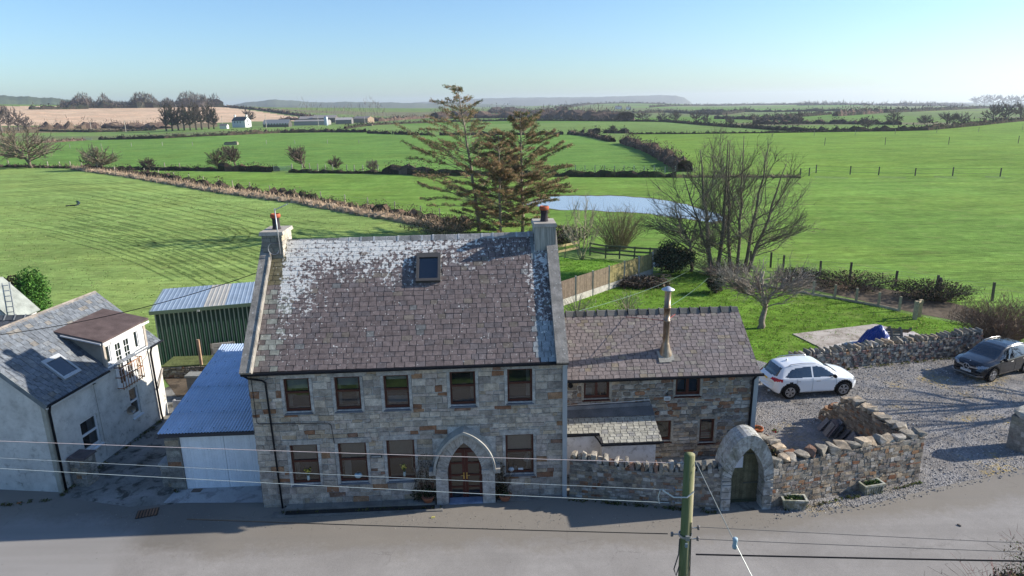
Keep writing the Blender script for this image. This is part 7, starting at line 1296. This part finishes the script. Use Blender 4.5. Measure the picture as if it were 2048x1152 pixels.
# ------------------------------------------------------------------ farm
def gable(name, p, rz, w_, d, h, rise, wc, rc_, label, cat='barn', extra=None):
    r_ = empty(name, tuple(p), rz, label, cat); b = MB(); b.box((-w_/2, 0, -1), (w_/2, d, h), wc); b.add([(-w_/2, 0, h), (-w_/2, d, h), (-w_/2, d/2, h+rise)], [(0, 2, 1)], wc); b.add([(w_/2, 0, h), (w_/2, d, h), (w_/2, d/2, h+rise)], [(0, 1, 2)], wc); b.build('wall', M['attr'], r_); b = MB(); o = .25
    for s in (0, 1): y0, y1 = (-o, d/2) if s == 0 else (d+o, d/2); b.add([(-w_/2-o, y0, h-.1), (w_/2+o, y0, h-.1), (w_/2+o, y1, h+rise+.12), (-w_/2-o, y1, h+rise+.12)], [(0, 1, 2, 3) if s == 0 else (3, 2, 1, 0)], rc_)
    b.build('roof', M['attr'], r_)
    if extra: extra(r_)
    return r_
def fh(r_):
    for x in (-6.2, 6.2): b = MB(); b.box((x-.5, 2.2, 5), (x+.5, 3.4, 9.2), (.62, .62, .6)); b.box((x-.6, 2.1, 9.2), (x+.6, 3.5, 9.4), (.4, .4, .4)); b.build('chimney', M['attr'], r_)
    for x in (-4, -1, 2): b = MB(); b.box((x-.4, -.05, 3.2), (x+.4, .02, 4.6), (.06, .07, .08)); b.build('window', M['gloss'], r_)
    for z in (1.5, 4.0): b = MB(); b.box((6.98, 2.4, z), (7.05, 3.3, z+1.3), (.06, .07, .08)); b.build('window', M['gloss'], r_)
p = hit(478, 255); gable('farmhouse', p, rad(-28), 14, 6, 5.0, 2.8, (.62, .63, .62), (.075, .085, .10), 'white farmhouse with dark slate roof and two end chimneys', 'farmhouse', fh)
p = hit(462, 257)+np.array([-3, -6, 0]); gable('farm_outhouse', p, 0, 5, 4, 2.2, 1.2, (.6, .6, .58), (.12, .13, .14), 'little white outhouse in front of the farmhouse', 'outhouse')
p = hit(552, 254.5); gable('barn', p, rad(3), 19, 10, 2.8, 2.6, (.10, .095, .085), (.15, .17, .19), 'long dark barn with grey roof nearest the farmhouse', 'barn', lambda r_: [MB().box((-9+2.1*k, -.03, 2.0), (-7.7+2.1*k, .0, 2.6), (.45, .5, .5)).build('window', M['gloss'], r_) for k in range(9)])
p = hit(618, 251)+np.array([0, 6, 0]); gable('barn', p, rad(2), 27, 12, 3.2, .9, (.30, .29, .27), (.24, .23, .225), 'low wide pale roofed barn in the middle of the farmyard', 'barn'); p = hit(600, 248)+np.array([0, 28, 0]); gable('barn', p, rad(4), 18, 16, 3.8, 2.0, (.17, .15, .13), (.23, .215, .21), 'gabled barn behind the low wide one', 'barn'); p = hit(630, 248)+np.array([0, 30, 0]); gable('barn', p, rad(4), 20, 18, 4.4, 2.4, (.14, .125, .11), (.22, .21, .2), 'taller gabled barn left of the silo', 'barn'); p = hit(672, 249)+np.array([3, 14, 0]); gable('barn', p, rad(4), 13, 10, 3.4, 1.6, (.2, .19, .18), (.33, .32, .31), 'small pale barn right of the silo', 'barn'); p = hit(716, 246)+np.array([0, 10, 0]); gable('barn', p, rad(-20), 15, 11, 3.6, 1.8, (.28, .21, .15), (.22, .2, .19), 'brown barn at the right end of the farm', 'barn')
b = MB(); b.lathe((0, 0, 0), [(1.5, 0), (1.5, 6.0), (1.4, 6.3), (.2, 7.2), (0, 7.25)], 18, (.36, .40, .44)); p = hit(653, 251); o = b.build('silo', M['metal'], None, True); o.location = tuple(p); tag(o, 'pale blue grey silo standing among the barns', 'silo')
b = MB(); b.box((-2.6, -1, 0), (2.6, 1, .9), (.25, .22, .17)); b.box((-2.2, -1.03, .9), (2.2, .9, 1.15), (.12, .10, .08)); b.box((1.2, -1.02, .0), (2.7, -.6, 1.4), (.3, .26, .2)); o = b.build('water_trough', M['concrete']); o.location = tuple(hit(463, 290)); tag(o, 'dark water trough standing alone in the middle field', 'trough'); b = MB(); b.box((-2.4, -1, 0), (2.4, 1, 1.3), (.2, .17, .14)); b.box((-1.2, -1.05, .3), (1.2, -.9, .9), (.1, .08, .07)); o = b.build('field_shelter', M['concrete']); o.location = tuple(hit(738, 252)); tag(o, 'small dark shelter at the right end of the farmyard hedge', 'shelter')
for k, (x, y, hpx, lab) in enumerate([(252, 264, 19, 'pale utility pole in front of the stubble field'), (183, 262, 15, 'thin utility pole left of the pale one, below the wood'), (446, 257, 22, 'utility pole between the windbreak and the farmhouse'), (533, 256, 24, 'utility pole at the left end of the dark barn'), (637, 252, 20, 'utility pole in front of the silo barns'), (730, 250, 17, 'utility pole at the right end of the farm'), (4, 287, 34, 'leaning utility pole at the left edge of the photo')]):
    p = hit(x, y); D = np.hypot(p[0], p[1]); h = hpx*D/F; r_ = empty('far_pole', tuple(p), 0, lab, 'utility pole'); b = MB(); b.tube([(0, 0, -.2), (-.1*(k == 6)*h, 0, h)], [.2, .15], 6, (.42, .38, .33)); b.build('pole', M['wood'], r_); b = MB(); b.box((-.7-.1*(k == 6)*h, -.06, h-.7), (.7-.1*(k == 6)*h, .06, h-.55), (.3, .27, .23)); b.build('crossarm', M['wood'], r_)
for x, y, s, lab in [(1237, 218, 13, 'white farm below the rounded hill, larger block'), (1257, 219, 9, 'small white house right of the white farm on the hill'), (1022, 226, 8, 'white house at the left of the hazy village'), (1047, 226, 9, 'white house at the right of the hazy village'), (1958, 208, 18, 'long white building below the wood on the right skyline'), (1100, 232, 8, 'grey roofed house in the scrub right of the pines')]:
    p = hit(x, y); gable('far_house', p, rad(R(-20, 20)), s, s*.6, 3.6, s*.2, (.6, .6, .59), (.16, .16, .17), lab, 'house')
b = MB()
for k in range(5): b.bar((-2, 0, .25+.25*k), (2, 0, .25+.25*k), .06, .06, (.45, .47, .46))
b.bar((-2, 0, .1), (-2, 0, 1.4), .1, .1, (.4, .4, .38)); b.bar((2, 0, .1), (2, 0, 1.4), .1, .1, (.4, .4, .38)); b.bar((-2, 0, .2), (2, 0, 1.3), .05, .05, (.45, .47, .46)); fg = b.build('field_gate', M['metal']); fg.location = tuple(hit(176, 281)); tag(fg, 'pale metal field gate at the end of the dark hedge below the stubble field', 'gate'); fg2 = fg.copy(); COL.objects.link(fg2); fg2.location = tuple(hit(566, 344)); fg2.rotation_euler = (0, 0, rad(4)); tag(fg2, 'metal field gate right of the thick dark hedge', 'gate')
b = MB(); P = [at(x, y)+np.array([0, 0, .06]) for x, y in [(132, 413), (140, 412), (150, 412), (156, 410), (159, 407), (157, 404), (154, 403)]]; b.tube([q-P[0] for q in P], .12, 5, (.02, .02, .02)); o = b.build('black_hose', M['black']); o.location = tuple(P[0]); tag(o, 'curl of black piping lying in the left field', 'pipe')

# ------------------------------------------------------------------ utility pole and wires
PX, PY, PZ = 4.12, 14.3, 5.96
up_ = empty('utility_pole', (PX, PY, 0), 0, 'mossy green wooden utility pole by the near side of the road', 'utility pole')
t = NT('mossy pole'); v = t.pos(True); s_ = t.noise(t.scale(v, (12, 12, .6)), 2, 5, .6); M['pole'] = t.fin(t.mix(t.rng(s_, .35, .65), t.mix(t.rng(t.sep(v)[0], -.02, .13), (.105, .135, .045), (.34, .29, .21)), (.17, .18, .085)), .9, 0, .2, t.bump(s_, .6, .02))  # moss green shaft; its sunlit right edge is painted into the colour
b = MB(); b.tube([(.04, 0, -.5), (.03, 0, 2.5), (0, 0, PZ)], [.155, .14, .125], 18, (.12, .13, .07)); b.build('pole', M['pole'], up_, True)
b = MB(); b.tube([(.14, .03, PZ-.35), (.16, .02, 3), (.17, .02, 1)], .016, 5, (.40, .36, .28)); b.tube([(.10, -.12, 4.2), (.15, -.1, 2.5)], .014, 5, (.05, .05, .05)); b.build('earth_strip', M['wood'], up_)
def insul(loc, d, nm='insulator'):
    b = MB(); d = np.array(d, float); p = np.array(loc, float); b.bar(p, p+d*.18, .022, .022, (.35, .36, .37)); b.lathe(p+d*.2-np.array([0, 0, .05]), [(.0, 0), (.032, 0), (.036, .035), (.022, .05), (.036, .065), (.032, .1), (0, .1)], 10, (.13, .12, .125)); b.build(nm, M['gloss'], up_, True)
def pz(x, y): q = atY(x, y, PY); return q[2]
ZA, ZB, ZC, ZD = pz(1376, 926), pz(1374, 980), pz(1373, 1006), pz(1371, 1068)
for z in (ZA, ZB, ZC): insul((-.12, 0, z), (-1, .05, 0))
insul((-.12, 0, ZD), (-1, 0, 0)); insul((.12, 0, pz(1374, 1078)), (1, .03, 0)); insul((.12, 0, pz(1374, 1056)), (1, .03, 0))
b = MB(); b.lathe((0, -.02, ZD), [(.15, -.03), (.165, -.03), (.165, .03), (.15, .03)], 14, (.35, .36, .37)); b.box((-.03, -.2, ZD-.06), (.06, -.12, ZD+.06), (.4, .42, .45)); b.box((-.03, -.19, 3.55), (.03, -.13, 3.65), (.3, .4, .5)); b.build('bracket', M['metal'], up_)
b = MB(); b.tube([(-.6, .0, ZB), (-.35, -.1, ZB-.13), (-.05, -.16, ZB-.1), (.13, -.1, ZB+.02)], .018, 6, (.5, .5, .46)); b.build('jumper_cable', M['attr'], up_); b = MB(); b.tube([(-.66, 0, ZB), (-.7, 0, (ZB+ZC)/2), (-.66, 0, ZC)], .012, 5, (.5, .5, .46)); b.build('jumper_cable', M['attr'], up_); b = MB(); b.tube([(-.14, -.05, ZD-.1), (-.16, -.1, ZD-.5), (-.26, -.12, ZD-.9), (-.2, -.12, ZD-1.1), (-.13, -.1, ZD-.85)], .016, 5, (.06, .06, .06)); b.build('jumper_cable', M['attr'], up_)
def wire(p, q, sag, r_, col, lab, m='attr'):
    p, q = np.array(p, float), np.array(q, float); t = np.linspace(0, 1, 40)[:, None]; P = p+(q-p)*t; P[:, 2] -= (4*sag*t*(1-t))[:, 0]; b = MB(); b.tube(P-p, r_, 5, col, False); o = b.build('overhead_wire', M[m]); o.location = tuple(p); return tag(o, lab, 'wire')
PT = np.array([PX, PY, 0]); W = (.60, .56, .53)
def wleft(z, x, y, Y, sag, r_, col, lab): q = atY(x, y, Y); p = PT+np.array([-.42, .02, z]); e = p+(q-p)*1.5; return wire(p, e, sag, r_, col, lab)
wleft(ZA, 0, 879, 15.2, .05, .0075, (.58, .48, .45), 'topmost pale pinkish wire running left from the pole across the arched door'); wleft(ZB, 0, 913, 15.2, .05, .0062, (.36, .40, .40), 'middle pale wire running left from the pole below the ground floor windows'); wleft(ZC, 0, 934, 15.2, .05, .007, (.42, .47, .46), 'lowest pale wire running left from the pole across the foot of the stone house'); wleft(ZD, 688, 1048, 14.7, .02, .012, (.03, .03, .03), 'dark wire running left from the pole low over the road')
def wright(z, x, y, Y, sag, r_, col, lab): q = atY(x, y, Y); p = PT+np.array([.3, .02, z]); e = p+(q-p)*1.5; return wire(p, e, sag, r_, col, lab)
wright(pz(1385, 1055), 2048, 1085, 14.5, .02, .0075, (.10, .10, .10), 'upper thin dark wire running right from the pole over the road'); wright(pz(1390, 1079), 2048, 1103, 14.5, .02, .0085, (.10, .10, .10), 'lower thin dark wire running right from the pole'); wright(pz(1384, 1110), 2048, 1121, 14.0, .02, .021, (.015, .015, .018), 'thick black cable running right from the pole')
q = atY(1470, 1086, 13.2); q2 = atY(1510, 1165, 12.6); p = PT+np.array([.12, -.05, PZ-.14]); o = wire(p, q, .0, .010, (.22, .24, .24), 'steel stay wire slanting down right from the pole top'); b = MB(); d = (q2-q)/np.linalg.norm(q2-q); b.tube([q-p, q2-p+(q2-q)*1.5], .009, 5, (.22, .24, .24), False); st_ = b.build('lower_stay', M['metal'], o); b = MB(); b.lathe(q-p+d*.0-np.array([0, 0, .14]), [(0, 0), (.05, 0), (.06, .06), (.045, .14), (.06, .22), (.05, .27), (0, .27)], 10, (.28, .38, .44)); b.build('stay_insulator', M['gloss'], o, True)
p = H_(-.02, 3.0, 8.15); q = atY(200, 617, 24.0); e = q+(q-p)*.75; wire(p, e, .35, .014, (.02, .02, .02), 'dark cable from the left chimney over the rendered cottage roof')
p = np.array(XO)+np.array([.9, 2.65, 5.55]); q = atY(1378, 541, 53.5); wire(p, q, .25, .007, (.17, .25, .235), 'pale green washing line from the wing ridge to the crooked tree'); p = np.array([6.5, 27.4, 5.5]); q = atY(1416, 556, 49.0); wire(p, q, .12, .007, (.17, .25, .235), 'second pale green line rising from behind the flue to the ivy stump')
# hedge and brambles on the near side of the road
hedge('roadside_hedge', [(11.4, 13.6, 0), (13.5, 14.7, 0), (17, 16.0, 0), (24, 18.0, 0)], 1.5, 2.4, 'roadside bramble hedge at the lower right corner, reddish bare shoots', [(.13, .10, .06), (.07, .09, .03), (.2, .13, .1), (.09, .07, .05)], 9, rag=.4, lsz=.07)
stems('bramble_shoots', (12.6, 14.6, .9), 'arching reddish bramble shoots at the lower right corner', 70, 1.4, 2.2, [(.22, .10, .09), (.17, .11, .09)], twn=4, r0=.008); stems('bramble_shoots', (15.0, 15.9, .9), 'dense bramble shoots at the extreme lower right', 90, 1.2, 2.0, [(.22, .10, .09), (.25, .19, .13), (.1, .1, .04)], twn=5, r0=.008, leaves=(900, .04, [(.08, .11, .03), (.16, .12, .06)]))
hedge('roadside_hedge', [(-34, 8.5, 0), (-15, 9, 0), (-2, 9.2, 0), (9.5, 10.6, 0)], 2.6, 3, 'overgrown green hedge along the near side of the road', [(.09, .15, .05), (.13, .18, .07), (.15, .12, .07)], 6, rag=.35, lsz=.11)
# fallen bits on the road
for x, y, c, lab in [(866, 1036, (.5, .45, .15), 'yellowish fallen leaf on the road before the porch'), (38, 1007, (.35, .13, .07), 'broken red brick by the rendered gable'), (1918, 1052, (.14, .12, .1), 'dark twig lying on the pale road')]:
    b = MB(); stone_lump(b, (0, 0, .02), (.14, .07, .04), c); o = b.build('road_litter', M['concrete']); o.location = tuple(at(x, y)[:2])+(.01,); o.rotation_euler = (0, 0, R(0, 3)); tag(o, lab, 'litter')
# loose stones over the drive and along its ragged edge; weeds at the foot of the walls
def pebbles(poly, n, lo, hi, z, seed, cols):
    r = np.random.default_rng(seed); P = np.array(poly)[:, :2]; a, e = P.min(0), P.max(0); Q = r.uniform(a, e, (n*3, 2)); Q = Q[inpoly(P, Q[:, 0], Q[:, 1])][:n]; n = len(Q); s = r.uniform(lo, hi, n); rot = r.uniform(0, 6.28, n); U = np.stack([np.cos(rot), np.sin(rot)], -1)*s[:, None]; Wd = np.stack([-np.sin(rot), np.cos(rot)], -1)*(s*r.uniform(.5, .9, n))[:, None]; zz = np.full(n, z); h = s*r.uniform(.5, 1.0, n)
    c = lambda d, q: np.c_[Q+d, zz+q]; V = np.stack([c(U, 0), c(Wd, 0), c(-U, 0), c(-Wd, 0), c(U*.45+Wd*.3, h), c(-U*.45-Wd*.2, h*.9)], 1).reshape(-1, 3); k = np.arange(n)[:, None, None]*6; f = (np.array([[0, 1, 4], [1, 5, 4], [1, 2, 5], [2, 3, 5], [3, 4, 5], [3, 0, 4]])[None]+k).reshape(-1, 3); C = np.repeat(np.array(cols)[r.integers(len(cols), size=n)]*r.uniform(.7, 1.25, (n, 1)), 6, 0); return V, f, C
PEB = [(.22, .225, .235), (.33, .325, .32), (.14, .145, .155), (.42, .41, .40), (.24, .215, .18)]
b = MB(); b.add(*pebbles([(9.2, 20.65), (10.75, 20.85), (13.1, 21.4), (16.3, 22.45), (19.8, 23.45), (23, 24.8), (26, 36), (15, 33), (10, 34), (9.8, 26), (15.4, 28), (15.6, 23), (9.2, 21.2)], 8500, .018, .045, .004, 21, PEB)); b.add(*pebbles([(9.0, 20.35), (10.75, 20.5), (13.2, 21.05), (16.4, 22.1), (19.9, 23.1), (26, 25.3), (26, 25.8), (19.8, 23.5), (16.3, 22.5), (13.1, 21.45), (10.75, 20.9), (9.0, 20.8)], 2600, .014, .04, .008, 22, PEB)); b.add(*pebbles([(-16, 20.5), (9, 19.8), (9, 20.6), (-2, 21.1), (-9, 21.1), (-16, 21.8)], 900, .008, .022, .008, 23, [(.25, .23, .2), (.16, .145, .12), (.3, .28, .25)]))
M['pebble'] = mat('pebbles', None, .95, var=.15, vs=12, fine=.15, fs=60, bump=0); tag(b.build('gravel', M['pebble']), 'loose grey stones scattered over the drive and along the road edge', 'gravel', kind='stuff')
b = MB()
for (x0, y0), (x1, y1), n in (((1.9, 21.75), (7.2, 20.75), 60), ((9.3, 20.75), (15.2, 22.45), 46), ((-17.1, 22.6), (-16.4, 29), 50), ((-8.6, 21.2), (-2.6, 21.35), 26), ((-19, 22.0), (-17.4, 22.3), 14), ((15, 33.0), (26, 35.2), 70), ((-12.9, 22.6), (-13.1, 28), 30)):
    for k in range(n): f = R(0, 1)**1.0; foliage(b, (x0+(x1-x0)*f+R(-.05, .05), y0+(y1-y0)*f+R(-.06, .04), .05), (R(.06, .16), R(.05, .1), R(.04, .11)), random.randint(8, 22), .035, [(.08, .12, .03), (.12, .13, .05), (.10, .07, .04), (.06, .09, .025)])
tag(b.build('weeds', M['blade']), 'small weeds and moss growing along the foot of the walls', 'weeds', kind='stuff')
# tufts of grass, standing up out of the lawn and the near fields
def tufts(poly, n, hgt, cols, wd=.02, clump=.0, seed=3):
    r = np.random.default_rng(seed); P = np.array(poly)[:, :2]; lo, hi = P.min(0), P.max(0); Q = r.uniform(lo, hi, (n*3, 2)); m = inpoly(poly, Q[:, 0], Q[:, 1]); Q = Q[m]
    k = np.sin(Q[:, 0]*1.7+np.sin(Q[:, 1]*1.3)*2)*np.cos(Q[:, 1]*1.9+np.sin(Q[:, 0]*.9)*2); k2 = np.sin(Q[:, 0]*5.1+1)*np.sin(Q[:, 1]*4.3+2); keep = r.random(len(Q)) < .55+.3*k+.25*k2; Q = Q[keep][:n]; k = (k+k2)[keep][:n]; n = len(Q)
    a = r.uniform(0, 6.28, n); h = hgt*(.6+.8*r.random(n))*(1+.35*k); d = np.stack([np.cos(a), np.sin(a)], -1); base = np.c_[Q, np.zeros(n)]; w_ = wd*(.6+.8*r.random(n)); off = np.c_[d*(h*r.uniform(.1, .9, n))[:, None], h]; s = np.c_[-d[:, 1]*w_, d[:, 0]*w_, np.zeros(n)]
    V = np.stack([base-s, base+s, base+off], 1).reshape(-1, 3); c = np.array(cols)[r.integers(len(cols), size=n)]*(.7+.6*r.random((n, 1))); return V, np.arange(3*n).reshape(n, 3), c
b = MB(); b.add(*tufts([p for p in lawn], 26000, .07, [(.125, .235, .035), (.16, .26, .045), (.21, .24, .08), (.10, .19, .03)], .035)); b.add(*tufts(F_LEFT[4:9]+[at(-400, 900), at(-300, 420)], 14000, .06, [(.21, .30, .08), (.25, .29, .11), (.16, .25, .06), (.29, .29, .15)], .06, seed=5)); V = [at(1112, 598), at(1112, 512), at(1150, 520), at(1200, 518), at(1262, 528), at(1300, 545)]; b.add(*tufts(V, 3000, .07, [(.125, .25, .035), (.15, .27, .045)], .04, seed=8))
tag(b.build('grass', M['blade']), 'short clumpy grass on the lawn and the near fields', 'grass', kind='stuff')
# ------------------------------------------------------------------ hazy air
hz = bpy.data.materials.new('hazy air'); hz.use_nodes = True; t = hz.node_tree; t.nodes.clear()
o = t.nodes.new('ShaderNodeOutputMaterial'); pv = t.nodes.new('ShaderNodeVolumePrincipled'); pv.inputs['Color'].default_value = (.80, .88, 1, 1); pv.inputs['Density'].default_value = 1.3e-4; pv.inputs['Anisotropy'].default_value = .3
t.links.new(pv.outputs[0], o.inputs['Volume'])
b = MB(); b.box((-8200, -300, -110), (8200, 8200, 95)); tag(b.build('haze', hz), kind='stuff')
